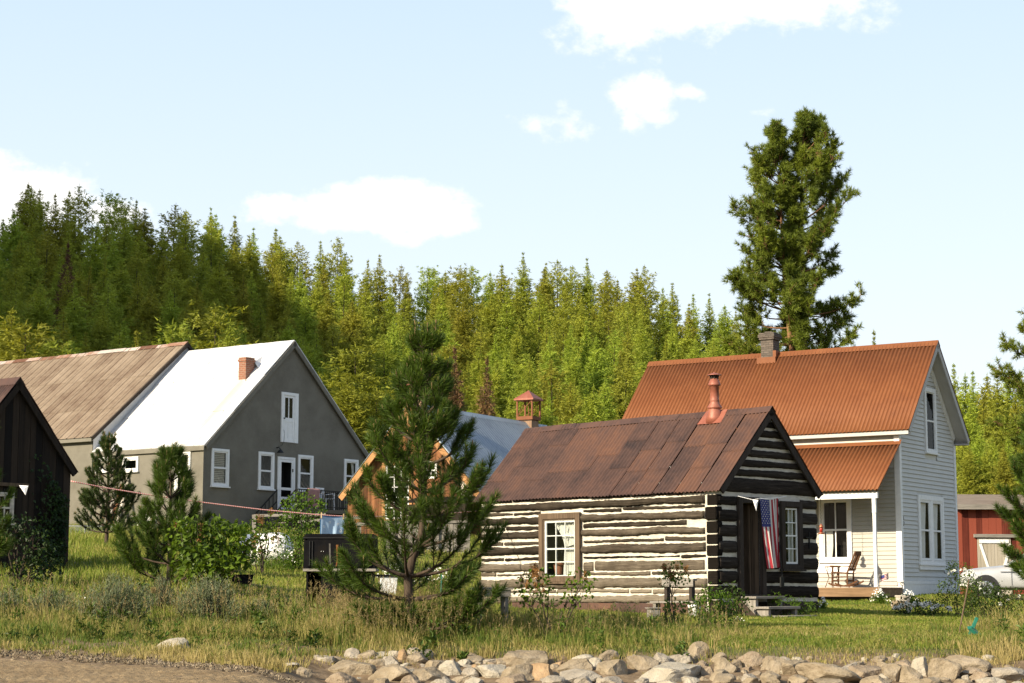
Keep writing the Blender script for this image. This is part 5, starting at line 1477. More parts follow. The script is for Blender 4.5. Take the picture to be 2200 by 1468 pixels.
# ------------------------------------------------------------------ young pines
def young_pine(label, px, Y, H, R, whorls, seed, mat, nl=.15, dens=300, nw=.009, bend=0.0, subs=3, low=.10, prof=None, lift=.9, trunk_r=.07, el_low=.0, candles=True, shift=(0, 0)):
    g = rnd(seed); T = Tri(); B = MB(); K = MB()
    base = on_ground(px, Y); base = (base[0], base[1], base[2] - .04)
    t = thing('young_pine', label, 'tree', base)
    def trunk(s): return np.array([bend * math.sin(min(s, .35) / .35 * math.pi) * (1 if s < .35 else 0) + shift[0] * s, .05 * math.sin(s * 5) + shift[1] * s, H * s])
    pts = [trunk(s) for s in np.linspace(0, 1, 16)]
    B.tube(pts, [max(.008, trunk_r * (1 - s) ** .85) for s in np.linspace(0, 1, 16)], 8)
    def twig(P, d0):
        """needles along a polyline P"""
        P = np.array(P); seg = np.linalg.norm(np.diff(P, axis=0), axis=1); tot = seg.sum(); n = max(6, int(tot * dens))
        u = g.uniform(d0, 1, n) * tot; cs = np.concatenate([[0], np.cumsum(seg)]); i0 = np.clip(np.searchsorted(cs, u) - 1, 0, len(seg) - 1)
        fr = ((u - cs[i0]) / seg[i0])[:, None]; C = P[i0] * (1 - fr) + P[i0 + 1] * fr; D = unit(P[i0 + 1] - P[i0])
        rad = unit(np.cross(D, g.normal(size=(n, 3)))); a = g.uniform(.35, 1.05, n)[:, None]
        dd = D * np.cos(a) + rad * np.sin(a); dd[:, 2] += .05 - .12 * (a[:, 0] > .8)
        T.needles(C, dd, g.uniform(.65, 1.05, n) * nl, nw, g)
        # end brush
        m = int(26); T.needles(np.repeat(P[-1:], m, 0), unit(D[-1:] * .0 + (P[-1] - P[-2]) / seg[-1] + g.normal(0, .38, (m, 3))), g.uniform(.6, 1, m) * nl, nw, g)
        if candles and g.random() < .6:
            e = (P[-1] - P[-2]) / seg[-1]; K.tube([P[-1], P[-1] + (e * .5 + np.array([0, 0, .6])) * g.uniform(.05, .11)], [.012, .007], 5)
    for w in range(whorls):
        s = low + (.90 - low) * (w + g.uniform(-.12, .12)) / (whorls - 1) if whorls > 1 else .5
        s = max(.03, s); o = trunk(s)
        Lb = R * (np.interp(s, [q for q, _ in prof], [r for _, r in prof]) if prof else (1 - s) ** .75 + .06)
        nb = int(g.integers(5, 7)); az0 = g.uniform(0, 6.3)
        for b in range(nb):
            az = az0 + b * 2 * math.pi / nb + g.uniform(-.3, .3); L = Lb * g.uniform(.75, 1.15)
            el = el_low + .62 * s + g.uniform(-.15, .15); n = 8; P = [o]
            for k in range(1, n + 1):
                f = k / n; e = el + lift * f ** 1.5 * g.uniform(.8, 1.2); P.append(P[-1] + dirs(np.array(az), np.array(min(e, 1.45))) * L / n); az += g.uniform(-.07, .07)
            B.tube(P, [max(.005, trunk_r * .38 * (1 - .8 * k / n) * min(1, L + .3)) for k in range(n + 1)], 5, cap=False)
            twig(P, .42 if L > .5 else .12)
            for q in range(int(subs + (L > .75))):
                f = g.uniform(.35, .88); i = int(f * n); d = unit(P[min(i + 1, n)] - P[i]); a_, b_ = perp(d, g)
                dd = unit(d * .75 + a_ * g.choice([-1, 1]) * g.uniform(.45, .95) + np.array([0, 0, g.uniform(.0, .5)])); l = L * (1.02 - f) * g.uniform(.5, .9) + .09
                Q = [P[i]]
                for k in range(4): Q.append(Q[-1] + dd * l / 4); dd = unit(dd + np.array([0, 0, .22]))
                B.tube(Q, [.010, .008, .007, .006, .005], 4, cap=False); twig(Q, .28)
    # leader with upright candles
    twig([trunk(s) for s in (.86, .9, .94, .97, 1.0)], 0)
    for k in range(5):
        a = k * 1.26; o = trunk(.93); tip = o + np.array([math.cos(a) * .16, math.sin(a) * .16, g.uniform(.25, .42) * min(1, H / 3.5)]); twig([o, (o + tip) / 2 + np.array([math.cos(a), math.sin(a), 0]) * .04, tip], .1)
        K.tube([tip - np.array([0, 0, .06]), tip + np.array([0, 0, .10])], [.013, .008], 5)
    link_mesh('foliage', T.mesh('foliage', mat), t)
    B.build('trunk', M['bark'], t, smooth=True)
    if K.v: K.build('candle', M['candle'], t).__setitem__('kind', 'stuff')
    return t
M['candle'] = m_plain('pine_candle', (.20, .14, .06), .8, .25, 20)
Yp = 26.9
bp = on_ground(908, Yp); Hp = at(905, 705, Yp)[2] - bp[2]
young_pine('tall young pine in the middle with a crooked trunk and long upswept branches', 908, Yp, Hp, 1.34, 11, 301, M['needle'], .185, 270, .0100, bend=-.22, subs=5, low=.04,
           prof=[(0, .95), (.1, 1.12), (.22, 1.12), (.37, .95), (.52, .80), (.66, .60), (.78, .40), (.88, .24), (1, .10)], lift=.95, trunk_r=.075, el_low=-.05)
bp = on_ground(228, 50); Hp = at(222, 935, 50)[2] - bp[2]
young_pine('small dark pine standing between the dark shed and the grey house', 228, 50, Hp, 1.08, 12, 302, M['needle_blue'], .12, 260, .014, subs=3, low=.14, prof=[(0, .85), (.2, .95), (.4, .82), (.6, .62), (.8, .38), (.92, .2), (1, .1)], lift=.8, trunk_r=.06)
bp = on_ground(362, 34.0); Hp = at(372, 968, 34.0)[2] - bp[2]
young_pine('bushy light tipped young pine left of the lilac bush', 362, 34.0, Hp, 1.10, 8, 303, M['needle'], .18, 300, .0105, subs=3, low=.06, prof=[(0, 1.1), (.15, 1.12), (.35, .72), (.6, .58), (.8, .42), (.92, .2), (1, .1)], lift=1.1, trunk_r=.055, el_low=.05)
young_pine('pine sprig poking in at the left edge before the dark shed', -42, 33.0, 2.9, .85, 6, 304, M['needle'], .17, 260, .011, subs=3, low=.2, lift=1.0, trunk_r=.05)
bp = on_ground(2262, 40); Hp = at(2240, 830, 40)[2] - bp[2]
young_pine('dark bushy pine at the right edge in front of the red shed', 2262, 40, Hp, 1.3, 11, 305, M['needle'], .18, 300, .013, subs=4, low=.14, prof=[(0, .6), (.12, .9), (.3, 1.0), (.55, .85), (.75, .6), (.9, .3), (1, .1)], lift=.9, trunk_r=.08)
# ------------------------------------------------------------------ grass
def ground_many(u, Y):
    """arrays of tangent u = (px-1100)/F and forward distance -> points on the ground"""
    X = u * Y * 1.0
    Z = ground_z(X, Y); d = Y * CT + Z * ST; X = u * d; Z = ground_z(X, Y)
    return np.stack([X, Y, Z], 1)
def pnoise(X, Y, s, off=0):
    return np.array([mnoise.noise((x * s, y * s, off)) for x, y in zip(X, Y)])
def inside(Fm, P, x0, x1, y0, y1):
    lx = Fm.c*(P[:, 0]-Fm.X) + Fm.s*(P[:, 1]-Fm.Y); ly = -Fm.s*(P[:, 0]-Fm.X) + Fm.c*(P[:, 1]-Fm.Y)
    return (lx > x0) & (lx < x1) & (ly > y0) & (ly < y1)
def footprint(P):
    return inside(C, P, -1.75, 1.75, .1, 7.4) | inside(W, P, -4.6, 2.6, .4, 10) | inside(Sf, P, -1.45, 1.45, .1, 3.3) | inside(G, P, -4.8, 4.8, 0, 22) | inside(Bf, P, -2.8, 2.8, .3, 10)
def blades(T, P, h, w, lean, g, tone):
    """curved blades of two pieces"""
    n = len(P); az = g.uniform(0, 2*math.pi, n); d = np.stack([np.cos(az), np.sin(az), np.zeros(n)], 1)
    h = np.asarray(h)[:, None]; w = np.broadcast_to(w, n)[:, None]; lean = np.asarray(lean)[:, None]
    sa = g.uniform(-.8, .8, n); s = np.stack([np.cos(sa), np.sin(sa), np.zeros(n)], 1) * w / 2
    up = np.array([0, 0, 1.0])
    m = P + up*h*.55 + d*h*lean*.28; t = P + up*h*(1 - .25*lean) + d*h*lean
    T.add(np.stack([P - s, P + s, m + s*.8], 1), tone); T.add(np.stack([P - s, m + s*.8, m - s*.8], 1), tone); T.add(np.stack([m - s*.8, m + s*.8, t], 1), tone)
def grass():
    g = rnd(500)
    # tall rough grass along the front of the yards
    T = Tri(); S = Tri()
    m = 30; n = 5200
    cpx = g.uniform(-330, 2520, n); cY = 22.0 + (30.5 - 22.0) * g.random(n) ** 1.1
    lo = np.interp(cpx, [-100, 300, 480, 600, 680, 720, 2300], [23.7, 23.0, 22.2, 22.2, 24.3, 24.55, 24.55]); ok = (cY > lo) | (g.random(n) < .10)*(cY > 23.3)
    Pc = ground_many((cpx - 1100) / FPX, cY); pn = pnoise(Pc[:, 0], Pc[:, 1], .55); pn2 = pnoise(Pc[:, 0], Pc[:, 1], 1.9, 21)
    edge = np.clip((cY - lo) / 1.5, 0, 1)
    prob = np.clip(.70 + pn * .9 + .35*pn2, .12, 1) * np.interp(cpx, [0, 600, 1000, 1100, 1400, 1500, 2000, 2200], [1, 1, 1, .75, .6, .22, .22, .8]) * (.45 + .55*edge)
    k = (g.random(n) < prob) & ok; Pc, cpx, cY, pn, pn2, edge = Pc[k], cpx[k], cY[k], pn[k], pn2[k], edge[k]; n = len(Pc)
    hc = np.interp(cpx, [-50, 200, 500, 650, 800, 1000, 1100, 1350, 1550, 1650, 1900, 2050, 2200], [.22, .18, .20, .30, .36, .38, .30, .27, .20, .09, .09, .20, .28])
    hc = hc * (.45 + .55*edge) * np.clip(1 + pn * 1.1 + .5*pn2, .35, 1.9) * g.uniform(.55, 1.25, n)
    tc = np.clip(.46 + pn * .55 + g.normal(0, .17, n) + .30*(1-edge) + np.interp(cpx, [0, 500, 900, 1300, 1700, 2200], [-.08, .08, .16, -.06, .06, .02]), 0, 1)
    N_ = n*m; off = g.normal(0, 1, (N_, 2)) * np.repeat(.03 + .09*hc, m)[:, None]; P = np.repeat(Pc, m, 0); P[:, 0] += off[:, 0]; P[:, 1] += off[:, 1]
    h = np.repeat(hc, m) * g.uniform(.35, 1.1, N_); tone = np.clip(np.repeat(tc, m) + g.normal(0, .13, N_), 0, 1); lean = g.uniform(.05, .75, N_); w = g.uniform(.005, .011, N_)
    d = np.concatenate([off, np.zeros((N_, 1))], 1) + np.concatenate([g.normal(0, .02, (N_, 2)), np.zeros((N_, 1))], 1); d = unit(d)
    sa = g.uniform(-.8, .8, N_); sd = np.stack([np.cos(sa), np.sin(sa), np.zeros(N_)], 1) * w[:, None] / 2; up = np.array([0, 0, 1.0]); H = h[:, None]; Ln = lean[:, None]
    m1 = P + up*H*.6 + d*H*Ln*.28; t1 = P + up*H*(1 - .3*Ln) + d*H*Ln
    T.add(np.stack([P - sd, P + sd, m1 + sd*.8], 1), tone); T.add(np.stack([P - sd, m1 + sd*.8, m1 - sd*.8], 1), tone); T.add(np.stack([m1 - sd*.8, m1 + sd*.8, t1], 1), tone)
    # short growth between the tufts
    q = 76000; px = g.uniform(-330, 2520, q); Y = g.uniform(22.0, 30, q); lo = np.interp(px, [-100, 300, 480, 600, 680, 720, 2300], [23.6, 22.9, 22.1, 22.1, 23.9, 24.1, 24.1])
    P = ground_many((px - 1100) / FPX, Y); pn = pnoise(P[:, 0], P[:, 1], .8, 31); k = (Y > lo + .9*g.random(q)) & (g.random(q) < np.clip(.75 + pn, .15, 1)); P, pn, Y, lo = P[k], pn[k], Y[k], lo[k]; q = len(P)
    blades(T, P, g.uniform(.03, .11, q), g.uniform(.006, .012, q), g.uniform(.2, 1.0, q), g, np.clip(.55 + .5*pn + g.normal(0, .18, q) + .3*np.clip(1 - (Y - lo)/1.5, 0, 1), 0, 1))
    o = link_mesh('tall_grass', T.mesh('tall_grass', M['grass'])); tag(o, 'tall uncut green and straw grass along the front of the yards', 'grass', kind='stuff')
    # seed stalks
    n = 1500; px = g.choice([0, 1, 2], n, p=[.22, .63, .15]); px = np.where(px == 0, g.uniform(0, 560, n), np.where(px == 1, g.normal(830, 110, n), g.uniform(1050, 1600, n)))
    Y = g.uniform(25.2, 29.8, n); P = ground_many((px - 1100) / FPX, Y); h = g.uniform(.4, .78, n) * np.where(px > 1050, .6, .9)
    az = g.uniform(0, 6.28, n); ln = g.uniform(.05, .35, n); top = P + np.stack([np.cos(az)*ln*h, np.sin(az)*ln*h, h], 1)
    S2 = Tri(); S2.needles(P, top - P, np.linalg.norm(top - P, axis=1), .006, g, np.clip(g.normal(.55, .15, n), 0, 1))
    link = link_mesh('grass_stalks', S2.mesh('grass_stalks', M['grass'])); tag(link, 'thin seeding grass stalks around the tall young pine', 'grass', kind='stuff')
    m = 16; B = np.repeat(top, m, 0); D0 = np.repeat(unit(top - P), m, 0); st = g.uniform(-.20, .02, n*m)[:, None]
    S.needles(B + D0*st, D0 + g.normal(0, .5, (n*m, 3)) + np.array([0, 0, -.15]), g.uniform(.02, .06, n*m), .006, g, np.clip(g.normal(.5, .25, n*m), 0, 1))
    o = link_mesh('grass_seed_heads', S.mesh('grass_seed_heads', M['seed'])); tag(o, 'feathery straw coloured seed heads above the tall grass', 'grass', kind='stuff')
    # mown lawn on the right
    T = Tri(); n = 140000
    px = g.uniform(980, 2560, n); Y = np.exp(g.uniform(math.log(25.8), math.log(66), n)); P = ground_many((px - 1100)/FPX, Y)
    pn = pnoise(P[:, 0], P[:, 1], .45, 3); pn2 = pnoise(P[:, 0], P[:, 1], 1.7, 5)
    k = ~footprint(P); P, px, Y, pn, pn2 = P[k], px[k], Y[k], pn[k], pn2[k]; n = len(P)
    h = g.uniform(.03, .075, n) * (1 + .5*pn2) * np.interp(Y, [25, 30, 45, 66], [1.3, 1, 1.0, 1.4]); tone = np.clip(.48 + .45*pn + .3*pn2 + g.normal(0, .17, n), 0, 1)
    blades(T, P, h, g.uniform(.008, .014, n) * np.interp(Y, [25, 66], [1, 2.0]), g.uniform(.2, 1.0, n), g, tone)
    o = link_mesh('lawn_grass', T.mesh('lawn_grass', M['lawn'])); tag(o, 'short mown lawn in front of the cabin and the white house', 'lawn', kind='stuff')
    # rougher meadow on the left
    T = Tri(); n = 125000
    px = g.uniform(-420, 1100, n); Y = np.exp(g.uniform(math.log(28.5), math.log(75), n)); P = ground_many((px - 1100)/FPX, Y)
    pn = pnoise(P[:, 0], P[:, 1], .4, 13); pn2 = pnoise(P[:, 0], P[:, 1], 1.3, 15)
    k = ~footprint(P) & (g.random(n) < np.clip(.75 + pn, .2, 1)); P, px, Y, pn, pn2 = P[k], px[k], Y[k], pn[k], pn2[k]; n = len(P)
    hb = np.interp(px, [0, 300, 420, 520, 700, 1000], [.24, .22, .16, .09, .11, .14]) * np.interp(Y, [28, 34, 46, 75], [1.1, .9, 1.1, 1.5])
    h = g.uniform(.4, 1.2, n) * hb * (1 + .7*pn2); tone = np.clip(.50 + .4*pn + .3*pn2 + g.normal(0, .18, n), 0, 1)
    blades(T, P, h, g.uniform(.007, .014, n) * np.interp(Y, [28, 75], [1, 2.2]), g.uniform(.1, .8, n), g, tone)
    o = link_mesh('meadow_grass', T.mesh('meadow_grass', M['lawn'])); tag(o, 'half dry meadow grass between the shed, the pines and the grey house', 'grass', kind='stuff')
grass()

def weeds():
    g = rnd(640); T = Tri(); n = 330; px = np.concatenate([g.uniform(-300, 1000, 240), np.where(g.random(90) < .6, g.uniform(1000, 1560, 90), g.uniform(2060, 2500, 90))]); Y = g.uniform(24.6, 33, n); P = ground_many((px - 1100)/FPX, Y)
    for p in P:
        k = int(g.integers(14, 46)); hgt = g.uniform(.10, .38); az = g.uniform(0, 6.28, k); el = g.uniform(.1, 1.2, k); D = dirs(az, el); B = p + np.stack([g.normal(0, .035, k), g.normal(0, .035, k), g.random(k)*hgt], 1)
        L = g.uniform(.05, .13); T.leaves(B, D, unit(np.stack([np.zeros(k), np.zeros(k), np.ones(k)], 1) + g.normal(0, .4, (k, 3))), g.uniform(.6, 1.1, k)*L, L*g.uniform(.18, .5))
    o = link_mesh('weeds', T.mesh('weeds', M['weed'])); tag(o, 'scattered dark leafy weeds growing through the rough grass', 'weeds', kind='stuff')
M['weed'] = m_leaf('weed_leaf', (.06, .11, .02), .45, .3, .5, scale=.8)
weeds()
# ------------------------------------------------------------------ rocks of the low wall
def m_rock(name, a, b, c, spots):
    k = NT(name); v = k.coord()
    n = k.noise(v, 3.0, 7, .65); f = k.noise(v, 28, 5, .7)
    col = k.ramp(n, [(.3, a), (.52, b), (.72, c)])
    sp = k.ramp(f, [(.52, (0, 0, 0)), (.70, (1, 1, 1))])
    col = k.mix(k.math('MULTIPLY', sp, .55), col, spots)
    return k.end(k.bsdf(col, .9, 0, k.math('ADD', k.math('MULTIPLY', n, 2.0), f), .7, .03, .15))
ROCKM = {'tan': m_rock('tan_granite', (.175, .135, .085), (.27, .22, .15), (.36, .30, .22), (.20, .14, .09)),
         'grey': m_rock('grey_granite', (.21, .18, .14), (.32, .28, .22), (.43, .385, .31), (.14, .12, .09)),
         'pale': m_rock('pale_granite', (.29, .255, .19), (.375, .335, .26), (.44, .40, .33), (.30, .25, .18)),
         'orange': m_rock('orange_stone', (.22, .14, .075), (.32, .22, .125), (.40, .29, .18), (.22, .12, .06)),
         'reddish': m_rock('reddish_stone', (.175, .13, .085), (.265, .21, .145), (.35, .285, .21), (.16, .09, .06))}
def rock_mesh(seed, w, d, h, ang, mat, sub=4):
    import bmesh
    g = rnd(seed); bm = bmesh.new(); bmesh.ops.create_icosphere(bm, subdivisions=sub, radius=1.0)
    cuts = [unit(g.normal(size=3)) for _ in range(int(ang) + 3)]; lim = g.uniform(.60, .90, len(cuts))
    sq = g.uniform(2.2, 3.2)
    for v in bm.verts:
        p = np.array(v.co); q = np.sign(p) * np.abs(p) ** (2 / sq); q = q / max(1e-6, np.sum(np.abs(q) ** sq) ** (1 / sq)); p = q
        for c, l in zip(cuts, lim):
            dd = p @ c
            if dd > l: p = p - c * (dd - l) * .96
        nz = mnoise.noise(Vector(p * 1.1) + Vector((seed, 0, 0))) * .16 + mnoise.noise(Vector(p * 2.8) + Vector((0, seed, 0))) * .07 + mnoise.noise(Vector(p * 7) + Vector((0, 0, seed))) * .028
        p = p * (1 + nz); v.co = (p[0]*w/2, p[1]*d/2, p[2]*h/2)
    me = bpy.data.meshes.new('rock'); bm.to_mesh(me); bm.free(); me.materials.append(mat)
    me.update()
    return me
ROCKS = [  # px, py, w, h (photo pixels), colour, facets
(693,1424,44,32,'grey',5),(726,1421,28,22,'tan',2),(755,1410,26,26,'grey',2),(787,1411,38,22,'tan',1),(816,1410,29,18,'pale',1),(814,1430,26,20,'tan',1),(841,1429,36,28,'grey',3),(757,1444,86,46,'tan',2),
(797,1424,22,14,'tan',1),(844,1411,24,18,'pale',3),(865,1416,26,28,'orange',3),(887,1402,22,18,'grey',2),(905,1410,40,22,'grey',2),(898,1424,40,30,'tan',3),(844,1457,76,42,'tan',1),(937,1434,46,32,'tan',5),
(972,1444,40,50,'pale',7),(920,1456,62,32,'tan',3),(815,1447,16,16,'tan',1),(655,1448,28,22,'tan',3),(997,1427,22,15,'pale',1),(1010,1450,28,22,'grey',1),(1022,1421,34,18,'tan',2),(1055,1446,66,36,'pale',2),(1056,1424,26,17,'grey',1),
(1082,1427,30,21,'tan',1),(1019,1436,16,13,'orange',2),(995,1464,44,18,'tan',2),(1134,1424,76,40,'tan',1),(1116,1454,62,36,'tan',2),(1160,1452,54,38,'orange',3),(1232,1438,64,34,'tan',4),(1254,1420,42,20,'pale',3),(1237,1460,78,28,'grey',3),
(1305,1414,38,26,'tan',3),(1308,1431,34,18,'reddish',2),(1316,1442,58,40,'tan',6),(1281,1430,26,24,'pale',3),(1199,1430,18,14,'orange',2),(1382,1431,58,30,'tan',3),(1420,1425,34,32,'grey',3),(1461,1419,46,20,'grey',1),(1499,1405,38,36,'tan',5),
(1442,1451,104,48,'pale',6),(1545,1416,25,20,'tan',3),(1556,1436,44,32,'tan',3),(1543,1457,36,26,'tan',2),(1518,1443,26,24,'reddish',3),(1180,1466,34,14,'grey',1),(1581,1431,22,18,'tan',2),(1297,1466,34,14,'grey',1),
(1614,1426,46,38,'reddish',4),(1657,1435,46,38,'tan',6),(1680,1429,28,26,'grey',3),(1706,1441,50,52,'tan',6),(1655,1461,38,28,'tan',4),(1775,1436,60,15,'tan',1),(1780,1454,108,36,'tan',3),(1862,1446,60,30,'reddish',3),(1818,1445,26,17,'grey',2),
(1916,1452,44,38,'tan',5),(1941,1432,36,18,'reddish',2),(1954,1454,42,30,'tan',4),(1979,1441,32,40,'pale',7),(2025,1446,54,48,'tan',5),(2075,1432,92,36,'tan',3),(2086,1445,34,16,'reddish',2),(2167,1452,68,32,'grey',4),(2020,1465,32,14,'tan',2),
(2075,1460,17,14,'grey',2),(2107,1457,32,20,'reddish',3),(1614,1461,32,20,'grey',3),(1900,1434,25,16,'tan',2),(1709,1466,34,12,'tan',2),
(365,1398,80,34,'pale',6),(542,1430,52,12,'tan',2),(548,1450,20,13,'tan',2),(621,1431,38,10,'pale',2),(499,1458,28,12,'grey',3)]
def rocks():
    g = rnd(900); recs = []
    for i, (px, py, w, h, col, ang) in enumerate(ROCKS):
        Y = float(np.interp(py, [1400, 1415, 1430, 1445, 1460, 1470], [25.0, 24.75, 24.35, 23.85, 23.4, 23.2]))
        if px < 660: Y = float(np.interp(py, [1395, 1430, 1460], [24.25, 23.5, 22.8]))
        c = at(px, py, Y); s = Y / FPX; w *= 1.27; h *= 1.28; ang += 3
        me = rock_mesh(1000 + i, w*s*1.04, w*s*g.uniform(.75, 1.0), h*s*1.06, ang, ROCKM[col], 4 if w > 30 else 3)
        o = link_mesh('rock', me, None, tuple(c), (g.uniform(-.12, .12), g.uniform(-.2, .2), g.uniform(-.5, .5)))
        if i == len(ROCKS) - 5: o.rotation_euler = (0.15, -.30, .2)
        recs.append((o, px, py, w, h, col, ang))
    marks = [(660, 'on the road verge'), (880, 'below the black cabinet'), (1010, 'below the tall young pine'), (1105, 'below the grey table'), (1290, 'below the twin stemmed lilac'), (1420, 'below the cabin window'), (1600, 'below the plant bench'), (1760, 'below the cabin steps'), (1930, 'below the white porch'), (2060, 'below the rose bush'), (9999, 'at the right end of the wall')]
    gr = {}
    for r in recs:
        o, px, py, w, h, col, ang = r; mk = next(m for l, m in marks if px < l)
        size = 'big' if w > 58 else 'small' if w < 32 else 'middling'
        shp = 'angular' if ang > 7 else 'flattish' if h < w * .45 else 'rounded'
        gr.setdefault(f'{size} {shp} {col} rock {mk}', []).append(r)
    for b, L in gr.items():
        L.sort(key=lambda r: r[1])
        pre = [''] if len(L) == 1 else ['left ', 'right '] if len(L) == 2 else ['leftmost ', 'second ', 'third ', 'fourth ', 'fifth ', 'sixth ', 'seventh ']
        for i, r in enumerate(L):
            tag(r[0], pre[min(i, 6)] + b + (' counted from the left' if len(L) > 2 and i else ''), 'rock', 'rocks of the low dry wall' if r[1] > 660 else 'loose rocks on the road verge')
    # smaller stones wedged between and behind the big ones
    n = 0
    cells = ['below the black cabinet', 'below the tall young pine', 'below the twin stemmed lilac', 'below the cabin window', 'below the cabin steps', 'below the white porch', 'below the rose bush']
    while n < 110:
        px = g.uniform(690, 2190); py = g.uniform(1412, 1466); w = g.uniform(14, 34); h = w*g.uniform(.5, .8)
        Y = float(np.interp(py, [1400, 1415, 1430, 1445, 1460, 1470], [25.0, 24.75, 24.35, 23.85, 23.4, 23.2])) + .16; s = Y/FPX
        col = ['tan', 'grey', 'tan', 'pale', 'reddish'][int(g.integers(5))]
        o = link_mesh('rock', rock_mesh(2000 + n, w*s, w*s*.9, h*s, 4 + n % 3, ROCKM[col], 3), None, tuple(at(px, py, Y)), (g.uniform(-.3, .3), g.uniform(-.3, .3), g.uniform(0, 3)))
        mk = next(m for l, m in marks if px < l); tag(o, f'small {col} chinking stone wedged between bigger rocks {mk}', 'rock', f'{col} wedge stones {mk}'); n += 1
    # the lowest course, half sunk in the dirt of the road edge
    px = 700.0; i = 0
    while px < 2240:
        w = g.uniform(34, 74); h = w*g.uniform(.42, .62); py = g.uniform(1460, 1476); Y = 23.15 + g.uniform(-.08, .08); s = Y/FPX
        col = ['tan', 'grey', 'tan', 'pale', 'reddish', 'tan'][int(g.integers(6))]
        o = link_mesh('rock', rock_mesh(3000 + i, w*s, w*s*.9, h*s, 5 + i % 3, ROCKM[col], 4), None, tuple(at(px + w*.5, py, Y)), (g.uniform(-.15, .15), g.uniform(-.15, .15), g.uniform(0, 3)))
        mk = next(m for l, m in marks if px + w*.5 < l); tag(o, f'{col} rock half sunk in the lowest course {mk}', 'rock', f'{col} rocks of the lowest course {mk}'); px += w*g.uniform(.95, 1.5); i += 1
    # gravel between and before the stones
    T = Tri(); n = 5200; px = g.uniform(-60, 900, n); Y = g.normal(0, .30, n) + np.interp(px, [-60, 0, 300, 500, 620, 900], [23.6, 23.6, 22.85, 21.7, 20.9, 20.5])
    P = ground_many((px-1100)/FPX, Y); P[:, 2] += .018; r = .004 + .028 * g.random(n) ** 4
    for k in range(4):
        a = unit(g.normal(size=(n, 3))); b = unit(g.normal(size=(n, 3))); c = -a - b + .4*unit(g.normal(size=(n, 3)))
        T.add(np.stack([P + a*r[:, None], P + b*r[:, None], P + c*r[:, None]*.7 + np.array([0, 0, .3])*r[:, None]], 1))
    o = link_mesh('gravel', T.mesh('gravel', ROCKM['tan'])); tag(o, 'loose gravel and stone chips along the edge of the dirt road', 'gravel', kind='stuff')
rocks()

# ------------------------------------------------------------------ leafy shrubs
def leaf_cloud(T, blobs, n, L, Wd, g, shell=.55):
    """blobs: (centre, radii) ; leaves crowd the outer part and hang outward"""
    w = np.array([r[0]*r[1]*r[2] for _, r in blobs]) ** .7; w /= w.sum()
    for (c, r), wi in zip(blobs, w):
        m = max(6, int(n * wi)); d = unit(g.normal(size=(m, 3))); rad = shell + (1 - shell) * g.random(m) ** .6
        rad *= 1 + .5*np.array([mnoise.noise(Vector(q * 2.6 + c)) for q in d])
        B = np.array(c) + d * rad[:, None] * np.array(r); out = unit(d + np.array([0, 0, .25]) + g.normal(0, .5, (m, 3)))
        D = unit(out * .6 + np.array([0, 0, -.35]) + g.normal(0, .55, (m, 3)))
        T.leaves(B, D, out, g.uniform(.65, 1.1, m) * L, g.uniform(.75, 1.1, m) * Wd, None)
def shrub(name, label, px, Y, blobs_px, n, L, Wd, mat, seed, stems=5, group=None, cat='shrub', r0=.02, flowers=None, seeds=None, depth=1.0):
    g = rnd(seed); base = on_ground(px, Y); t = thing(name, label, cat, base, 0, group); base = np.array(base)
    blobs = []
    for (bx, by, rx, ry, dy) in blobs_px:
        c = at(bx, by, Y + dy) - base; blobs.append((c, (rx*Y/FPX, rx*Y/FPX*depth, ry*Y/FPX)))
    T = Tri(); leaf_cloud(T, blobs, n, L, Wd, g)
    link_mesh('foliage', T.mesh('foliage', mat), t)
    B = MB()
    for k in range(stems):
        c, r = blobs[k % len(blobs)]; e = np.array(c) + g.normal(0, .35, 3)*np.array(r); s = np.array([g.normal(0, .06), g.normal(0, .05), -.05]); m = (s + e) * .5 + g.normal(0, .05, 3)
        B.tube([s, s*.6 + m*.4, m, m*.4 + e*.6, e], [r0, r0*.85, r0*.7, r0*.5, r0*.3], 5)
        for q in range(3):
            f = m*.5 + e*.5; e2 = np.array(c) + g.normal(0, .55, 3)*np.array(r); B.tube([f, (f+e2)/2 + g.normal(0, .03, 3), e2], [r0*.4, r0*.3, r0*.2], 4)
    B.build('stem', M['dark_bark'], t)
    def extras(nm, spec, mt):
        q, sz, where = spec; b = Tri()
        for _ in range(q):
            c, r = blobs[int(g.integers(len(blobs)))] if where is None else blobs[where[int(g.integers(len(where)))]]
            d = unit(g.normal(size=3)); d[1] = -abs(d[1]); d[2] = abs(d[2]) * (1 if nm == 'seed_head' else .6) - (.15 if nm != 'seed_head' else 0)
            p = np.array(c) + d*np.array(r)*g.uniform(.85, 1.12)
            if nm == 'flower':
                m = 16; dd = unit(g.normal(size=(m, 3))); s_ = sz*g.uniform(.6, 1.1); b.leaves(np.repeat(p[None], m, 0), dd, unit(g.normal(size=(m, 3))), s_, s_*.8)
            else:
                m = 60; pp = p + np.stack([g.normal(0, sz*.25, m), g.normal(0, sz*.25, m), g.uniform(-sz, sz, m)], 1); b.leaves(pp, unit(g.normal(size=(m, 3)) + [0, 0, .7]), unit(g.normal(size=(m, 3))), .035, .016)
        o = link_mesh(nm, b.mesh(nm, mt), t); o['kind'] = 'stuff'
    if flowers: extras('flower', flowers, M['flower'])
    if seeds: extras('seed_head', seeds, M['lilac_seed'])
    return t
shrub('lilac_shrub', 'broad leafy lilac bush right of the light tipped pine', 455, 32.6, [(455, 1180, 80, 62, 0), (410, 1160, 45, 45, -.2), (500, 1165, 45, 45, .1), (440, 1225, 60, 35, -.3), (520, 1190, 28, 30, 0), (470, 1140, 35, 25, 0), (425, 1195, 30, 26, -.5), (480, 1215, 26, 22, -.5)], 1250, .125, .095, M['lilac'], 41, 9, seeds=(4, .07, [1, 2]))
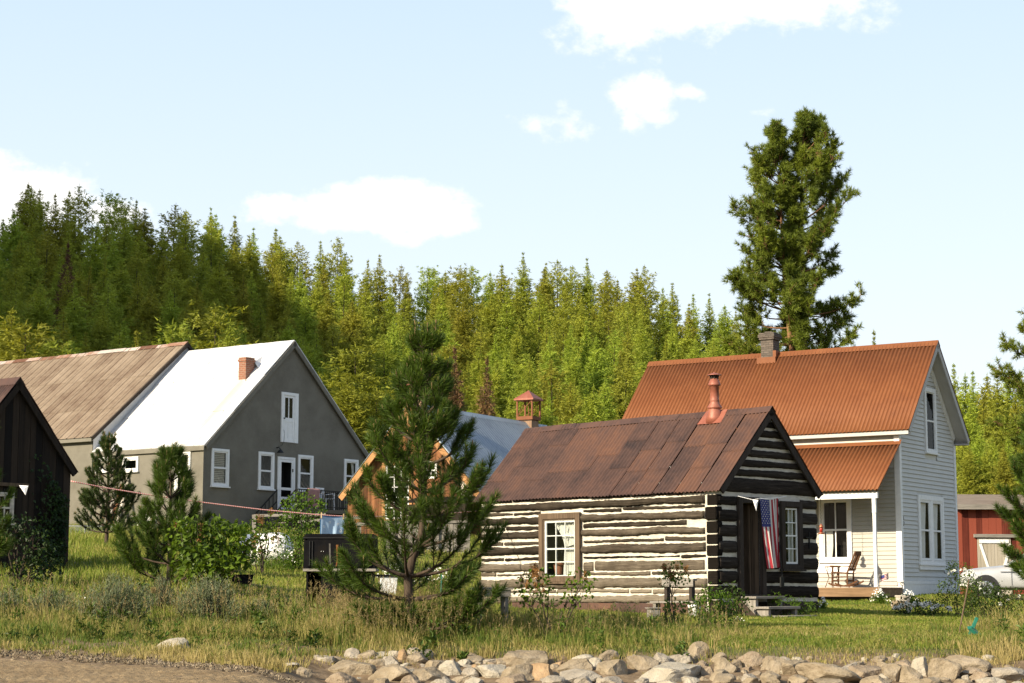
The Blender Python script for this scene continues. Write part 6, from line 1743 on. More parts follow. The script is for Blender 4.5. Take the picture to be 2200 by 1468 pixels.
shrub('seeding_lilac', 'small lilac with brown seed heads beside the fence post', 560, 45, [(562, 1140, 34, 28, 0), (575, 1165, 30, 30, 0), (548, 1185, 24, 26, 0), (585, 1120, 22, 20, 0)], 420, .09, .065, M['lilac'], 42, 5, seeds=(14, .09, None))
shrub('climbing_vine', 'bright green vine climbing over the wire garden fence', 640, 47, [(628, 1090, 26, 28, 0), (650, 1075, 24, 20, 0), (640, 1130, 34, 40, 0), (632, 1185, 34, 42, -.2), (648, 1215, 36, 28, -.3), (680, 1090, 24, 20, 0), (668, 1150, 26, 50, 0)], 2100, .075, .06, M['vine'], 43, 6, cat='vine')
shrub('lilac_sapling', 'twin stemmed lilac sapling in front of the cabin window', 1185, 27, [(1150, 1265, 42, 32, 0), (1160, 1235, 22, 22, 0), (1132, 1285, 22, 16, 0), (1240, 1262, 30, 38, 0), (1225, 1295, 22, 18, .1), (1262, 1250, 16, 18, 0)], 330, .075, .05, M['lilac'], 44, 6, 'lilac saplings on the lawn', 'sapling', .014, None, (10, .06, [0, 1, 5]), .8)
shrub('lilac_sapling', 'slender lilac sapling before the plant bench', 1450, 29.5, [(1448, 1225, 30, 22, 0), (1465, 1245, 18, 16, 0), (1430, 1240, 18, 16, 0), (1455, 1300, 34, 18, 0), (1440, 1330, 26, 14, 0)], 230, .07, .05, M['lilac'], 45, 5, 'lilac saplings on the lawn', 'sapling', .012, None, (7, .05, [0, 2]), .8)
shrub('green_bush', 'bright green leafy bush left of the cabin steps', 1530, 31.5, [(1530, 1300, 36, 34, 0), (1520, 1275, 20, 18, 0), (1558, 1300, 28, 26, 0), (1500, 1310, 24, 20, 0), (1540, 1335, 40, 18, 0)], 720, .085, .035, M['vine'], 46, 9, r0=.01)
shrub('dark_bush', 'dark leafy weeds growing at the corner right of the cabin steps', 1570, 37.5, [(1572, 1275, 26, 24, 0), (1590, 1300, 22, 26, 0)], 260, .085, .04, M['rose_leaf'], 47, 6, r0=.01)
shrub('gable_weeds', 'tall green weeds against the cabin gable below its window', 1700, 39.6, [(1690, 1300, 26, 20, 0), (1725, 1305, 26, 18, .3), (1665, 1288, 14, 16, 0), (1745, 1308, 16, 14, .5)], 420, .11, .02, M['vine'], 48, 8, cat='weeds', r0=.006)
shrub('rose_bush', 'rose bush with large white blooms by the white house corner', 1965, 45, [(1955, 1305, 36, 22, 0), (1990, 1305, 34, 20, 0), (1935, 1310, 18, 14, 0), (2020, 1308, 22, 18, 0)], 800, .06, .045, M['rose_leaf'], 49, 8, flowers=(34, .075, None), r0=.01)
shrub('rambling_bush', 'arching bush with scattered pale flowers left of the silver car', 2055, 46, [(2062, 1232, 30, 24, 0), (2085, 1255, 26, 24, 0), (2050, 1275, 36, 28, 0), (2075, 1290, 34, 30, 0), (2030, 1265, 16, 22, 0), (2048, 1215, 14, 12, 0), (2100, 1280, 24, 22, 0)], 1400, .055, .04, M['lilac'], 50, 8, flowers=(46, .04, [0, 1]), r0=.01)
shrub('low_shrub', 'low green shrub below the front of the silver car', 2110, 42, [(2115, 1285, 40, 24, 0), (2105, 1320, 44, 22, 0), (2150, 1295, 26, 30, 0), (2090, 1262, 18, 16, 0), (2130, 1268, 26, 20, 0), (2180, 1290, 30, 26, 0)], 1900, .055, .04, M['rose_leaf'], 51, 8, flowers=(5, .06, None), r0=.01)
shrub('shed_bush', 'leafy bush against the dark shed under its window', 40, 34.5, [(40, 1130, 40, 24, 0), (75, 1165, 34, 30, 0), (20, 1150, 30, 30, 0), (100, 1200, 30, 34, 0), (70, 1225, 60, 26, 0)], 900, .085, .06, M['ivy_dark'], 52, 8)
shrub('low_hedge', 'low green hedge at the foot of the grey house wall', 505, 62, [(500, 1142, 26, 14, 0), (530, 1140, 22, 14, 0), (470, 1146, 20, 12, 0)], 700, .10, .07, M['vine'], 56, 4)
def daisies(px, Y, w, h, n, label, seed):
    g = rnd(seed); base = np.array(on_ground(px, Y)); t = thing('daisy_clump', label, 'flowers', base, 0, 'clumps of white daisies')
    s = Y / FPX; x = g.normal(0, w*.36, n)*s; y = g.normal(0, w*.25, n)*s; z = h*s*(.45 + .55*g.random(n))*np.exp(-(x/(w*s*.8))**2)
    P = np.stack([x, y, np.zeros(n)], 1); top = np.stack([x*1.15, y - .05, z], 1)
    T = Tri(); T.needles(P, top - P, z, .008, g)
    k = n*7; Q = P[g.integers(0, n, k)]; T.leaves(Q + np.stack([np.zeros(k), np.zeros(k), g.random(k)*h*s*.6], 1), unit(g.normal(size=(k, 3)) + [0, 0, .6]), unit(g.normal(size=(k, 3))), .09, .018)
    link_mesh('foliage', T.mesh('foliage', M['vine']), t)
    T = Tri(); m = 7; nrm = unit(np.stack([g.normal(0, .5, n), -np.abs(g.normal(.6, .4, n)), np.full(n, .7)], 1)); a, b = unit(np.cross(nrm, [0, 0, 1.0])), None; b = np.cross(nrm, a)
    for q in range(m):
        an = q*2*math.pi/m; d = a*math.cos(an) + b*math.sin(an); T.leaves(top, d, nrm, .022*Y/45, .015*Y/45, None, .05)
    o = link_mesh('flower', T.mesh('flower', M['flower']), t); o['kind'] = 'stuff'
daisies(590, 46.5, 80, 62, 100, 'dense clump of white daisies in front of the white tank', 61)
daisies(935, 44, 70, 50, 130, 'clump of white daisies seen through the boughs of the tall young pine', 62)
daisies(850, 44, 44, 44, 70, 'clump of white daisies beside the white bin', 66)
daisies(1888, 54, 22, 36, 70, 'clump of white daisies at the foot of the porch post', 63)
daisies(1952, 53, 26, 34, 60, 'clump of white daisies by the corner of the white house', 64)
daisies(1768, 47, 12, 30, 24, 'few white daisies at the right corner of the cabin', 65)
daisies(1585, 33, 20, 18, 9, 'few low white daisies before the cabin steps', 67)
daisies(180, 29.5, 60, 42, 12, 'few flat white flowers among the sagebrush', 68)
# sagebrush
def sage(px, Y, w, h, label, seed, n=2600):
    g = rnd(seed); base = np.array(on_ground(px, Y)); t = thing('sagebrush', label, 'shrub', base, 0, 'sagebrush by the road'); s = Y/FPX; T = Tri(); B = MB()
    ns = 110
    for k in range(ns):
        az = g.uniform(0, 6.28); sp = g.random() ** .7; top = np.array([math.cos(az)*sp*w*s*.72, math.sin(az)*sp*w*s*.5, h*s*(1 - .55*sp**2)*g.uniform(.65, 1.08)]); b0 = np.array([math.cos(az)*sp*.12, math.sin(az)*sp*.1, -.03]); md = b0*.5 + top*.5 + np.array([math.cos(az)*.05, math.sin(az)*.05, -.03])
        if k % 3 == 0: B.tube([b0, md, top], [.012, .008, .003], 4, cap=False)
        m = n // ns; f = .18 + .82*g.random(m) ** .75; P = (b0*(1-f)[:, None]**2 + 2*md*((1-f)*f)[:, None] + top*(f**2)[:, None]) + g.normal(0, .04, (m, 3))
        T.needles(P, unit(top - md)*.9 + g.normal(0, .5, (m, 3)), g.uniform(.03, .085, m), .009, g, np.clip(.28 + .5*f + g.normal(0, .14, m), 0, 1))
    link_mesh('foliage', T.mesh('foliage', M['sage']), t); B.build('stem', M['dark_bark'], t)
sage(245, 27.5, 118, 112, 'large rounded grey green sagebrush nearest the pale slab rock', 71, 9000)
sage(448, 27.9, 118, 104, 'broad rounded grey green sagebrush below the lilac bush', 72, 8000)
sage(110, 28.6, 90, 66, 'low sagebrush below the dark shed', 73, 4200)
sage(345, 29.6, 60, 80, 'upright sagebrush between the two big rounded ones', 74, 3000)
sage(15, 28.6, 80, 60, 'small sagebrush at the left edge', 75, 3000)
sage(560, 29.0, 50, 44, 'small sagebrush left of the black cabinet', 76, 1800)
# ivy flat on the shed wall
def shed_ivy():
    g = rnd(81); t = thing('ivy', 'dark ivy climbing the right side of the blackened shed wall', 'vine', Sf.world(1.2, .12, .1), Sf.a); T = Tri(); n = 1500
    x = 1.25 - np.abs(g.normal(0, .30, n)); z = g.random(n) ** 1.1 * 3.2; k = z < (4.0 - np.abs(x)*1.2) - .55; x, z = x[k], z[k]; n = len(x)
    P = np.stack([x - 1.2, -.06 - g.random(n)*.10, z - .1], 1); D = unit(np.stack([g.normal(0, .6, n), -.4 - g.random(n)*.5, -.6 + g.normal(0, .4, n)], 1)); T.leaves(P, D, unit(np.stack([g.normal(0, .4, n), -np.ones(n), .4 + g.normal(0, .3, n)], 1)), .085, .07)
    link_mesh('foliage', T.mesh('foliage', M['ivy_dark']), t)
    b = MB()
    for q in range(6): xs = 1.15 - .12*q; b.tube([(xs-1.2, -.035, -.1), (xs-1.25, -.035, .9), (xs-1.15, -.035, 1.9 - .15*q)], [.02, .015, .006], 5)
    b.build('stem', M['dark_bark'], t)
shed_ivy()
# salsify seed globes
for i, (px, py, Y, lb) in enumerate([(330, 1268, 29, 'round fluffy seed globe above the large sagebrush'), (783, 1301, 27.5, 'round fluffy seed globe left of the tall young pine'), (133, 1271, 30, 'round fluffy seed globe below the dark shed')]):
    g = rnd(90+i); c = at(px, py, Y); b = on_ground(px, Y); t = thing('seed_globe', lb, 'flower', b, 0, 'salsify seed globes'); p = c - np.array(b); T = Tri(); m = 260; d = unit(g.normal(size=(m, 3)))
    T.needles(p + d*.012, d, .045, .004, g); T.needles(p + d*.05, unit(g.normal(size=(m, 3))), .016, .006, g)
    link_mesh('seed_head', T.mesh('seed_head', M['puff']) if 'puff' in M else T.mesh('seed_head', M['seed']), t); q = MB(); q.tube([(0, 0, 0), p*.5 + np.array([.02, 0, 0]), p], [.006, .005, .004], 5); q.build('stem', M['vine'], t)
# ------------------------------------------------------------------ washing line and bunting
def m_rope():
    k = NT('red_white_rope'); w = k.n('ShaderNodeTexWave'); w.inputs['Scale'].default_value = 9; w.inputs['Distortion'].default_value = 1
    k.l(k.coord(), w.inputs['Vector']); c = k.ramp(w.outputs['Fac'], [(.35, (.55, .10, .09)), (.65, (.62, .50, .46))]); return k.end(k.bsdf(c, .9))
M['rope'] = m_rope()
M['peg'] = m_plain('wooden_peg', (.45, .33, .18), .8)
M['cloth_pink'] = m_plain('dusty_pink_towel', (.36, .20, .19), .95, .12, 14, 0, .4)
M['green_metal'] = m_plain('green_metal', (.02, .15, .10), .5, .2, 12)
M['black_metal'] = m_rust('black_sheet_metal', (.004, .004, .005), (.008, .008, .009), (.016, .013, .010), .3, 2, .0, .85, .04)
M['rust_streak'] = m_plain('rust_streak', (.22, .075, .025), .85, .35, 9)
M['tank_white'] = m_plain('white_tank_paint', (.78, .78, .76), .45, .06, 3)
M['lamp_red'] = m_plain('red_glass', (.30, .03, .02), .2, .1, 5)
M['copper_cap'] = m_plain('copper_top', (.42, .17, .09), .35, .15, 8, .6)
M['chair_wood'] = m_wood('dark_brown_chair_wood', (.05, .022, .010), (.16, .075, .035), 'z', 3)
M['plastic_white'] = m_plain('white_plastic', (.80, .80, .80), .4, .04, 4)
def rope_pts(A, n=40):
    A = np.array(A); d = np.concatenate([[0], np.cumsum(np.linalg.norm(np.diff(A, axis=0), axis=1))]); t = np.linspace(0, d[-1], n); return np.stack([np.interp(t, d, A[:, i]) for i in range(3)], 1)
Lpts = [at(152, 1034, 37.2), at(230, 1049, 37.6), at(330, 1065, 38.0), at(430, 1079, 38.4), at(560, 1095, 38.9), at(690, 1107, 39.4), at(745, 1110, 39.7), at(830, 1110, 40.3), at(920, 1107, 41.2), at(1032, 1098, 43.0)]
b = MB(); b.tube(rope_pts(Lpts, 70), .013, 5); o = b.build('washing_line', M['rope'], None, smooth=True); tag(o, 'red and white rope washing line slung from the dark shed to the cabin', 'clothesline')
def m_towel():
    k = NT('blue_patterned_cloth'); tc = k.n('ShaderNodeTexCoord'); mp = k.n('ShaderNodeMapping'); k.l(tc.outputs['UV'], mp.inputs[0])
    n = k.noise(mp.outputs[0], 3, 4); c = k.ramp(n, [(.3, (.25, .38, .55)), (.7, (.36, .50, .64))]); return k.end(k.bsdf(c, .9))
M['towel_blue'] = m_plain('pale_blue_cloth', (.34, .47, .62), .9, .12, 5); M['towel_edge'] = m_plain('deep_blue_cloth', (.06, .15, .30), .9, .1, 6); M['towel_mark'] = m_plain('white_cloth_print', (.80, .80, .78), .9, .05, 6)
def towel():
    a, b_ = at(688, 1106, 39.38), at(741, 1109, 39.68); ax = (b_ - a); Wd = np.linalg.norm(ax); ax /= Wd; H = .62; t = thing('hung_cloth', 'pale blue cloth with white rings pegged to the washing line', 'cloth', tuple(a))
    nrm = np.array([.15, -1, 0]); nrm /= np.linalg.norm(nrm)
    def f(u, v, o=0): return ax*(u*Wd*(1-.10*v)) + np.array([0, 0, -1.0])*(v*H - .03*math.sin(u*math.pi)*(1-v)*-1) + nrm*(.03*math.sin(u*9+v*2)*v + .02*math.sin(u*21)*v + .02 + o)
    N = 26; V = [f(i/N, j/N) for j in range(N+1) for i in range(N+1)]; F = []; mi = []
    for j in range(N):
        for i in range(N): p = j*(N+1)+i; F.append((p, p+1, p+N+2, p+N+1)); mi.append(1 if (j < 1 or i < 1) else 0)
    link_mesh('cloth', np_mesh('cloth', V, [np.array(F)], [M['towel_blue'], M['towel_edge']], mi, True), t)
    V = []; F = []
    for (cu, cv, r) in [(.16, .38, .045), (.40, .20, .045), (.74, .26, .05), (.86, .50, .055), (.44, .66, .05), (.10, .78, .05), (.70, .80, .04)]:
        n0 = len(V); m = 14
        for k in range(m):
            an = 2*math.pi*k/m
            for rr in (r, r*.62): V.append(f(cu + rr*math.cos(an), cv + rr*math.sin(an)*.9, .008))
        F += [(n0+2*k, n0+2*((k+1) % m), n0+2*((k+1) % m)+1, n0+2*k+1) for k in range(m)]
    o = link_mesh('ring_print', np_mesh('ring_print', V, [np.array(F)], M['towel_mark']), t)
    for k, u in enumerate((.05, .95)):
        q = MB(); p = f(u, 0); q.box(tuple(p + np.array([-.012, -.04, -.07])), tuple(p + np.array([.012, -.005, .05]))); q.build('peg', M['peg'], t)
towel()
b = MB(); p = at(756, 1112, 39.75); b.box(tuple(p + np.array([-.012, -.03, -.08])), tuple(p + np.array([.012, .02, .03]))); tag(b.build('peg', M['peg']), 'wooden peg left on the washing line right of the blue cloth', 'peg')
def pennant(px0, px1, py0, py1, Y, label, xp):
    a, b_, c = at(px0, py0, Y), at(px1, py0 + 1, Y), at(xp, py1, Y - .03); t = MB()
    nrm = Vector((0, -.006, 0)); P = [Vector(a), Vector(b_), Vector(c)]; m = (P[0]+P[1]+P[2])/3 + Vector((0, -.03, 0))
    t.add([P[0], P[1], P[2], m], [(0, 1, 3), (1, 2, 3), (2, 0, 3)]); o = t.build('pennant', M['plastic_white']); tag(o, label, 'pennant', 'white bunting pennants')
    md = o.modifiers.new('cloth', 'SOLIDIFY'); md.thickness = .004
pennant(41, 61, 1043, 1064, 36.2, 'white pennant hanging before the dark shed window', 55)
pennant(1617, 1629, 1074, 1098, 38.9, 'white pennant hanging beside the flag over the cabin door', 1625)
b = MB(); b.tube([at(1585, 1066, 39.0), at(1617, 1074, 38.9), at(1629, 1072, 38.9), at(1650, 1071, 39.2), at(1672, 1070, 39.6), at(1690, 1066, 40.2)], .006, 4); b.build('bunting_string', M['plastic_white']); tag(bpy.data.objects['bunting_string'], 'thin string across the cabin gable carrying flag and pennant', 'string')
# flag
def flag():
    a, c = C.yplane(.0, 1631, 1068), C.yplane(.0, 1673, 1222); x0, x1, zt, zb = a[0], c[0], a[2], c[2]
    t = thing('flag', 'red white and blue striped flag hung lengthwise on the cabin gable', 'flag', C.world(x0, 0, zt), C.a); Wd, H = x1-x0, zt-zb
    def f(u, v, o=0):
        l = .42*v**1.3*Wd*.95; x = l + (Wd - l)*u + .03*v*Wd
        y = -.015 + .035*math.sin(u*15 + 1.2*v)*(.25+v) + .02*math.sin(u*31+v*3)*v; z = -v*H - .045*math.sin(u*math.pi)*(1-v)**3 + .03*u
        return (x, y - o, z)
    NU, NV = 13*4, 60; V = [f(i/NU, j/NV) for j in range(NV+1) for i in range(NU+1)]; F = []; mi = []
    for j in range(NV):
        for i in range(NU):
            p = j*(NU+1)+i; F.append((p, p+1, p+NU+2, p+NU+1)); st = i // 4
            un = st < 7 and j < NV*.405; mi.append(2 if un else (0 if (12-st) % 2 == 0 else 1))
            if j < 1: mi[-1] = 1
    fr, fw, fb = m_plain('flag_red', (.30, .025, .035), .9, .08, 8), m_plain('flag_white', (.58, .565, .53), .9, .06, 8), m_plain('flag_blue', (.045, .05, .17), .9, .08, 8)
    link_mesh('cloth', np_mesh('cloth', V, [np.array(F)], [fr, fw, fb], mi, True), t)
    V = []; Fc = []
    for r in range(9):
        nstar = 6 if r % 2 == 0 else 5
        for k in range(nstar):
            cu = (r+1)/10*7/13; cv = ((k+.5 if nstar == 6 else k+1)/6)*.385+.012; n0 = len(V)
            V.append(f(cu, cv, .006))
            for q in range(10):
                an = math.pi/2*0 + q*math.pi/5; rr = (.018 if q % 2 == 0 else .008); V.append(f(cu + rr*math.sin(an)/Wd*.9, cv + rr*math.cos(an)/H, .006))
            Fc += [(n0, n0+1+q, n0+1+(q+1) % 10) for q in range(10)]
    o = link_mesh('stars', np_mesh('stars', V, [np.array(Fc)], fw), t)
flag()
# steps at the cabin door
def steps():
    t = thing('wooden_steps', 'three worn grey plank steps below the dark cabin door', 'steps', C.world(-.62, .1, -.5), C.a); Z = lambda z: z + .5
    for i, (y, z, x0, x1, d) in enumerate([(-.42, -.08, -.42, .58, .42), (-.78, -.29, -.46, .62, .38), (-1.20, -.47, -.40, .66, .40)]):
        b = MB(); b.hexa([(x0, y, Z(z)-.05), (x1, y+.02, Z(z)-.05), (x1, y+d, Z(z)-.05), (x0, y+d, Z(z)-.05), (x0, y, Z(z)), (x1, y+.02, Z(z)+.008), (x1, y+d, Z(z)+.004), (x0, y+d, Z(z))]); b.build('tread', M['grey_wood_x'], t, bevel=.01)
        b = MB()
        if i < 2:
            for x in (x0+.06, x1-.14): b = MB(); b.box((x, y+.06, -.15), (x+.08, y+d-.02, Z(z)-.051)); b.build('riser', M['grey_wood_z'], t)
    b = MB(); b.hexa([(-.85, -.55, -.02), (-.60, -.62, -.02), (-.55, -.55, -.02), (-.80, -.48, -.02), (-.98, -.30, .42), (-.90, -.33, .42), (-.88, -.28, .42), (-.96, -.25, .42)]); b.build('side_board', M['trim_brown'], t)
steps()
def plank(b, p, q, w, h, mi=0): b.bar(p, q, w, h, mi)
def bench():
    c = on_ground(1445, 37.6); t = thing('plant_bench', 'grey two tier plank bench against the cabin wall', 'bench', c, -.42); s = 37.6/FPX
    b = MB(); b.box((-.42, -.16, .28), (.50, .16, .32)); b.build('lower_plank', M['grey_wood_x'], t, bevel=.006)
    b = MB(); b.box((-.28, .17, .72), (.38, .42, .76)); b.box((-.28, .165, .60), (.38, .185, .719)); b.build('upper_plank', M['grey_wood_x'], t, bevel=.006)
    for x in (-.36, .40): b = MB(); b.box((x, -.14, -.05), (x+.06, .14, .279)); b.build('leg', M['grey_wood_z'], t)
    for x in (-.24, .28): b = MB(); b.box((x, .2, -.05), (x+.06, .40, .719)); b.build('upright', M['trim_dark'], t)
    c = on_ground(1404, 36.6); b = MB(); b.box((-.10, -.1, -.03), (.10, .1, .19)); b.box((-.13, -.12, .191), (.13, .12, .215)); o = b.build('wood_block', M['grey_wood_x'], None, c, (0, 0, .3), bevel=.006); tag(o, 'small grey wooden block left of the plank bench', 'block')
    k = on_ground(1492, 37.4); q = MB(); q.lathe([(.10, 0), (.13, .22), (.135, .25), (.12, .25), (.10, .05)], (0, 0, .0), 16); o = q.build('pail', M['tank_white'], None, (k[0], k[1], k[2]), smooth=True); tag(o, 'pale pail on the ground right of the plank bench', 'pail')
bench()
def table():
    c = on_ground(1057, 28.3); t = thing('rough_table', 'small weathered grey table standing in the grass right of the pine', 'table', c, .30); zt = at(1057, 1263, 28.3)[2] - c[2]
    b = MB(); 
    for k in range(3): b.box((-.30, -.17+.115*k, zt-.03), (.28, -.06+.115*k, zt + .002*k))
    b.build('tabletop', M['grey_wood_x'], t, bevel=.004)
    b = MB(); b.box((-.27, -.15, zt-.13), (.25, -.125, zt-.031)); b.box((-.27, .125, zt-.13), (.25, .15, zt-.031)); b.box((-.27, -.124, zt-.13), (-.245, .124, zt-.031)); b.box((.225, -.124, zt-.13), (.25, .124, zt-.031)); b.build('apron', M['grey_wood_x'], t)
    for x in (-.243, .165):
        for y in (-.12, .06): b = MB(); b.hexa([(x+.01, y+.01, -.08), (x+.05, y+.01, -.08), (x+.05, y+.05, -.08), (x+.01, y+.05, -.08), (x, y, zt-.032), (x+.058, y, zt-.032), (x+.058, y+.058, zt-.032), (x, y+.058, zt-.032)]); b.build('leg', M['grey_wood_z'], t)
table()
def cabinet():
    Y = 31; c = on_ground(728, Y); t = thing('black_cabinet', 'black sheet metal cabinet on a plank shelf behind the pine', 'cabinet', c, .0); s = Y/FPX
    X = lambda px: at(px, 1200, Y)[0] - c[0]; Z = lambda py: at(728, py, Y)[2] - c[2]
    x0, x1, z0, z1 = X(652), X(806), Z(1222), Z(1147)
    b = MB(); b.prism([(x0, z0), (x1, z0), (x1, z1-.04), (x1-.02, z1-.01), (x1-.05, z1), (x0+.05, z1), (x0+.02, z1-.01), (x0, z1-.04)], 'y', .02, .62); b.build('body', M['black_metal'], t, bevel=.006)
    b = MB(); b.box((x0+.06, -.004, z0+.03), (x1-.06, .019, z1-.09)); b.build('front_panel', M['black_metal'], t, bevel=.006)
    b = MB()
    for k, x in enumerate((x0+.10, x0+.145, x1-.16, x1-.12)): b.bar((x, -.012, z0+.05), (x, -.012, z1-.12), .022, .016, up=(1, 0, 0))
    b.box((x0-.01, -.02, z1-.075), (x1+.01, .018, z1-.06)); b.build('rib', M['black_iron'], t)
    b = MB(); xr = X(724); b.add([(xr-.018, -.006, z1-.18), (xr+.018, -.006, z1-.18), (xr+.012, -.006, z0+.22), (xr+.018, -.006, z0+.12), (xr-.005, -.006, z0+.04), (xr-.022, -.006, z0+.03), (xr-.004, -.006, z0+.14), (xr-.010, -.006, z0+.24)], [(0, 1, 2, 7), (7, 2, 3, 6), (6, 3, 4, 5)])
    b.build('rust_streak', M['rust_streak'], t)
    xg = X(708); b = MB(); b.add([(xg-.02, -.0055, z0+.06), (xg+.03, -.0055, z0+.06), (xg+.02, -.0055, z0+.15), (xg+.012, -.0055, z1-.16), (xg-.012, -.0055, z1-.16), (xg-.006, -.0055, z0+.16)], [(0, 1, 2, 5), (5, 2, 3, 4)]); b.build('grey_smear', M['grey_white_dull'], t)
    for q, xx in enumerate((X(690), X(695))): b = MB(); b.lathe([(.006, 0), (.006, .012), (.003, .014)], (0, 0, 0), 8); b.build('bolt', M['tank_white'], t, (xx, -.004, Z(1185)), (math.pi/2, 0, 0))
    b = MB(); b.box((x0+.0, -.06, z0-.045), (x1+.02, .64, z0-.001)); b.build('shelf', M['grey_wood_x'], t, bevel=.005)
    b = MB(); b.box((X(658), .03, -.1), (X(662), .6, z0-.046)); b.box((X(796), .03, -.1), (X(800), .6, z0-.046)); b.box((X(658), .58, -.1), (X(800), .6, z0-.047)); b.box((X(690), .05, .0), (X(735), .5, z0-.05)); b.build('lower_case', M['black_metal'], t)
M['grey_white_dull'] = m_plain('grey_smear', (.10, .095, .085), .9, .4, 12)
cabinet()
def bin_():
    Y = 36; c = on_ground(833, Y); t = thing('white_bin', 'white box bin with a dark lid behind the pine trunk', 'bin', c, .2); b = MB(); b.hexa([(-.14, -.14, 0), (.14, -.14, 0), (.14, .14, 0), (-.14, .14, 0), (-.17, -.17, .36), (.17, -.17, .36), (.17, .17, .36), (-.17, .17, .36)]); b.build('body', M['plastic_white'], t, bevel=.01)
    b = MB(); b.box((-.30, -.2, .361), (.20, .2, .40)); b.build('lid', M['black_metal'], t, bevel=.008)
bin_()
# tank
def tank():
    c = on_ground(600, 51.5); z = at(597, 1178, 51.5)[2] - c[2]; t = thing('gas_tank', 'rounded white tank half hidden by vine and daisies', 'tank', c, math.radians(32))
    prof = [(.01, -.30), (.20, -.27), (.34, -.18), (.41, -.04), (.43, .10), (.43, 1.9), (.41, 2.04), (.34, 2.18), (.01, 2.3)]
    b = MB(); b.lathe(prof, (0, 0, 0), 28); b.build('shell', M['tank_white'], t, (0, 0, z), (-math.pi/2, 0, 0), smooth=True)
    for y in (.35, 1.6): b = MB(); b.box((-.3, y, -.1), (.3, y+.12, z-.35)); b.build('foot', M['tank_white'], t)
tank()
def garden_fence():
    Y = 49.5; c = on_ground(700, Y); t = thing('garden_fence', 'grey post and rail garden fence hung with dark wire mesh', 'fence', c, 0)
    def q(px, py, dy=0): return at(px, py, Y+dy) - np.array(c)
    for px, top, bot in ((546, 1106, 1235), (700, 1118, 1235), (772, 1122, 1235), (858, 1128, 1235)):
        b = MB(); b.bar(q(px, bot+14), q(px, top), .10, .09, up=(0, 1, 0)); b.build('post', M['grey_wood_z'], t)
    for a, e in (((546, 1108), (700, 1106)), ((640, 1121), (775, 1112)), ((700, 1127), (870, 1126))): b = MB(); b.bar(q(*a, -.07), q(*e, -.07), .06, .07); b.build('rail', M['grey_wood_x'], t)
    b = MB()
    for k in range(32): px = 548 + k*10; b.bar(q(px, 1222), q(px, 1112 + max(0, (px-620))*.06), .008, .008, up=(0, 1, 0))
    for k in range(11): py = 1116+k*10; b.bar(q(548, py, .02), q(858, py+6, .02), .008, .008)
    b.build('wire_mesh', M['black_iron'], t)
garden_fence()
def board_fence():
    Y = 56; c = on_ground(900, Y); t = thing('board_fence', 'weathered grey board fence behind the tall young pine', 'fence', c, 0); X = lambda px: at(px, 1160, Y)[0]-c[0]; Z = lambda py: at(900, py, Y)[2]-c[2]
    b = MB(); boards(b, 'gable', 0, X(825), X(1010), Z(1235), lambda x: Z(1124), .16, .03, 31); b.build('boards', M['grey_wood_z'], t); b = MB(); b.box((X(822), -.07, Z(1124)+.002), (X(1012), .05, Z(1124)+.07)); b.build('rail', M['grey_wood_x'], t)
    for px in (855, 940): b = MB(); b.box((X(px)-.04, -.10, Z(1235)), (X(px)+.04, -.045, Z(1130))); b.build('post', M['grey_wood_z'], t)
board_fence()
def chain_fence():
    Y = 58; c = on_ground(180, Y); t = thing('chain_fence', 'low chain link fence between the dark shed and the small pine', 'fence', c, 0)
    def q(px, py): return at(px, py, Y) - np.array(c)
    for px in (182, 120, 245): b = MB(); b.tube([q(px, 1186), q(px, 1128)], .03, 8); b.build('post', M['tank_grey'], t)
    b = MB()
    for k in range(36): px = 120+k*3.5; b.bar(q(px, 1180), q(px+40, 1130), .006, .006, up=(0, 1, 0)); b.bar(q(px+40, 1180), q(px, 1130), .006, .006, up=(0, 1, 0))
    b.bar(q(118, 1130), q(248, 1131), .03, .03); b.build('wire_mesh', M['tank_grey'], t)
M['tank_grey'] = m_plain('galvanised_steel', (.30, .31, .31), .5, .15, 10, .5)
chain_fence()
# planks leaning on the long wall of the grey house
for i, (y, l, w_, m_, lb) in enumerate([(3.9, 2.1, .16, 'orange_boards', 'rust orange plank leaning on the grey house wall'), (4.15, 1.9, .22, 'grey_wood_z', 'grey plank leaning on the grey house wall left of the orange one'), (3.6, 2.35, .12, 'grey_white', 'flaking white board leaning on the grey house wall right of the orange plank'), (4.5, 1.7, .18, 'trim_brown', 'brown plank leaning lowest on the grey house wall')]):
    w0 = G.world(-5.75, y, 0); z0 = gz(w0[0], w0[1]) - .05; dz = math.sqrt(l*l - .9**2); b = MB(); b.hexa([(0, 0, 0), (0, w_, 0), (.04, w_, 0), (.04, 0, 0), (.93, .35, dz), (.93, .35+w_, dz), (.97, .35+w_, dz), (.97, .35, dz)])
    o = b.build('leaning_plank', M[m_], None, (w0[0], w0[1], z0), (0, 0, G.a)); tag(o, lb, 'plank', 'planks leaning on the grey house')
# tub in the grass
c = on_ground(520, 36); b = MB(); b.prism([(-.15, 0), (.15, 0), (.19, .17), (-.19, .17)], 'y', -.14, .14); b.box((-.21, -.16, .171), (.21, .16, .185)); o = b.build('wash_tub', M['tank_dark'] if 'tank_dark' in M else M['black_metal'], None, c, (0, 0, -.1), bevel=.01); tag(o, 'small dark tub in the grass at the foot of the lilac bush', 'tub')
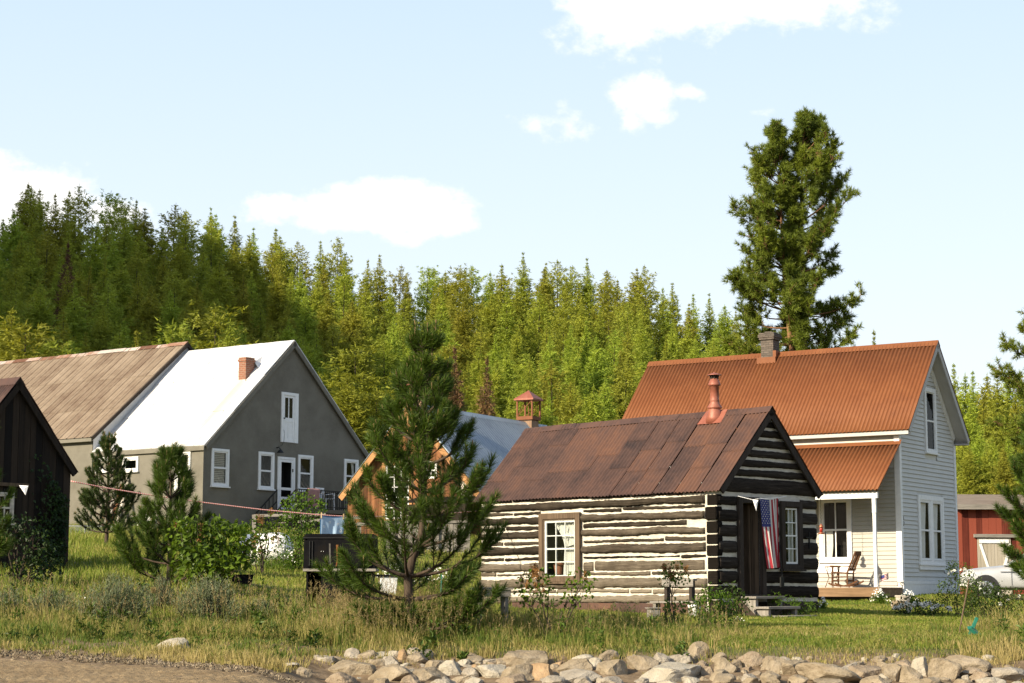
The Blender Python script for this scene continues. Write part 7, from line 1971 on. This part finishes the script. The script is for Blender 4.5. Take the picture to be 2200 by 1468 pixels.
# towel and chair on the deck of the grey house
def deck_things():
    k0 = .12 - 1.45; a = G.yplane(k0+.06, 660, 1052); b_ = G.yplane(k0+.06, 686, 1052); x0, x1 = a[0], b_[0]; zt = 3.92; t = thing('pink_towel', 'dusty pink towel thrown over the black deck railing', 'towel', G.world(x0, k0+.06, zt), G.a); Wd = x1-x0; N = 18; V = []; F = []
    for j in range(N+1):
        v = j/N; s = (v-.28)*.95
        for i in range(N+1):
            u = i/N; sk = .12*max(s, 0)
            y = (.045 + .01*math.sin(u*9)) * (1 if s < 0 else -1) if abs(s) > .03 else .045*(-s/.03); V.append((u*Wd*(1-.15*max(s, 0)) - sk*.3 + .05*u*max(s, 0), y - (.03*math.sin(u*12)*max(s, 0)), .025 - abs(s) - .06*u*max(s, 0)))
    for j in range(N):
        for i in range(N): p = j*(N+1)+i; F.append((p, p+1, p+N+2, p+N+1))
    link_mesh('cloth', np_mesh('cloth', V, [np.array(F)], M['cloth_pink'], smooth=True), t)
    c = G.yplane(k0+.62, 699, 1085); t = thing('plastic_chair', 'white plastic slat backed chair on the deck of the grey house', 'chair', G.world(c[0], k0+.62, 3.165), G.a + math.pi)
    b = MB(); b.hexa([(-.24, -.22, .40), (.24, -.22, .40), (.26, .24, .43), (-.26, .24, .43), (-.24, -.22, .43), (.24, -.22, .43), (.26, .24, .46), (-.26, .24, .46)]); b.build('seat', M['plastic_white'], t, bevel=.01)
    for sx in (-1, 1):
        for sy in (-1, 1): b = MB(); b.bar((sx*.27, sy*.25, 0), (sx*.23, sy*.21, .43), .05, .04, up=(1, 0, 0)); b.build('leg', M['plastic_white'], t)
        b = MB(); b.bar((sx*.28, -.24, .63), (sx*.28, .22, .66), .05, .025); b.bar((sx*.28, .2, .44), (sx*.28, .2, .65), .04, .03, up=(1, 0, 0)); b.build('arm', M['plastic_white'], t)
    b = MB()
    for k in range(6): x = -.2+.08*k; b.bar((x, -.22, .44), (x*1.12, -.30, .86), .035, .015, up=(0, 1, 0))
    b.bar((-.25, -.30, .87), (.25, -.30, .87), .03, .05); b.build('backrest', M['plastic_white'], t)
deck_things()
# ------------------------------------------------------------------ porch of the white house
def find_y(x, z, px):
    lo, hi = -2, 8
    for _ in range(50):
        m = (lo+hi)/2
        if px_of(*W.world(x, m, z))[0] > px: lo = m
        else: hi = m
    return lo
def rocker():
    x, zf = -3.55, .162; y = find_y(x, .5, 1813); t = thing('rocking_chair', 'dark wooden rocking chair on the porch facing left', 'chair', W.world(x, y, zf), W.a)
    # local +y is forward
    def A(p): return p
    m = M['chair_wood']; hw = .25
    for s in (-1, 1):
        pts = []
        for k in range(11):
            f = k/10; yy = .42 - .98*f; pts.append((s*hw, yy, .035 + .16*((f-.42)/.58)**2 if f > .42 else .035 + .09*((.42-f)/.42)**2))
        b = MB(); 
        for p, q in zip(pts[:-1], pts[1:]): b.bar(p, q, .04, .05)
        b.build('rocker', m, t)
        b = MB(); b.bar((s*hw, .30, .08), (s*hw, .27, .66), .04, .04, up=(1, 0, 0)); b.build('front_leg', m, t)
        b = MB(); b.bar((s*hw, -.22, .08), (s*hw*.98, -.22, .45), .04, .04, up=(1, 0, 0)); b.bar((s*hw*.98, -.22, .45), (s*hw*.9, -.50, 1.10), .045, .04, up=(1, 0, 0)); b.build('rear_post', m, t)
        b = MB(); b.bar((s*hw*1.08, .34, .675), (s*hw*1.02, -.30, .655), .07, .03); b.build('arm', m, t)
    b = MB(); b.hexa([(-.25, -.24, .41), (.25, -.24, .41), (.27, .32, .45), (-.27, .32, .45), (-.25, -.24, .45), (.25, -.24, .45), (.27, .32, .49), (-.27, .32, .49)]); b.build('seat', m, t, bevel=.008)
    b = MB(); b.bar((-.22, -.50, 1.06), (.22, -.50, 1.06), .03, .14); b.bar((-.22, -.27, .55), (.22, -.27, .55), .03, .08)
    b.bar((0, -.28, .56), (0, -.49, 1.02), .16, .018, up=(0, 1, 0))
    for k in (-.15, .15): b.bar((k, -.28, .56), (k*.95, -.49, 1.02), .03, .018, up=(0, 1, 0))
    b.build('backrest', m, t)
    b = MB()
    for z in (.20, .32): b.bar((-hw, .29, z), (hw, .29, z), .025, .025); b.bar((-hw, -.22, z), (hw, -.22, z), .025, .025)
    for s in (-1, 1):
        for z in (.22, .33): b.bar((s*hw, .29, z), (s*hw, -.22, z), .025, .025)
    b.build('stretcher', m, t)
rocker()
def plant_table():
    x, zf = -3.5, .162; y = find_y(x, .6, 1789); t = thing('wire_table', 'small round topped table with thin wire legs beside the rocking chair', 'table', W.world(x, y, zf), W.a); b = MB(); b.lathe([(.25, .63), (.26, .645), (.25, .66)], (0, 0, 0), 24); b.build('tabletop', M['chair_wood'], t)
    for k in range(4):
        a = k*math.pi/2+.5; b = MB(); b.tube([(.24*math.cos(a), .24*math.sin(a), 0), (.12*math.cos(a), .12*math.sin(a), .30), (.22*math.cos(a), .22*math.sin(a), .62)], .012, 6); b.tube([(.12*math.cos(a), .12*math.sin(a), .34), (.2*math.cos(a+.5), .2*math.sin(a+.5), .52), (.22*math.cos(a+.75), .22*math.sin(a+.75), .62)], .007, 5); b.build('leg', M['chair_wood'], t)
    b = MB(); b.lathe([(.12, .285), (.13, .29), (.12, .30)], (0, 0, 0), 18); b.build('ring', M['chair_wood'], t)
plant_table()
def feeder():
    x = -4.45; y = find_y(x, 1.9, 1764.5); z1 = W.yplane(y, 1764, 1130)[2]; top = 3.05; t = thing('bird_feeder', 'red glass bird feeder with copper top hanging on a chain under the porch eave', 'feeder', W.world(x, y, z1), W.a)
    b = MB(); n = 16
    for k in range(n): z = .06 + (top-z1-.06)*k/n; b.tube([(0, 0, z), (.012*(-1)**k, 0, z+(top-z1)/n/2), (0, 0, z+(top-z1)/n)], .007, 4)
    b.build('chain', M['black_iron'], t)
    b = MB(); b.lathe([(.01, .07), (.03, .05), (.07, -.02), (.075, -.05), (.06, -.05)], (0, 0, 0), 16); b.build('cap', M['copper_cap'], t, smooth=True)
    b = MB(); b.lathe([(.05, -.051), (.055, -.12), (.045, -.20)], (0, 0, 0), 16); b.build('bottle', M['lamp_red'], t, smooth=True)
    b = MB(); b.lathe([(.05, -.201), (.10, -.22), (.11, -.235), (.09, -.26), (.02, -.27)], (0, 0, 0), 16); b.build('dish', M['copper_cap'], t, smooth=True)
feeder()
def yard_bits():
    c = on_ground(1886, 55); p = at(1890, 1238, 55) - np.array(c); t = thing('garden_flag', 'little striped flag on a leaning stick by the porch post', 'flag', c, 0)
    b = MB(); b.tube([(0, 0, -.05), (p[0]+.02, 0, p[2])], .008, 5); b.build('stick', M['trim_brown'], t); V = []; F = []; N = 8
    for j in range(N+1):
        for i in range(N+1): V.append((p[0]+.02 + .24*i/N - .08*j/N*0, .03*math.sin(i*.9), p[2] + .09*i/N - .18*j/N))
    mi = []
    for j in range(N):
        for i in range(N): q = j*(N+1)+i; F.append((q, q+1, q+N+2, q+N+1)); mi.append(2 if (j < 4 and i < 4) else j % 2)
    link_mesh('cloth', np_mesh('cloth', V, [np.array(F)], [bpy.data.materials['flag_red'], bpy.data.materials['flag_white'], bpy.data.materials['flag_blue']], mi, True), t)
    c = on_ground(1940, 52.5); p = at(1940, 1251, 52.5) - np.array(c); t = thing('shepherd_hook', 'black iron ring topped stake in a stone pot by the house corner', 'stake', c, 0)
    b = MB(); b.tube([(0, 0, 0), (0, 0, p[2]-.09)], .012, 6); b.tube([(.045*math.sin(a), 0, p[2]-.045-.045*math.cos(a)) for a in np.linspace(0, 6.28, 14)], .010, 6, cap=False); b.build('ring', M['black_iron'], t)
    b = MB(); b.lathe([(.17, -.02), (.20, .25), (.22, .26), (.22, .30), (.18, .30)], (0, 0, 0), 18); b.build('pot', M['stone_pale'], t)
    c = on_ground(1935, 50); b = MB(); b.hexa([(-.2, -.14, -.05), (.2, -.14, -.05), (.2, .14, -.05), (-.2, .14, -.05), (-.18, -.13, .24), (.19, -.12, .22), (.18, .13, .22), (-.19, .13, .24)]); o = b.build('stone_block', ROCKM['tan'], None, c, (0, 0, .4), bevel=.02); tag(o, 'squared tan stone block at the left end of the rose bush', 'stone')
    c = on_ground(1958, 52); b = MB(); b.box((-.6, -.25, -.05), (.5, .25, .10)); o = b.build('stone_step', M['stone_pale'], None, c, (0, 0, .75), bevel=.015); tag(o, 'low pale stone step beside the porch end', 'step')
    # green iron stake and thin rod in the lawn
    Y = 28.6; c = on_ground(2067, Y); o0 = np.array(c); t = thing('iron_stake', 'leaning green painted iron stake with a cross foot plate', 'stake', c, 0); A = at(2065, 1402, Y)-o0; B_ = at(2099, 1327, Y)-o0
    b = MB(); b.bar(A + np.array([0, 0, -.05]), B_, .05, .03, up=(0, 1, 0)); b.build('shaft', M['green_metal'], t, bevel=.004); b = MB(); b.hexa([tuple(at(2079, 1352, Y-.06)-o0), tuple(at(2087, 1350, Y-.06)-o0), tuple(at(2109, 1370, Y-.02)-o0), tuple(at(2103, 1373, Y-.02)-o0), tuple(at(2078, 1346, Y+.0)-o0), tuple(at(2088, 1345, Y+.0)-o0), tuple(at(2110, 1364, Y+.04)-o0), tuple(at(2104, 1366, Y+.04)-o0)]); b.build('foot_plate', M['green_metal'], t)
    Y = 29; c = on_ground(2056, Y); o0 = np.array(c); b = MB(); b.tube([at(2055, 1395, Y)-o0, at(2068, 1320, Y)-o0, at(2082, 1245, Y)-o0], .012, 6); o = b.build('iron_rod', M['trim_brown'], None, c); tag(o, 'thin rusty rod leaning in the lawn left of the green stake', 'rod')
    Y = 33; c = on_ground(947, Y); o0 = np.array(c); b = MB(); b.tube([at(946, 1325, Y)-o0, at(949, 1234, Y)-o0], .012, 6); o = b.build('garden_cane', M['green_metal'], None, c); tag(o, 'slim green garden cane standing right of the pine trunk', 'cane')
    Y = 38.9; p = C.yplane(-.05, 1677, 1200); b = MB(); b.tube([(0, 0, 0), (.02, -.05, -.75)], .012, 6); b.box((-.05, -.07, -.95), (.06, -.04, -.74)); o = b.build('hung_tool', M['black_iron'], None, C.world(p[0], -.02, p[2]+.35), (0, 0, C.a)); tag(o, 'long handled tool leaning on the cabin wall between flag and window', 'tool')
yard_bits()
# ------------------------------------------------------------------ silver car
def car():
    Y = 61.3; c = np.array(on_ground(2119, Y)); yaw = math.radians(-14); t = thing('parked_car', 'silver sport utility car parked nose left before the red shed', 'car', tuple(c), yaw); t.scale = (.93, .93, .90)
    # local +x towards the tail, y across (near side at -y), front axle at x=0
    paint = NT('silver_paint'); sv = paint.bsdf(paint.ramp(paint.noise(paint.coord(), 3, 3), [(.3, (.40, .405, .41)), (.7, (.46, .465, .47))]), .3, .25, spec=.5); paint.end(sv); paint = paint.m
    tyre = m_plain('tyre_rubber', (.018, .018, .018), .8, .2, 20); rim = m_plain('alloy_rim', (.45, .46, .47), .3, .08, 9, .8); dark = m_plain('dark_trim', (.02, .02, .022), .5, .2, 9)
    k = NT('car_glass'); k.end(k.bsdf((.015, .018, .02), .05, spec=.8)); cg = k.m
    hw = .92; stations = [(-.88, .45, .80, .80), (-.80, .38, .98, .86), (-.55, .34, 1.06, .90), (0, .32, 1.13, .92), (.45, .30, 1.17, .92), (.75, .30, 1.20, .92), (1.2, .30, 1.19, .92), (2.6, .30, 1.19, .92), (3.3, .32, 1.18, .92), (3.75, .42, 1.12, .88), (3.82, .5, .9, .84)]
    V = []; F = []; prof = [(0, 1.0, 1), (.0, .995, .55), (0, .93, .80), (0, .86, .97), (0, .45, 1.0), (0, .08, .98), (0, 0, .90)]
    for (x, zl, zh, w) in stations:
        for (_, fz, fw) in [(0, 1.0, 0), (0, .985, .55), (0, .94, .82), (0, .86, .95), (0, .55, 1.0), (0, .15, .98), (0, 0, .90)]: V.append((x, -w*fw, zl + (zh-zl)*fz))
        for (_, fz, fw) in [(0, 0, .90), (0, .15, .98), (0, .55, 1.0), (0, .86, .95), (0, .94, .82), (0, .985, .55)]: V.append((x, w*fw, zl + (zh-zl)*fz))
    n = 13
    for i in range(len(stations)-1):
        for j in range(n): a, b = i*n+j, i*n+(j+1) % n; F.append((a, b, b+n, a+n))
    F4 = np.array(F); o = link_mesh('body', np_mesh('body', V, [F4, np.array([list(range(n))[::-1]]), np.array([[(len(stations)-1)*n+q for q in range(n)]])], paint, smooth=True), t)
    md = o.modifiers.new('smooth', 'SUBSURF'); md.levels = md.render_levels = 2
    # wheel arch cut as dark liner discs, cabin with windows
    for x in (0, 2.75):
        b = MB(); b.tube([(x, -.935, .40), (x, -.60, .40)], .44, 28); b.build('wheel_arch', dark, t)
        w = MB(); w.tube([(x, -.955, .37), (x, -.73, .37)], [.365, .365], 32); wh = w.build('wheel', tyre, t, bevel=.03)
        w = MB(); w.tube([(x, -.975, .37), (x, -.956, .37)], [.22, .25], 24); w.build('rim', rim, wh)
        w = MB()
        for q in range(5): a = q*1.2566; w.bar((x, -.98, .37), (x+.21*math.cos(a), -.98, .37+.21*math.sin(a)), .05, .02, up=(0, 1, 0))
        w.build('spokes', dark, wh)
    b = MB(); R = [(.62, .80, 1.17), (1.42, .66, 1.66), (1.75, .66, 1.72), (3.0, .64, 1.70), (3.62, .70, 1.2)]
    V = [(x, s*w, z) for (x, w, z) in R for s in (-1, 1)]; 
    b.add(V, [(2*i, 2*i+1, 2*i+3, 2*i+2) for i in range(4)], 0); b.add([(x, -w, z) for x, w, z in R] + [(3.62, -.86, 1.17), (.62, -.86, 1.17)], [tuple(range(7))], 0); b.add([(x, w, z) for x, w, z in R] + [(3.62, .86, 1.17), (.62, .86, 1.17)], [tuple(range(7))], 0)
    b.build('cabin', paint, t)
    b = MB(); b.add([(.74, -.70, 1.235), (.74, .70, 1.235), (1.38, .58, 1.63), (1.38, -.58, 1.63)], [(0, 1, 2, 3)]); o = b.build('windscreen', cg, t); o.location = (-.018, 0, .012)
    b = MB(); b.add([(.98, -.84, 1.21), (1.95, -.84, 1.21), (1.95, -.70, 1.62), (1.48, -.70, 1.60)], [(0, 1, 2, 3)]); b.build('side_window', cg, t)
    b = MB(); b.add([(2.05, -.84, 1.21), (3.2, -.84, 1.21), (3.0, -.70, 1.61), (2.05, -.70, 1.62)], [(0, 1, 2, 3)]); b.build('side_window', cg, t)
    b = MB(); b.box((1.02, -1.08, 1.16), (1.16, -.90, 1.30)); b.build('door_mirror', paint, t, bevel=.03)
    b = MB(); b.box((.86, -.932, .42), (.872, -.926, 1.14)); b.box((2.0, -.932, .42), (2.012, -.926, 1.14)); b.box((.50, -.936, .93), (3.4, -.925, .95)); b.build('door_seam', dark, t)
    b = MB(); b.hexa([(-.80, -.86, .72), (-.42, -.925, .78), (-.42, -.86, .78), (-.80, -.76, .72), (-.76, -.85, .90), (-.38, -.90, .95), (-.38, -.8, .95), (-.76, -.74, .90)]); b.build('headlight', m_plain('lamp_glass', (.55, .56, .58), .1, .05, 5), t, bevel=.02)
    b = MB(); b.box((-.88, -.72, .42), (-.84, .72, .62)); b.box((-.89, -.5, .66), (-.80, .5, .80)); b.build('grille', dark, t)
car()
